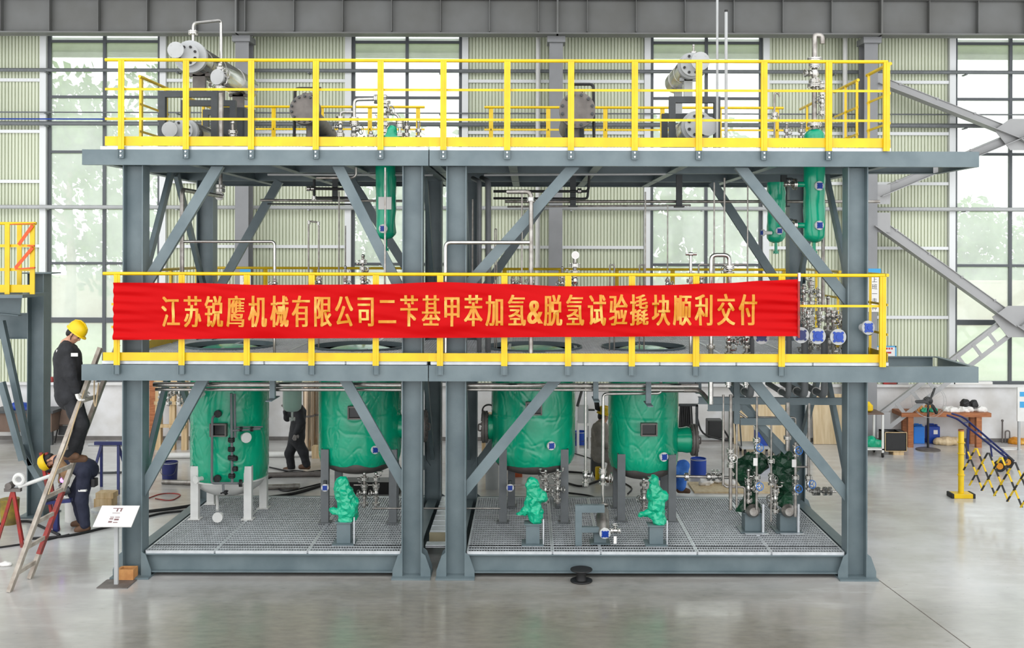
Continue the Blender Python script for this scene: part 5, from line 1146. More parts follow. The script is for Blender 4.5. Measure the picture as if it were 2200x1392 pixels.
for py in (480,): m = MB(); m.tube([P(-30,py,2.2), P(78,py,2.2)], .025, 10); build('top_rail', m, K['yellow'], g)
for py in (528,579): m = MB(); m.bar(P(-30,py,2.2), P(72,py,2.2), .012, .045); build('mid_rail', m, K['yellow'], g, 0)
m = MB(); m.bar(P(-30,620,2.2), P(68,620,2.2), .01, .12); build('toe_board', m, K['yellow'], g, 0)
for px, Y in ((16,2.17),(70,2.17),(42,2.9)): m = MB(); a, b = P(px,481,Y), P(px,632,Y); m.bar((a.x,Y,a.z), (a.x,Y,b.z), .075, .02, (0,1,0)); build('post', m, K['yellow'], g, 0)
m = MB(); m.bar(P(70,484,2.14), P(40,526,2.14), .05, .008, (0,1,0)); m.bar(P(70,532,2.14), P(33,576,2.14), .05, .008, (0,1,0)); m.bar(P(24,482,2.14), P(74,480,2.14), .05, .01); m.bar(P(60,528,2.14), P(74,528,2.14), .05, .02); m.bar(P(33,578,2.14), P(75,575,2.14), .045, .02)
build('tape', m, K['orange'], g, 0)
K['inkp'] = mat('faded_print', (132,104,104), .7)
# sign stand with brick
p0 = fl(250,1258); t = thing('sign_stand', 'slanted white notice plate on a thin post standing in front of the left column', 'sign', p0)
m = MB(); m.box(p0.x-.2, p0.x+.2, p0.y-.12, p0.y+.22, 0, .012); build('base', m, K['castg'], t, 0)
m = MB(); m.bar(p0+V((0,.03,.012)), p0+V((0,.03,.86)), .05, .04, (0,1,0)); build('post', m, K['wgrey'], t, 0)
c = p0+V((.0,.03,.9)); n = V((0,-.55,.83)).normalized(); ax = V((1,0,0)); ay = n.cross(ax).normalized()
m = MB(); m.obox(c, ax, ay, n, .50, .36, .012); pl = build('plate', m, K['paper'], t, 0)
m = MB()
for (u, v, w, h) in ((-.02,.13,.13,.012),(-.02,.10,.02,.05),(.03,.10,.02,.05),(-.05,-.02,.05,.012),(-.05,-.05,.05,.02),(.02,-.02,.06,.012),(.02,-.06,.06,.03),(-.05,-.10,.05,.03),(.02,-.11,.06,.014),(-.02,.05,.1,.008)): m.obox(c+n*.007+ax*u+ay*v, ax, ay, n, w, h, .001)
build('print', m, K['inkp'], pl, 0)
b0 = fl(268,1250); K['brick'] = mat('orange_hollow_brick', (206,150,92), .8, 0, rgb2=(184,126,74), vscale=9)
m = MB(); w = .11; z0 = .014
for (x0,x1,y0,y1) in ((-w,w,-w*.8,-w*.55),(-w,w,w*.55,w*.8),(-w,-w*.7,-w*.55,w*.55),(w*.7,w,-w*.55,w*.55)): m.box(b0.x+x0,b0.x+x1,b0.y+.12+y0,b0.y+.12+y1,z0,.15)
solo('hollow_block', m, K['brick'], 'orange hollow block holding down the foot of the notice stand', 'block', smooth=0)
# black reel
p0 = fl(1252,1256); t = thing('cable_reel', 'small black empty cable reel lying before the right module base', 'reel', p0)
for z in (.004, .15): m = MB(); m.lathe([(.04,0),(.145,0),(.148,.008),(.145,.016),(.04,.016)], p0+V((0,.14,z)), n=32); build('rim', m, K['black'], t)
m = MB(); m.lathe([(.075,.016),(.06,.08),(.075,.15)], p0+V((0,.14,0)), n=24); build('drum', m, K['black'], t)
# cables on the floor
for i, (pts, r) in enumerate((([(60,1160),(150,1155),(230,1135),(270,1128)],.02), ([(0,1178),(90,1165),(150,1150)],.014), ([(318,1102),(400,1092),(470,1078),(620,1068),(690,1046)],.026), ([(318,1112),(350,1104),(415,1098)],.018),
       ([(318,1072),(350,1060),(395,1062),(370,1078),(335,1072)],.010), ([(580,1005),(640,1018),(690,1012)],.014), ([(575,1030),(630,1008),(690,1022)],.012), ([(1222,1015),(1262,1018),(1300,1030),(1250,1048),(1222,1040)],.018),
       ([(1222,1060),(1270,1066),(1290,1074)],.014), ([(1345,1040),(1362,1050),(1350,1062)],.012), ([(1235,975),(1270,985),(1300,1000)],.010), ([(130,1152),(60,1120),(0,1128)],.02), ([(590,1045),(610,1060),(690,1040)],.012))):
    names = ('thick black hose crossing the floor toward the notice stand','black hose running off the left edge of the photo','thick black hose passing under the white-legged tank','black hose just left of the base grating of the left module',
             'thin reddish cable loop beside the left column','black cable by the feet of the person in black','thin cable crossing the pipes behind the two left tanks','black hose coil near the crouching person in grey',
             'black hose between the two right tanks and the grating','black cable behind the legs of the narrow tank','thin grey cable beside the small blue bucket','dark hose bundle under the red trestle','thin cable bent over the floor pipes behind the left tanks')
    cable(names[i], [tuple(fl(*p)) [:2] for p in pts], r, 'redp' if i == 4 else 'rubber')
for (a, b, r, mt, lab) in (((350,1040),(415,1042),.045,'inoxd','bent steel pipe lying left of the white-legged tank'),((576,1052),(645,1051),.05,'inoxd','steel pipe with an end ring lying right of the white-legged tank'),((576,1026),(690,1024),.05,'castg','dusty pipe lying behind the two left tanks'),((340,985),(690,981),.06,'white','long white pipe lying across the floor behind the left tanks'),((200,1018),(262,1017),.02,'dark','thin dark pipe lying behind the blue trestle')):
    p, q_ = fl(*a), fl(*b); m = MB(); m.cyl((p.x,p.y,r), (q_.x,q_.y,r), r, n=12); m.cyl((q_.x-.12,q_.y,r), (q_.x,q_.y,r), r*1.15, n=12); solo('floor_pipe', m, K[mt], lab, 'pipe', 'pipes lying on the floor')
# ================================================================== LEFT BACKGROUND
def bucket(label, px, py, r, h, mt, handle=True, taper=.9, name='bucket', band=None):
    p = fl(px, py); p.y += r*.5; t = thing(name, label, 'bucket', p); m = MB(); m.lathe([(r*taper,0),(r,h),(r*.94,h),(r*.94,h-.03)], p, n=24); build('body', m, K[mt], t)
    m = MB(); m.torus(p+V((0,0,h-.02)), (0,0,1), r*1.01, .008, 24, 6); build('rim', m, K['wgrey' if mt != 'white' else 'white'], t)
    if handle: m = MB(); m.tube(fillet([p+V((-r,-r*.2,h-.04)), p+V((-r*.9,-r*.9,h*.35)), p+V((r*.9,-r*.9,h*.35)), p+V((r,-r*.2,h-.04))], .1), .005, 6); build('handle', m, K['dark'], t)
    if band: m = MB(); m.lathe([(r*.957,0),(r*.962,.05)], p+V((0,0,h*band)), n=24); build('printed_band', m, K['ink'], t, label='printed dark band')
    return t
bucket('blue paint pail left of the white-legged tank, behind the left brace', 363, 1034, .15, .36, 'navy')
bucket('white plastic bucket with printed bands beside the stooping welder', 156, 1121, .14, .42, 'white', False, .95, band=.2)
p = fl(22,1125); m = MB(); m.lathe([(.13,0),(.15,.4),(.14,.4)], p, n=20); solo('drum', m, mat('dirty_yellow_plastic', (150,128,40), .6, 0, rgb2=(92,80,40), vscale=6), 'dirty yellow drum under the red trestle at the left edge', 'drum')
def trestle(label, px0, px1, ptop, pbot, mt, Wd=.5):
    a, b = fl(px0,pbot), fl(px1,pbot); h = CAMH-(ptop-VY)/sc_(a.y); t = thing('trestle', label, 'trestle', (a+b)/2)
    m = MB(); m.bar((a.x,a.y+Wd/2,h), (b.x,a.y+Wd/2,h), .07, .06); build('top_bar', m, K[mt], t, 0)
    for x, s in ((a.x,1),(b.x,-1)):
        for y in (a.y, a.y+Wd): m = MB(); m.bar((x,y,0), (x+s*.12,a.y+Wd/2,h-.03), .045, .03, (0,1,0)); build('leg', m, K[mt], t, 0)
    return t
trestle('blue steel trestle behind the ladder, left of the left column', 190, 256, 961, 1062, 'navy', .6)
p, q_ = P(190,955,5.1), P(262,956,5.1); m = MB(); m.cyl(p, q_, .03, n=10); m.cyl(P(228,955,5.1), P(230,948,5.05), .025, n=8); solo('steel_bar', m, K['wgrey'], 'pale round bar lying on the blue trestle', 'bar')
# red pipe stand with roller and pipe
p = fl(25,1175); t = thing('pipe_stand', 'red pipe stand with a roller head at the left edge holding a white pipe', 'stand', p); tp = P(28,1052,p.y)
for dx, dy in ((-.22,0),(.18,-.02),(0,.35)): m = MB(); m.bar((p.x+dx,p.y+dy,0), tp, .045, .03, (0,1,0)); build('leg', m, K['redp'], t, 0)
m = MB(); m.bar(tp+V((-.12,0,0)), tp+V((.12,0,0)), .06, .05); m.cyl(tp+V((-.05,-.05,.06)), tp+V((-.05,.08,.06)), .05, n=14); build('roller_head', m, K['castg'], t)
a, b = P(40,1046,p.y-.05), P(120,1018,p.y+.1); m = MB(); m.cyl(a, b, .028, n=12); m.torus(P(41,1030,p.y-.05), (0,1,0), .07, .03); solo('white_pipe', m, K['white'], 'white pipe with a rope roll propped from the red stand toward the welder', 'pipe')
p = fl(100,1146); t = thing('pipe_stand', 'red upright stand between the neighbouring platform and the stooping welder', 'stand', p)
for x0, x1 in ((88,118),(100,126)): m = MB(); m.bar(P(x0,972,2.35), P(x1,1142,2.35), .045, .04, (0,1,0)); build('leg', m, K['redp'], t, 0)
m = MB(); m.bar(P(92,1000,2.4), P(106,1000,2.4), .04, .04); build('cross_bar', m, K['redp'], t, 0)
p = fl(222,1090); m = MB(); m.box(p.x-.15,p.x+.15,p.y,p.y+.25,.0,.14); m.box(p.x-.13,p.x+.17,p.y+.02,p.y+.25,.142,.24); solo('carton', m, K['pine'], 'two small cartons on the floor behind the notice plate', 'box', smooth=0)
p = fl(217,1098); m = MB(); m.lathe([(.06,0),(.19,0),(.19,.03),(.06,.03)], p+V((.02,.05,0)), n=28); solo('flange_ring', m, K['galv'], 'loose flange ring on the floor just behind the notice plate', 'flange')
# folding chair leaning at the wall
p = P(135,945,9.5); t = thing('folding_chair', 'folded brown chair leaning on the white wall behind the man on the ladder', 'chair', (p.x,9.6,0))
K['brn'] = mat('brown_fabric', (116,96,84), .8, 0, var=.2, vscale=4)
a, b = P(120,945,9.55), P(150,945,9.55)
for x, tx in ((a.x,.08),(b.x,.02)): m = MB(); m.tube([(x,9.5,.01),(x+tx,9.85,1.15)], .016, 8); build('leg', m, K['black'], t)
m = MB(); m.obox((p.x+.04,9.66,.75), V((1,0,0)), V((0,.28,.96)), V((0,-.96,.28)), .3, .7, .03); build('backrest', m, K['brn'], t, 0, bevel=.01)
m = MB(); m.obox((p.x+.02,9.56,.28), V((1,0,0)), V((0,.28,.96)), V((0,-.96,.28)), .28, .2, .03); build('seat', m, K['black'], t, 0, bevel=.01)
t = thing('workbench', 'dark workbench with a blue sheet at the left edge along the white wall', 'table', (-11.2,9.5,0))
m = MB(); m.box(-12,-10.55,9.2,9.85,.72,.78); build('top', m, K['dark'], t, 0); m = MB(); m.box(-11.95,-10.6,9.25,9.8,.3,.72); build('drawer_box', m, K['brn'], t, 0)
for x in (-11.9,-10.65): m = MB(); m.box(x-.04,x+.04,9.3,9.38,0,.3); build('leg', m, K['dark'], t, 0)
m = crumple(blob([('c',(-11.6,9.4,.82),(-10.9,9.45,.82),.09,.07,.05)], .02), .03, 6); m.v = [(x,y,max(z,.782)) for x,y,z in m.v]; solo('sheet', m, K['blue'], 'crumpled blue sheet on the dark workbench at the left edge', 'cloth')
# wooden racks and ducts behind the left tanks
t = thing('storage_rack', 'wooden ladder-like rack by the wall behind the left column', 'rack', (P(360,960,8.8).x,8.8,0))
for px in (342,372,398): x = PX(px,8.8); m = MB(); m.box(x-.06,x+.06,8.75,8.87,0,1.75); build('upright', m, K['pine'], t, 0)
for z in (.5,1.0,1.45): m = MB(); m.box(PX(335,8.8),PX(402,8.8),8.70,8.75,z,z+.07); build('shelf_bar', m, K['pine'], t, 0)
m = MB(); x0, x1 = PX(318,9.2), PX(345,9.2); m.box(x0,x1,9.3,9.38,0,1.6); solo('plywood_sheet', m, K['wood'], 'brown plywood sheet standing behind the wooden rack', 'board', smooth=0)
for (px, Y, r, lab) in ((664,8.4,.12,'tall shiny steel duct standing behind the person in black'),(680,8.6,.13,'second shiny steel duct standing by the green tank edge')):
    x = PX(px,Y); t = thing('steel_duct', lab, 'duct', (x,Y,0), 'shiny steel ducts standing by the wall'); m = MB(); m.cyl((x,Y,.05),(x,Y,1.55), r, n=24); build('barrel', m, mat('brown_reflection_steel', (190,170,146), .22, .9) if px == 664 else bpy.data.materials['brown_reflection_steel'], t)  # stainless barrel with its brown reflection painted into the colour
    m = MB(); m.cyl((x,Y,0),(x,Y,.05), r*1.3, n=24); m.cyl((x,Y,.8),(x,Y,.84), r*1.06, n=24); build('base_ring', m, K['castg'], t)
p = fl(683,985); m = MB(); m.box(p.x-.12,p.x+.1,p.y,p.y+.2,0,.25); solo('carton', m, K['pine'], 'small brown carton on the floor at the foot of the steel ducts', 'box', smooth=0)
for i, px in enumerate((346, 362, 386)): stack(('hanging valve cluster on the far side of the left column, leftmost','hanging valve cluster beside the wooden rack, middle','hanging valve cluster nearest the white-legged tank')[i], px, 3.6, 872, 836, .03, 90+i)
p = fl(1058,1052); t = thing('gas_cylinder', 'grey gas cylinder standing right of the paired middle columns', 'cylinder', p); m = MB(); m.lathe([(.12,0),(.12,1.1),(.09,1.2),(.03,1.26)], p+V((0,.1,0)), n=24); build('body', m, K['wgrey'], t)
m = MB(); m.cyl(p+V((0,.1,1.26)), p+V((0,.1,1.36)), .025, n=10); build('valve', m, K['inox'], t)
p = fl(1110,1025); m = MB(); m.box(p.x-.16,p.x+.12,p.y,p.y+.3,0,.24); solo('crate', m, mat('rust_orange_paint', (196,92,48), .6, 0, var=.2), 'orange crate on the floor behind the tank with the left-facing manway', 'box', smooth=0)
t = thing('hose_reel', 'tan welding machine with coiled black hose on a box right of the twin columns', 'machine', (P(1048,900,7.5).x,7.5,0)); p = P(1050,905,7.5)
m = MB(); m.box(p.x-.14,p.x+.16,7.4,7.8,0,1.0); build('cabinet', m, K['pine'], t, 0); m = MB()
for k in range(4): m.torus((p.x,7.45+.05*k,1.08), (0,1,.2*k), .13, .016)
build('hose', m, K['rubber'], t)
m = MB(); p = fl(800,1062); m.box(p.x-.5,p.x+.5,p.y,p.y+.4,.0,.22); solo('tool_chest', m, K['black'], 'black box on the floor behind the tank next to the inner left column', 'box', smooth=0)
# ================================================================== RIGHT BACKGROUND
bucket('small blue bucket near the crouching person in grey', 1248, 958, .14, .32, 'blue')
bucket('blue paint drum with an open top between the narrow tank and the horizontal pipe', 1503, 1021, .155, .32, 'blue', False, 1.0)
t = thing('welding_cart', 'small machine on a white stand behind the right edge of the manway tank', 'cart', (P(1252,960,8.6).x,8.6,0)); a, b = P(1240,960,8.6), P(1268,960,8.6)
m = MB(); m.box(a.x,b.x,8.5,8.9,.0,.10); m.box(a.x,a.x+.04,8.5,8.9,.1,.6); m.box(b.x-.04,b.x,8.5,8.9,.1,.6); m.box(a.x,b.x,8.5,8.9,.6,.65); build('frame', m, K['white'], t, 0); m = MB(); m.box(a.x+.02,b.x-.04,8.52,8.85,.65,1.0); build('housing', m, K['wgrey'], t, 0); m = MB(); m.bar((a.x,8.6,1.0),(a.x+.15,8.7,1.5),.06,.03); build('handle', m, K['black'], t, 0)
K['tan'] = mat('tan_board', (222,202,166), .6, 0, rgb2=(204,180,140), vscale=2, stretch=(8,8,.4))
for px0, px1, y0, lab in ((1575,1640,862,'tan board leaning on the wall behind the rack post'),(1640,1690,868,'middle tan board leaning on the wall behind the nearer dark green pump'),(1745,1815,846,'broad tan board leaning on the wall left of the right outer column')):
    a, b = P(px0,y0,9.75), P(px1,940,9.75); m = MB(); m.obox(((a.x+b.x)/2,9.7,a.z/2), V((1,0,0)), V((0,.12,.993)), V((0,-.993,.12)), b.x-a.x, a.z, .03); solo('board', m, K['tan'], lab, 'board', 'tan boards leaning on the wall', smooth=0)
def jerry(label, px, py, w, h, mt, d=.2, lab2=None):
    p = fl(px, py); t = thing('jerrycan', label, 'jerrycan', p); m = MB(); m.box(p.x-w/2,p.x+w/2,p.y,p.y+d,0.0,h*.9); m.box(p.x-w*.38,p.x+w*.38,p.y+.02,p.y+d-.02,h*.9,h*.94); build('body', m, K[mt], t, 60, bevel=.025)
    m = MB(); m.tube(fillet([(p.x-w*.3,p.y+d/2,h*.92),(p.x-w*.3,p.y+d/2,h*1.0),(p.x+w*.1,p.y+d/2,h*1.0),(p.x+w*.1,p.y+d/2,h*.92)],.03), .014, 8); build('handle', m, K[mt], t)
    m = MB(); m.cyl((p.x+w*.3,p.y+d/2,h*.92),(p.x+w*.3,p.y+d/2,h*.99), .03, n=12); build('cap', m, K[mt], t)
    if lab2: m = MB(); m.box(p.x-w*.05,p.x+w*.3,p.y-.003,p.y-.001,h*.5,h*.72); build('sticker', m, K['paper'], t, 0)
K['teal'] = mat('teal_plastic', (34,92,112), .45, 0, var=.15); K['blue2'] = mat('bright_blue_plastic', (36,128,224), .4, 0, var=.1)
jerry('bright blue jerrycan under the wooden table, left of the fan pole', 1976, 953, .25, .43, 'blue2'); jerry('darker blue jerrycan with a white sticker under the table, right of the fan pole', 2008, 953, .27, .43, 'blue', lab2=1)
jerry('teal jerrycan by the wall left of the right outer column', 1786, 936, .26, .34, 'teal', lab2=1)
t = thing('trolley', 'low grey trolley carrying a blue crate behind the dark green pumps', 'trolley', (P(1635,955,8.4).x,8.4,0)); a, b = P(1592,950,8.4), P(1665,950,8.4)
m = MB(); m.box(a.x,b.x,8.3,8.9,.14,.2); build('platform', m, K['wgrey'], t, 0); m = MB(); m.tube([(a.x,8.35,.2),(a.x-.05,8.35,.9),(a.x-.05,8.85,.9),(a.x,8.85,.2)], .016, 8, .05); build('handle', m, K['dark'], t)
for x in (a.x+.08,b.x-.08):
    for y in (8.36,8.84): m = MB(); m.cyl((x-.02,y,.06),(x+.02,y,.06),.06,n=14); m.box(x-.02,x+.02,y-.01,y+.01,.06,.14); build('wheel', m, K['rubber'], t)
a, b = P(1626,945,8.45), P(1655,910,8.45); m = MB(); m.box(a.x,b.x,8.4,8.75,.2,.5); o = solo('crate', m, K['blue'], 'blue crate with a white lid on the low grey trolley', 'box', smooth=0); m = MB(); m.box(a.x-.01,b.x+.01,8.39,8.76,.5,.57); build('lid', m, K['white'], o, 0)
t = thing('welding_machine', 'black welding machine on a low stand behind the flanged manway of the narrow tank', 'machine', (P(1530,950,8.6).x,8.6,0)); a, b = P(1492,950,8.6), P(1556,950,8.6)
m = MB(); m.box(a.x,b.x,8.5,8.9,.3,.34); build('shelf', m, K['wgrey'], t, 0)
for x in (a.x+.03,b.x-.03): m = MB(); m.box(x-.02,x+.02,8.52,8.56,0,.3); build('leg', m, K['wgrey'], t, 0)
m = MB(); m.box(a.x+.28,b.x-.04,8.5,8.85,.34,.72); build('housing', m, K['black'], t, 0, bevel=.02); m = MB(); m.tube(fillet([(b.x-.05,8.5,.55),(b.x+.1,8.3,.3),(a.x+.1,8.3,.45),(a.x,8.4,.9)],.2), .02, 8); build('cable', m, K['rubber'], t)
t = thing('hose_bundle', 'black hoses hanging in a bundle beside the narrow tank', 'hose', (P(1472,925,7.0).x,7.0,P(1472,925,7.0).z))
for k in range(6): x = PX(1463+k*4,7.0); z0, z1 = P(0,924-3*(k%3),7.0).z, P(0,868,7.0).z; m = MB(); m.tube(fillet([(x,7.0+.02*k,z1),(x-.03,6.97,z0),(x+.05,6.97,z0),(x+.03,7.02,z1)],.05), .018, 8); build('hose', m, K['rubber'], t)
m = MB(); m.bar((PX(1455,7.03),7.03,P(0,866,7.03).z),(PX(1500,7.03),7.03,P(0,866,7.03).z),.05,.05); m.bar((PX(1498,7.03),7.03,0),(PX(1498,7.03),7.03,P(0,866,7.03).z),.05,.05,(0,1,0)); build('stand', m, K['dark'], t, 0)
p = fl(1775,945); m = crumple(blob([('c',p+V((-.12,.1,.06)),p+V((.08,.15,.09)),.07,.10,.05),('c',p+V((-.05,.1,.1)),p+V((0,.15,.18)),.06,.04,.04)], .015), .02, 8); m.v = [(x,y,max(z,.001)) for x,y,z in m.v]; solo('bag', m, K['redp'], 'red bag on the floor before the teal jerrycan', 'bag')
p = fl(1600,1060); m = MB(); m.box(p.x-.9,p.x+.9,p.y,p.y+.8,.0,.03); solo('cardboard', m, K['tan'], 'flat tan board with scrap lying on the floor behind the horizontal flanged pipe', 'board', smooth=0)
for k,(px,py,r) in enumerate(((1520,1048,.07),(1548,1044,.05),(1571,1050,.06))): p = fl(px,py); m = crumple(blob([('e',(p.x,p.y+.1,.08),(r*2,r,r),.02)],.015),.02,12,seed=k); m.v=[(x,y,max(z,.031)) for x,y,z in m.v]; solo('scrap', m, K['paper'], ('crumpled plastic wrapping on the tan floor board, left piece','crumpled plastic wrapping on the tan floor board, middle piece','crumpled plastic wrapping on the tan floor board, right piece')[k], 'scrap')
# shelf cart
Yc = 8.15; a, b = P(1846,980,Yc), P(1899,980,Yc); t = thing('cart', 'white two-tier wheeled cart right beside the right outer column', 'cart', ((a.x+b.x)/2,Yc,0))
zt_ = P(1890,888,Yc).z; zb_ = P(1890,964,Yc).z
for z, k in ((zt_,'brn'),(zb_,'white')): m = MB(); m.box(a.x,b.x,Yc,Yc+.6,z-.03,z); build('shelf', m, K[k], t, 0)
for x in (a.x+.02,b.x-.02):
    for y in (Yc+.02,Yc+.58):
        m = MB(); m.box(x-.02,x+.02,y-.02,y+.02,.1,zt_-.03); l = build('leg', m, K['white'], t, 0); m = MB(); m.cyl((x-.015,y,.05),(x+.015,y,.05),.05,n=14); build('wheel', m, K['rubber'], l)
x = PX(1866,Yc+.2); m = MB(); m.lathe([(.05,0),(.10,.04),(.10,.14),(.05,.19),(.03,.22)], (x,Yc+.2,zt_), n=20); solo('gas_canister', m, K['yellow'], 'round yellow canister on top of the white cart', 'canister')
x = PX(1880,Yc+.25); m = crumple(blob([('c',(x-.14,Yc+.25,zb_+.06),(x+.1,Yc+.25,zb_+.05),.09,.08,.05),('e',(x-.1,Yc+.25,zb_+.12),(.1,.12,.09),.04)], .015), .02, 7); m.v=[(p,q,max(r,zb_+.002)) for p,q,r in m.v]; solo('bag', m, K['wrap'], 'green plastic bag on the lower tier of the white cart', 'bag')
p = fl(1926,978); t = thing('black_box', 'black open box with pale edges on a small pallet right of the cart', 'box', p); bw, bd, bh = .46, .42, .40; z0 = .09
m = MB()
for (x0,x1,y0,y1,za,zb2) in ((-bw/2,bw/2,0,.02,z0,z0+bh),(-bw/2,bw/2,bd-.02,bd,z0,z0+bh),(-bw/2,-bw/2+.02,0,bd,z0,z0+bh),(bw/2-.02,bw/2,0,bd,z0,z0+bh),(-bw/2,bw/2,0,bd,z0,z0+.02),(-bw/2,-bw/2+.12,0,bd,z0+bh-.02,z0+bh),(bw/2-.12,bw/2,0,bd,z0+bh-.02,z0+bh)): m.box(p.x+x0,p.x+x1,p.y+y0,p.y+y1,za,zb2)
build('case', m, K['black'], t, 0); m = MB(); e = .007
for x in (-bw/2,bw/2): m.box(p.x+x-e,p.x+x+e,p.y-e,p.y+e,z0,z0+bh)
for z in (z0,z0+bh): m.box(p.x-bw/2,p.x+bw/2,p.y-e,p.y+.005,z-e,z+e)
build('edge_trim', m, K['pine'], t, 0); m = MB(); m.box(p.x-.05,p.x+.18,p.y+.02,p.y+.3,0,.088); build('pallet', m, K['pine'], t, 0)
# table
Yt = 9.25; a, b = P(1937,887,Yt), P(2130,887,Yt); zt_ = a.z; t = thing('wooden_table', 'long reddish wooden table along the white wall behind the fan', 'table', ((a.x+b.x)/2,Yt,0))
m = MB(); m.box(a.x,b.x,Yt,Yt+.62,zt_-.09,zt_); build('top', m, K['wood'], t, 0)
for px in (1959,2106): x = PX(px,Yt); m = MB(); m.box(x-.06,x+.06,Yt+.03,Yt+.13,0,zt_-.09); build('leg', m, K['wood'], t, 0)
for px in (1945,2090): x = PX(px,Yt+.5); m = MB(); m.box(x-.06,x+.06,Yt+.47,Yt+.57,0,zt_-.09); build('leg', m, K['wood'], t, 0)
def heap(label, pts, mt, z0, name='heap', amp=.03, cat='cloth', seed=1.):
    m = crumple(blob([('e',(PX(px,Y),Y,z0+h*.4),(w,d,h),.03) for px,Y,w,d,h in pts], .016), amp, 9, seed=seed); m.v = [(x,y,max(z,z0+.002)) for x,y,z in m.v]; return solo(name, m, K[mt], label, cat)
heap('crumpled white plastic film on the right half of the wooden table', [(2045,9.5,.16,.14,.06),(2075,9.5,.16,.14,.09),(2105,9.5,.14,.14,.07)], 'paper', zt_, 'plastic_film')
heap('black bag lying on the white film on the wooden table', [(2074,9.5,.10,.08,.13),(2092,9.5,.10,.08,.10)], 'black', zt_+.1, 'bag', .02, 'bag')
heap('pile of green gloves on the table behind the fan', [(1985,9.45,.1,.1,.06),(2006,9.45,.1,.1,.07)], 'wrap', zt_, 'gloves', .025); heap('pile of yellow gloves on the table behind the fan', [(1974,9.5,.09,.1,.1),(1995,9.6,.08,.1,.1)], 'gold', zt_, 'gloves', .025, seed=4)
p = fl(2040,958); m = crumple(blob([('c',p+V((-.22,.15,.07)),p+V((.22,.15,.07)),.07,.09,.04),('e',p+V((0,.15,.08)),(.25,.16,.08),.05)],.016),.015,8); m.v=[(x,y,max(z,.001)) for x,y,z in m.v]; solo('sack', m, K['tan'], 'full tan sack lying on the floor under the wooden table', 'sack')
# fan
Yf = 9.0; c = P(1994,861,Yf); t = thing('pedestal_fan', 'tall black industrial pedestal fan with three blades in front of the wooden table', 'fan', (c.x,Yf,0))
m = MB(); m.lathe([(.26,0),(.26,.02),(.2,.035),(.04,.05)], (c.x,Yf,0), n=32); build('base', m, K['castg'], t); m = MB(); m.cyl((c.x,Yf,.05),(c.x,Yf,c.z-.05),.025,n=12); build('pole', m, K['black'], t)
m = MB(); m.lathe([(.03,-.1),(.085,-.06),(.09,.06),(.05,.12)], c, (0,1,0), 20); build('motor', m, K['black'], t)
m = MB(); m.torus(c+V((0,-.12,0)), (0,1,0), .355, .004, 48, 6); m.torus(c+V((0,.02,0)), (0,1,0), .355, .004, 48, 6)
for k in range(24): a_ = 2*PI*k/24; d = V((math.cos(a_),0,math.sin(a_))); m.tube([c+V((0,-.16,0))+d*.05, c+V((0,-.15,0))+d*.25, c+V((0,-.12,0))+d*.355, c+V((0,.02,0))+d*.355], .0013, 4)
build('guard', m, K['wgrey'], t)
for an in (70, 182, 300):
    a_ = math.radians(an); d = V((math.cos(a_),0,math.sin(a_))); s = V((-d.z,0,d.x)); m = MB(); q_ = c+V((0,-.1,0))
    m.prism([q_+d*.05-s*.02, q_+d*.15-s*.035+V((0,.02,0)), q_+d*.31-s*.03+V((0,.02,0)), q_+d*.33, q_+d*.3+s*.03-V((0,.02,0)), q_+d*.12+s*.035-V((0,.02,0)), q_+d*.05+s*.02], (0,.008,0)); build('blade', m, K['black'], t, 0)
# hand truck
t = thing('hand_truck', 'dark blue two-wheeled hand truck tipped behind the folding barrier', 'hand truck', fl(2155,1012))
def ht(px,py,Y): return P(px,py,Y)
for (p0,p1,p2) in (((2034,892,8.3),(2056,899,8.2),(2163,984,6.9)),((2044,888,8.7),(2070,896,8.6),(2178,990,7.2))): m = MB(); m.tube([ht(*p0),ht(*p1),ht(*p2)], .022, 8, .1); build('rail', m, K['navy'], t)
for f in (.12,.35,.6,.85): m = MB(); a, b = ht(2056,899,8.2).lerp(ht(2163,984,6.9),f), ht(2070,896,8.6).lerp(ht(2178,990,7.2),f); m.bar(a, b, .03, .02); build('cross_bar', m, K['navy'], t, 0)
m = MB(); a = ht(2080,920,8.0); m.bar(a, (a.x-.02,8.0,.01), .05, .03, (0,1,0)); build('prop_leg', m, K['navy'], t, 0); m = MB(); b = ht(2128,955,7.5); m.bar(b, b+V((.03,0,-.25)), .03, .02, (0,1,0)); build('prop_leg', m, K['navy'], t, 0)
for px, Y in ((2149,6.75),(2166,7.15)):
    c = V((PX(px,Y),Y,.12)); m = MB(); m.torus(c, (.35,1,0), .09, .03, 24, 10); w_ = build('wheel', m, K['rubber'], t); m = MB(); m.cyl(c-V((.01,.025,0)), c+V((.01,.025,0)), .065, n=20); build('hub', m, K['gold'], w_)
m = MB(); m.cyl((PX(2149,6.75),6.75,.12),(PX(2166,7.15),7.15,.12),.012,n=8); a = ht(2163,984,6.9); m.bar(a,(a.x-.05,6.95,.12),.03,.03); build('axle', m, K['dark'], t)
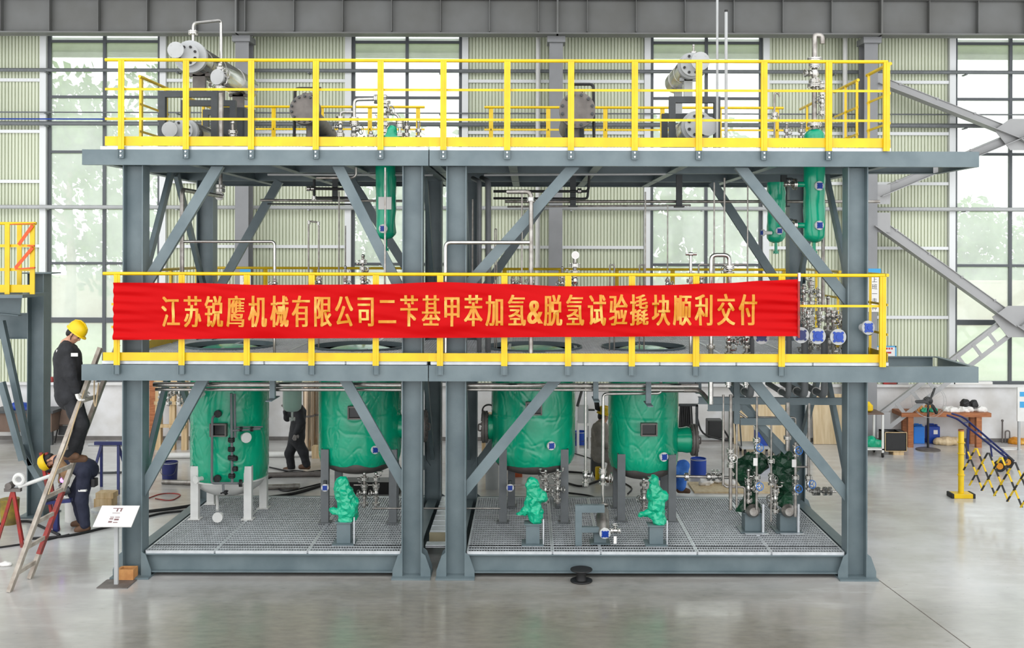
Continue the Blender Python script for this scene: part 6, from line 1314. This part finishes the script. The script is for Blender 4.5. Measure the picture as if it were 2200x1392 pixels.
# folding barrier
A = fl(2066,1068); t = thing('folding_barrier', 'yellow and black folding lattice barrier with its yellow post at the right edge', 'barrier', A)
m = MB(); zt_ = CAMH-(920-VY)/sc_(A.y); m.lathe([(.05,.05),(.05,zt_-.02),(.04,zt_)], (A.x,A.y,0), n=20); build('post', m, K['yellow'], t); m = MB(); m.lathe([(.051,zt_-.03),(.051,zt_)], (A.x,A.y,0), n=20); build('post_cap', m, K['wood'], t)
m = MB(); m.box(A.x-.17,A.x+.17,A.y-.12,A.y+.12,0,.08); build('foot', m, K['yellow'], t, 0, bevel=.01)
for s in (-1,1): m = MB(); m.box(A.x+s*.19-.022,A.x+s*.19+.022,A.y-.125,A.y+.125,0,.085); build('foot_end', m, K['rubber'], t, 0, bevel=.01)
L0, L1 = V((7.70,4.35,0)), V((7.95,2.05,0)); ncell = 6
def lp(i, z): q_ = L0.lerp(L1, i/ncell); return V((q_.x,q_.y,z))
for i in range(0, ncell+2):
    for s in (-1,1):
        i0, i1 = i, i+1.5*s; z0, z1 = 1.0, .32
        if i1 < 0: f = i0/(i0-i1) if i0 != i1 else 1; i1, z1 = 0, z0+(z1-z0)*f
        if i1 > ncell+1 or (i0 == 0 and s < 0): continue
        for k in range(6):
            u, v = k/6, (k+1)/6; p, q_ = lp(i0+(i1-i0)*u, z0+(z1-z0)*u), lp(i0+(i1-i0)*v, z0+(z1-z0)*v); off = V((.012*s,0,0))
            m = MB(); m.bar(p+off, q_+off, .012, .03, (1,0,0)); build('lattice_bar', m, K['black' if (k+i) % 2 == 0 else 'yellow'], t, 0)
for z in (.98,.78,.4): m = MB(); m.torus((A.x,A.y,z), (0,0,1), .055, .012, 20, 6); build('sleeve', m, K['yellow'], t)
# right edge
t = thing('notice_board', 'white notice board with blue headings cut by the right edge of the photo', 'board', (PX(2200,9.0),9.0,P(2195,905,9.0).z)); a, b = P(2186,905,9.0), P(2250,832,9.0)
m = MB(); m.box(a.x,b.x,9.0,9.04,a.z,b.z); build('panel', m, K['white'], t, 0); m = MB()
for y0, y1 in ((836,846),(857,870)): m.box(a.x+.05,b.x,8.995,9.0,P(0,y1,9).z,P(0,y0,9).z)
build('heading', m, K['inkb'], t, 0); m = MB(); m.box(a.x+.02,a.x+.07,9.0,9.05,0,a.z); build('leg', m, K['wgrey'], t, 0)
t = thing('bin', 'grey bin on legs at the right edge beside the notice board', 'bin', fl(2196,950)); p = fl(2196,940); m = MB(); m.lathe([(.18,.3),(.28,.45),(.3,.72),(.27,.72)], (p.x+.15,p.y,0), n=24); build('body', m, K['wgrey'], t)
for dx in (-.1,.15): m = MB(); m.cyl((p.x+.12+dx,p.y,0),(p.x+.15+dx,p.y,.42),.02,n=8); build('leg', m, K['dark'], t)
p = fl(2192,955); m = crumple(blob([('e',p+V((.02,.1,.05)),(.22,.15,.09),.03)],.016),.02,6); m.v=[(x,y,max(z,.001)) for x,y,z in m.v]; solo('mat', m, K['gold'], 'folded yellow pad on the floor under the grey bin', 'pad')
p = fl(2178,966); m = MB(); m.box(p.x-.2,p.x+.18,p.y,p.y+.25,.0,.012); solo('paper_sheet', m, K['paper'], 'white sheet of paper on the floor at the right edge', 'paper', smooth=0)
m = MB(); x = PX(2155,9.85); m.cyl((x,9.86,0),(x,9.86,P(0,898,9.86).z),.018,n=8); m.ball((x,9.86,P(0,898,9.86).z),.03); solo('standpipe', m, K['castg'], 'rusty standpipe rising by the white wall right of the table', 'pipe')
m = MB(); x = PX(2166,9.85); m.tube([(x-.05,9.86,0),(x-.05,9.86,.28),(x+.05,9.86,.28),(x+.05,9.86,0)],.016,8,.05); solo('standpipe', m, K['castg'], 'short U shaped pipe by the white wall right of the table', 'pipe')
# signs on the building columns and the wall
def vsign(label, px, py0, py1, Y, w, chars, head=True, foot=False):
    a, b = P(px,py0,Y), P(px,py1,Y); t = thing('wall_sign', label, 'sign', (a.x,Y,b.z)); m = MB(); m.box(a.x-w/2,a.x+w/2,Y,Y+.012,b.z,a.z); pn = build('panel', m, K['paper'], t, 0)
    m = MB(); m.box(a.x-w/2,a.x+w/2,Y-.002,Y,a.z-.14,a.z)
    if foot: m.box(a.x-w/2,a.x+w/2,Y-.002,Y,b.z,b.z+.1)
    build('blue_band', m, K['inkb'], pn, 0); m = MB(); n = len(chars)
    for k, ch in enumerate(chars):
        zc = a.z-.25-k*.155
        m.add(*text_on(ch, lambda x, y: (a.x+x*.125, Y-.003, zc+(y-.36)*.125)))
    build('lettering', m, K['ink'], pn, 0); return t
vsign('tall white sign with a blue head and five characters on the right building column', 1879, 577, 670, CY-.22, .28, '上班一走神')
vsign('white sign with a blue head on the building column behind the left module', 527, 575, 652, CY-.22, .24, '责任')
t = thing('wall_sign', 'white notice with pink lines on the cladding right of the middle deck corner', 'sign', (PX(1905,9.86),9.86,P(0,772,9.86).z)); a, b = P(1881,772,9.86), P(1926,743,9.86)
m = MB(); m.box(a.x,b.x,9.86,9.872,a.z,b.z); pn = build('panel', m, K['paper'], t, 0); m = MB(); m.box(a.x,b.x,9.857,9.86,b.z-.03,b.z); m.box(b.x-.03,b.x,9.857,9.86,a.z,b.z); build('blue_border', m, K['inkb'], pn, 0)
m = MB()
for (u0,u1,v) in ((.15,.25,.8),(.3,.4,.8),(.5,.58,.8),(.62,.7,.8),(.74,.82,.8),(.3,.75,.5),(.4,.6,.3)): m.box(a.x+(b.x-a.x)*u0,a.x+(b.x-a.x)*u1,9.856,9.86,a.z+(b.z-a.z)*v-.02,a.z+(b.z-a.z)*v+.02)
build('print', m, K['inkr'], pn, 0)
# clutter along the window sill
for px, w, h, k, lab in ((1912,.3,.06,'redp','dark red parcel on the window sill right of the right column'),(1940,.25,.09,'wgrey','row of grey blocks on the window sill beside the red parcel'),(2090,.9,.07,'paper','long white parcel on the window sill above the table'),(108,.16,.12,'redp','red cloth on the window sill beside the man on the ladder'),(185,.5,.06,'wgrey','grey box on the window sill behind the man on the ladder')):
    x = PX(px,9.9); m = MB(); m.box(x-w/2,x+w/2,9.86,9.95,ZW0+.031,ZW0+.03+h); solo('parcel', m, K[k], lab, 'parcel', smooth=0, bevel=.01)

p = fl(12,1215); m = crumple(blob([('e',p+V((0,0,.02)),(.10,.06,.025),.02)],.014),.012,12); m.v = [(x,y,max(z,.001)) for x,y,z in m.v]; solo('paper_scrap', m, K['paper'], 'crumpled scrap of white paper on the floor left of the ladder foot', 'paper')
# ================================================================== PEOPLE
K['skin'] = mat('skin', (206,156,128), .5, 0, rgb2=(188,134,108), vscale=6)
K['hair'] = mat('black_hair', (24,22,22), .6)
K['cblk'] = mat('black_workwear', (26,27,30), .8, 0, rgb2=(38,39,43), vscale=7, bump=.5, bscale=16, bdist=.02)
K['cnav'] = mat('navy_workwear', (30,34,54), .8, 0, rgb2=(40,44,64), vscale=7, bump=.5, bscale=16, bdist=.02)
K['cgry'] = mat('grey_workwear', (150,144,134), .85, 0, rgb2=(126,120,112), vscale=6, bump=.5, bscale=14, bdist=.02)
K['cbrn'] = mat('tan_leather', (158,124,88), .75, 0, rgb2=(132,100,70), vscale=6, bump=.5, bscale=14, bdist=.02)
K['cblu'] = mat('bright_blue_workwear', (80,142,232), .8, 0, rgb2=(56,114,208), vscale=6, bump=.5, bscale=14, bdist=.02)
K['boot'] = mat('brown_boot', (104,74,52), .65, 0, var=.25, vscale=7)
K['glove'] = mat('white_glove', (222,220,214), .85, 0, bump=.3, bscale=30)
K['glovg'] = mat('grey_glove', (128,124,120), .85, 0, bump=.3, bscale=30)
def hand_prims(w, d, n, curl=.7, g=0., k=.012):
    """palm, four unequal bent fingers and a thumb leaving the side of the palm; d along the hand, n palm normal"""
    w = V(w); d = V(d).normalized(); n = V(n); n = (n-d*n.dot(d)).normalized(); s = d.cross(n); pr = []
    for i in range(4): pr.append(('c', w+d*.005+s*(i-1.5)*.010, w+d*.085+s*(i-1.5)*.020, .015+g, .0125+g, .02))
    for i, L in enumerate((.068,.078,.072,.055)):
        b = w+d*.088+s*(i-1.5)*.020; d1 = (d*math.cos(curl*.6)+n*math.sin(curl*.6)+s*(i-1.5)*.08).normalized(); m1 = b+d1*L*.5; d2 = (d*math.cos(curl*1.5)+n*math.sin(curl*1.5)).normalized(); m2 = m1+d2*L*.32; d3 = (d*math.cos(curl*2.1)+n*math.sin(curl*2.1)).normalized()
        pr += [('c', b, m1, .0098+g, .0092+g, .004), ('c', m1, m2, .0092+g, .0086+g, .004), ('c', m2, m2+d3*L*.24, .0086+g, .0075+g, .004)]
    t0 = w+d*.022-s*.030; t1 = t0+(d*.7-s*.75+n*.35).normalized()*.042; t2 = t1+(d*.95-s*.15+n*.4).normalized()*.032
    pr += [('c', w+d*.012-s*.012, t0, .017+g, .015+g, .012), ('c', t0, t1, .014+g, .0115+g, .008), ('c', t1, t2, .0115+g, .0095+g, .004)]; return pr
def person(label, J, f, u, jk, tr, boot='boot', helmet='yellow', glove='glove', hdir=None, loc=None, sleeve=None, jl=.0, cat='person', hands=True, group=None, belly=.0):
    """J: joints in world space. One continuous body; clothes, hair, boots, helmet and gloves are parts"""
    J = {k: V(v) for k, v in J.items()}; f = V(f).normalized(); u = V(u); u = (u-f*u.dot(f)).normalized(); sd = f.cross(u)      # sd: to the person's right
    t = thing('person', label, cat, loc or (J['pel'].x, J['pel'].y, min(J['anL'].z, J['anR'].z)-.08)); H_ = J['head']; rot = Mx((sd, f, u)).transposed(); R3 = [[rot[i][j] for j in range(3)] for i in range(3)]
    def E(o, r, k=.02): c = H_+sd*o[0]+f*o[1]+u*o[2]; return ('e', c, r, k, R3)
    hx = [E((0,-.012,.03),(.074,.094,.088)), E((0,.018,-.045),(.056,.066,.072),.03), E((0,.060,-.095),(.026,.022,.020),.03), E((0,.088,-.022),(.013,.022,.026),.016), E((0,.098,-.032),(.012,.012,.010),.01),
          E((0,.070,.012),(.050,.018,.012),.02), E((0,.080,-.062),(.024,.010,.008),.012), E((.074,-.01,-.018),(.010,.018,.030),.008), E((-.074,-.01,-.018),(.010,.018,.030),.008), E((.04,.055,-.03),(.022,.02,.02),.02), E((-.04,.055,-.03),(.022,.02,.02),.02)]
    nk = J['neck']; bd = hx+[('c', nk-(nk-J['chest'])*.1, H_-u*.05-f*.015, .055, .052, .03)]
    hd = hdir or {}
    hp = {}
    for s in 'LR':
        d, n = hd.get(s, ((J['wr'+s]-J['el'+s]), f)); hp[s] = (J['wr'+s], d, n)
        bd += [('c', J['sh'+s], J['el'+s], .048, .040, .03), ('c', J['el'+s], J['wr'+s], .040, .027, .02), ('c', nk, J['sh'+s], .05, .05, .04)]
        bd += hand_prims(*hp[s])
        bd += [('c', J['hip'+s], J['kn'+s], .078, .054, .03), ('c', J['kn'+s], J['an'+s], .052, .036, .03), ('c', J['an'+s], J['to'+s], .036, .03, .02)]
    ch, pl = J['chest'], J['pel']; bx = (J['shR']-J['shL'])*.5
    bd += [('c', ch-bx*.35, pl-bx*.3, .10, .10, .06), ('c', ch+bx*.35, pl+bx*.3, .10, .10, .06), ('c', nk, ch, .06, .10, .05)]
    bd += [('c', pl, J['hip'+s], .09, .085, .05) for s in 'LR']
    build('body', blob(bd, .0105), K['skin'], t, 180)
    je = [('c', ch-bx*.42, pl-bx*.34, .135+belly, .145+belly, .08), ('c', ch+bx*.42, pl+bx*.34, .135+belly, .145+belly, .08), ('c', nk+(ch-nk)*.35, ch, .075, .12, .06), ('c', pl, pl+(pl-ch).normalized()*(.06+jl), .15, .145, .05)]
    sl = []
    for s in 'LR':
        w = J['wr'+s]+(J['el'+s]-J['wr'+s])*.06
        a_ = [('c', J['sh'+s], J['el'+s], .092, .076, .05), ('c', J['el'+s], w, .076, .055, .03)]
        if sleeve: sl += a_
        else: je += a_
        je.append(('c', nk+(J['sh'+s]-nk)*.25, J['sh'+s], .075, .085, .05))
    je.append(('c', nk-u*.01, nk+u*.03-f*.004, .064, .060, .02))
    build('jacket', crumple(blob(je, .015), .008, 9, seed=pl.x, sharp=False), K[jk], t, 180)
    if sleeve: build('sleeves', crumple(blob(sl, .015), .008, 10, sharp=False), K[sleeve], t, 180)
    te = [('c', pl, J['hip'+s], .125, .115, .05) for s in 'LR']
    for s in 'LR': k_ = J['kn'+s]; a_ = J['an'+s]; te += [('c', J['hip'+s], k_, .122, .094, .05), ('c', k_, k_.lerp(a_,.93), .090, .078, .04)]
    build('trousers', crumple(blob(te, .015), .009, 8, seed=pl.x+3, sharp=False), K[tr], t, 180)
    for s in 'LR':
        a_, b_ = J['an'+s], J['to'+s]; dd = (b_-a_); fz = V((dd.x,dd.y,0)).normalized(); z = min(a_.z,b_.z)
        m = blob([('c', a_+V((0,0,.03)), a_-fz*.02-V((0,0,.02)), .052, .048, .02), ('c', a_-fz*.035-V((0,0,.035)), b_-V((0,0,.004)), .044, .042, .02), ('c', a_.lerp(b_,.5), b_, .05, .044, .02)], .012); zz = a_.z-.075
        m.v = [(x,y,max(zq,zz)) for x,y,zq in m.v]; build('boot', m, K[boot], t, 180)
        if glove: build('glove', blob(hand_prims(*hp[s], g=.0035)+[('c', hp[s][0]-V(hp[s][1]).normalized()*.05, hp[s][0], .036, .030, .01)], .0085), K[glove], t, 180)
    hr = [E((0,-.022,.036),(.079,.093,.090)), E((0,-.06,-.03),(.066,.05,.06),.03)]
    hm = blob(hr, .011); hm.v = [tuple(V(v)) for v in hm.v]; build('hair', hm, K['hair'], t, 180)
    m = MB()
    for s in (-1,1): m.ball(H_+sd*s*.031+f*.078-u*.002, .011, n=8)
    build('eyes', m, K['black'], t)
    if helmet:
        m = MB(); o = H_+u*.045-f*.008; n = 28; rings = [(1.0,0,0),(1.02,.02,0),(.98,.06,0),(.86,.095,0),(.62,.12,0),(.3,.132,0),(.02,.135,0)]; vs = []; fs = []
        for (r, h, _) in rings:
            for k in range(n): a_ = 2*PI*k/n; vs.append(o+sd*math.cos(a_)*.108*r+f*math.sin(a_)*.132*r+u*h)
        for i in range(len(rings)-1):
            for k in range(n): fs.append((i*n+k, i*n+(k+1) % n, (i+1)*n+(k+1) % n, (i+1)*n+k))
        m.add(vs, fs); hb = build('helmet', m, K[helmet], t, 60)
        m = MB(); vs = []; fs = []
        for z in (0,-.008):
            for rr in (0, 1):
                for k in range(n): a_ = 2*PI*k/n; e = 1+rr*(.09+.22*max(0, math.sin(a_))**3); vs.append(o+sd*math.cos(a_)*.106*e+f*math.sin(a_)*.130*e+u*(z-.012*rr))
        for k in range(n):
            k2 = (k+1) % n; fs += [(k,k2,n+k2,n+k), (3*n+k,3*n+k2,2*n+k2,2*n+k), (n+k,n+k2,3*n+k2,3*n+k), (2*n+k,2*n+k2,k2,k)]
        m.add(vs, fs); m.tube([o+u*.105+f*.10, o+u*.142+f*.03, o+u*.142-f*.04, o+u*.1-f*.105], .012, 6); build('brim', m, K[helmet], hb, 60)
        m = MB(); m.tube([o+sd*.1+f*.02, H_+sd*.076+f*.01-u*.06, H_+f*.045-u*.125, H_-sd*.076+f*.01-u*.06, o-sd*.1+f*.02], .005, 6, .03); build('chin_strap', m, K['black'], hb)
    return t, sd, f, u, J
def jp_(Y, d): return {k: P(v[0], v[1], Y+(v[2] if len(v) > 2 else 0)) for k, v in d.items()}
# man on the ladder: profile to the right, looking down
Yw = .16
J = jp_(Yw, dict(head=(161,717), neck=(142,739), chest=(145,768), pel=(150,846), shR=(143,752,-.185), elR=(151,806,-.24), wrR=(164,842,-.21), shL=(150,752,.185), elL=(163,804,.23), wrL=(178,838,.16),
     hipR=(150,853,-.095), knR=(172,913,-.11), anR=(146,976,-.08), toR=(163,980,-.09), hipL=(155,853,.095), knL=(176,913,.10), anL=(160,982,.10), toL=(181,985,.10)))
pw, sd, f, u, J_ = person('man in black workwear and yellow helmet on the leaning ladder, looking down', J, (.78,.0,-.62), (.62,0,.78), 'cblk', 'cblk', hdir={'R': ((.35,0,-.94),(.94,.0,.35)), 'L': ((.5,0,-.86),(.86,0,.5))}, belly=.04, jl=.03)
for px, py, dy in ((125,755,-.20),(160,762,-.265)):
    a = P(px,py,Yw+dy); m = MB(); m.obox(a, V((1,0,0)), V((0,0,1)), V((0,1,0)), .05 if px < 150 else .09, .045, .01); build('patch', m, K['paper'], pw, 0, 'white printed patch')
# stooping welder
Yw = 2.35
J = jp_(Yw, dict(head=(107,990), neck=(124,987), chest=(142,991), pel=(184,1006), shR=(130,993,-.18), elR=(143,1016,-.2), wrR=(140,1037,-.06), shL=(130,991,.18), elL=(138,1016,.2), wrL=(132,1033,.08),
     hipR=(182,1012,-.10), knR=(176,1074,-.10), anR=(184,1131,-.10), toR=(166,1138,-.12), hipL=(188,1010,.10), knL=(160,1058,.12), anL=(178,1120,.16), toL=(158,1126,.16)))
pw, sd, f, u, J_ = person('welder in navy and tan leather sleeves stooping behind the ladder over a bright arc', J, (.45,-.05,-.89), (-.89,0,-.45), 'cnav', 'cnav', 'boot', 'yellow', 'glovg', sleeve='cbrn', hdir={'R': ((-.3,.1,-.9),(-.9,.3,.3)), 'L': ((0,-.2,-.9),(-.9,-.3,.2))})
m = MB(); o = J_['head']+f*.12-u*.02; vs = []
for k in range(9):
    a_ = math.radians(-75+150*k/8)
    for z in (.09, -.13): vs.append(o+sd*math.sin(a_)*.115+f*(math.cos(a_)*.075-.02)+u*z)
m.add(vs, [(2*k,2*k+2,2*k+3,2*k+1) for k in range(8)]); mk = build('welding_mask', m, K['black'], pw); sm_ = mk.modifiers.new('thick','SOLIDIFY'); sm_.thickness = .006
m = MB(); a = P(180,1052,Yw-.14); m.obox(a, V((1,0,0)), V((0,0,1)), V((0,1,0)), .12, .03, .13); build('reflective_band', m, K['paper'], pw, 0, 'white reflective band')
a = P(203,1036,Yw-.06); m = MB(); m.cbox(a, .07, .14, .13); build('belt_pouch', m, K['black'], pw, 0, bevel=.015)
# welding torch and arc
c = P(135,1030,Yw-.02)
t = thing('welding_torch', 'welding torch in the stooping welder\'s hands with a bright violet arc', 'torch', c); m = MB(); m.tube([P(141,1040,Yw-.05), P(138,1034,Yw-.04), c+V((.015,0,-.02))], .012, 8); build('handle', m, K['rubber'], t)
m = MB(); m.ball(P(135,1031,Yw-.16), .042, n=12); em = bpy.data.materials.new('arc_light'); em.use_nodes = True; b_ = em.node_tree.nodes['Principled BSDF']; b_.inputs['Base Color'].default_value = (.6,.4,1,1); b_.inputs['Emission Color'].default_value = (.34,.07,1,1); b_.inputs['Emission Strength'].default_value = 5; build('arc', m, em, t)
# workpiece in front of the welder
p = P(128,1056,Yw-.1); m = MB(); m.cyl(p+V((-.22,-.1,-.1)), p+V((.14,.05,.02)), .06, n=16); solo('workpiece_pipe', m, K['dark'], 'dark pipe being welded below the bright arc, behind the ladder', 'pipe')
m = MB(); m.bar((p.x-.05,p.y,p.z-.14), (p.x-.05,p.y,0), .07, .07, (0,1,0)); m.bar((p.x-.25,p.y-.02,p.z-.17), (p.x+.2,p.y-.02,p.z-.13), .1, .05); solo('work_stand', m, K['navy'], 'dark blue stand holding the pipe under the welding arc', 'stand', smooth=0)
# person in black behind the left tanks, walking left
Yw = 6.8
J = jp_(Yw, dict(head=(629,853), neck=(638,868), chest=(642,885), pel=(638,938), shL=(640,876,-.19), elL=(648,908,-.2), wrL=(637,930,-.2), shR=(634,876,.19), elR=(618,897,.22), wrR=(613,884,.16),
     hipL=(638,943,-.09), knL=(652,972,-.09), anL=(659,1000,-.09), toL=(646,1003,-.10), hipR=(634,943,.09), knR=(622,974,.09), anR=(626,1006,.08), toR=(612,1009,.08)))
person('person in black walking left behind the two left tanks, head behind the pale drum', J, (-1,.0,-.25), (-.25,0,.97), 'cblk', 'cblk', 'boot', 'yellow', 'glovg', hdir={'R': ((-.2,0,1),(-.9,.2,0)), 'L': ((-.3,0,-.95),(0,-1,0))})
# crouching person in grey
Yw = 5.7
J = jp_(Yw, dict(head=(1297,893), neck=(1292,908), chest=(1288,924), pel=(1288,972), shR=(1284,918,-.19), elR=(1288,948,-.22), wrR=(1308,960,-.14), shL=(1296,918,.19), elL=(1306,946,.2), wrL=(1318,958,.1),
     hipR=(1289,978,-.09), knR=(1318,984,-.1), anR=(1308,1028,-.12), toR=(1321,1032,-.13), hipL=(1292,978,.09), knL=(1322,982,.12), anL=(1318,1024,.14), toL=(1332,1028,.14)))
pw, sd, f, u, J_ = person('person in grey sitting low beside the narrow tank, black welding mask tipped up', J, (1,.1,-.25), (.25,0,.97), 'cgry', 'cgry', 'boot', 'yellow', None)
m = MB(); o = J_['head']+u*.10-f*.10; vs = []
for k in range(9):
    a_ = math.radians(-80+160*k/8)
    for z in (-.03,.22): vs.append(o+sd*math.sin(a_)*.12-f*(math.cos(a_)*.10)+(u*.75-f*.3)*z)
m.add(vs, [(2*k,2*k+2,2*k+3,2*k+1) for k in range(8)]); m.box(o.x-.22, o.x-.1, o.y-.06, o.y+.06, o.z-.02, o.z+.0); mk = build('welding_mask', m, K['black'], pw); mk.modifiers.new('thick','SOLIDIFY').thickness = .012
p = fl(1286,1030); m = MB(); m.lathe([(.05,0),(.055,.02),(.055,.22),(.05,.24)], p, n=18); solo('grease_tin', m, K['yellow'], 'yellow tin standing by the feet of the sitting person in grey', 'tin')
p = fl(1288,1026); m = MB(); m.box(p.x-.14,p.x+.12,p.y+.12,p.y+.4,0,P(1288,985,5.7).z-.07); solo('stool', m, K['dark'], 'low dark stool under the sitting person in grey', 'stool', smooth=0, bevel=.01)
# crouching person in bright blue behind the narrow tank
Yw = 4.7
J = jp_(Yw, dict(head=(1432,930), neck=(1428,948), chest=(1424,963), pel=(1428,1012), shR=(1424,958,-.18), elR=(1440,985,-.2), wrR=(1446,992,-.1), shL=(1430,958,.18), elL=(1440,985,.2), wrL=(1447,990,.1),
     hipR=(1430,1016,-.09), knR=(1470,1000,-.10), anR=(1463,1050,-.10), toR=(1478,1055,-.11), hipL=(1432,1014,.09), knL=(1466,1000,.12), anL=(1452,1046,.12), toL=(1467,1052,.12)))
person('person in bright blue crouching behind the narrow tank, mostly hidden by it', J, (1,.1,-.3), (.3,0,.95), 'cblu', 'cblu', 'boot', 'yellow', None)
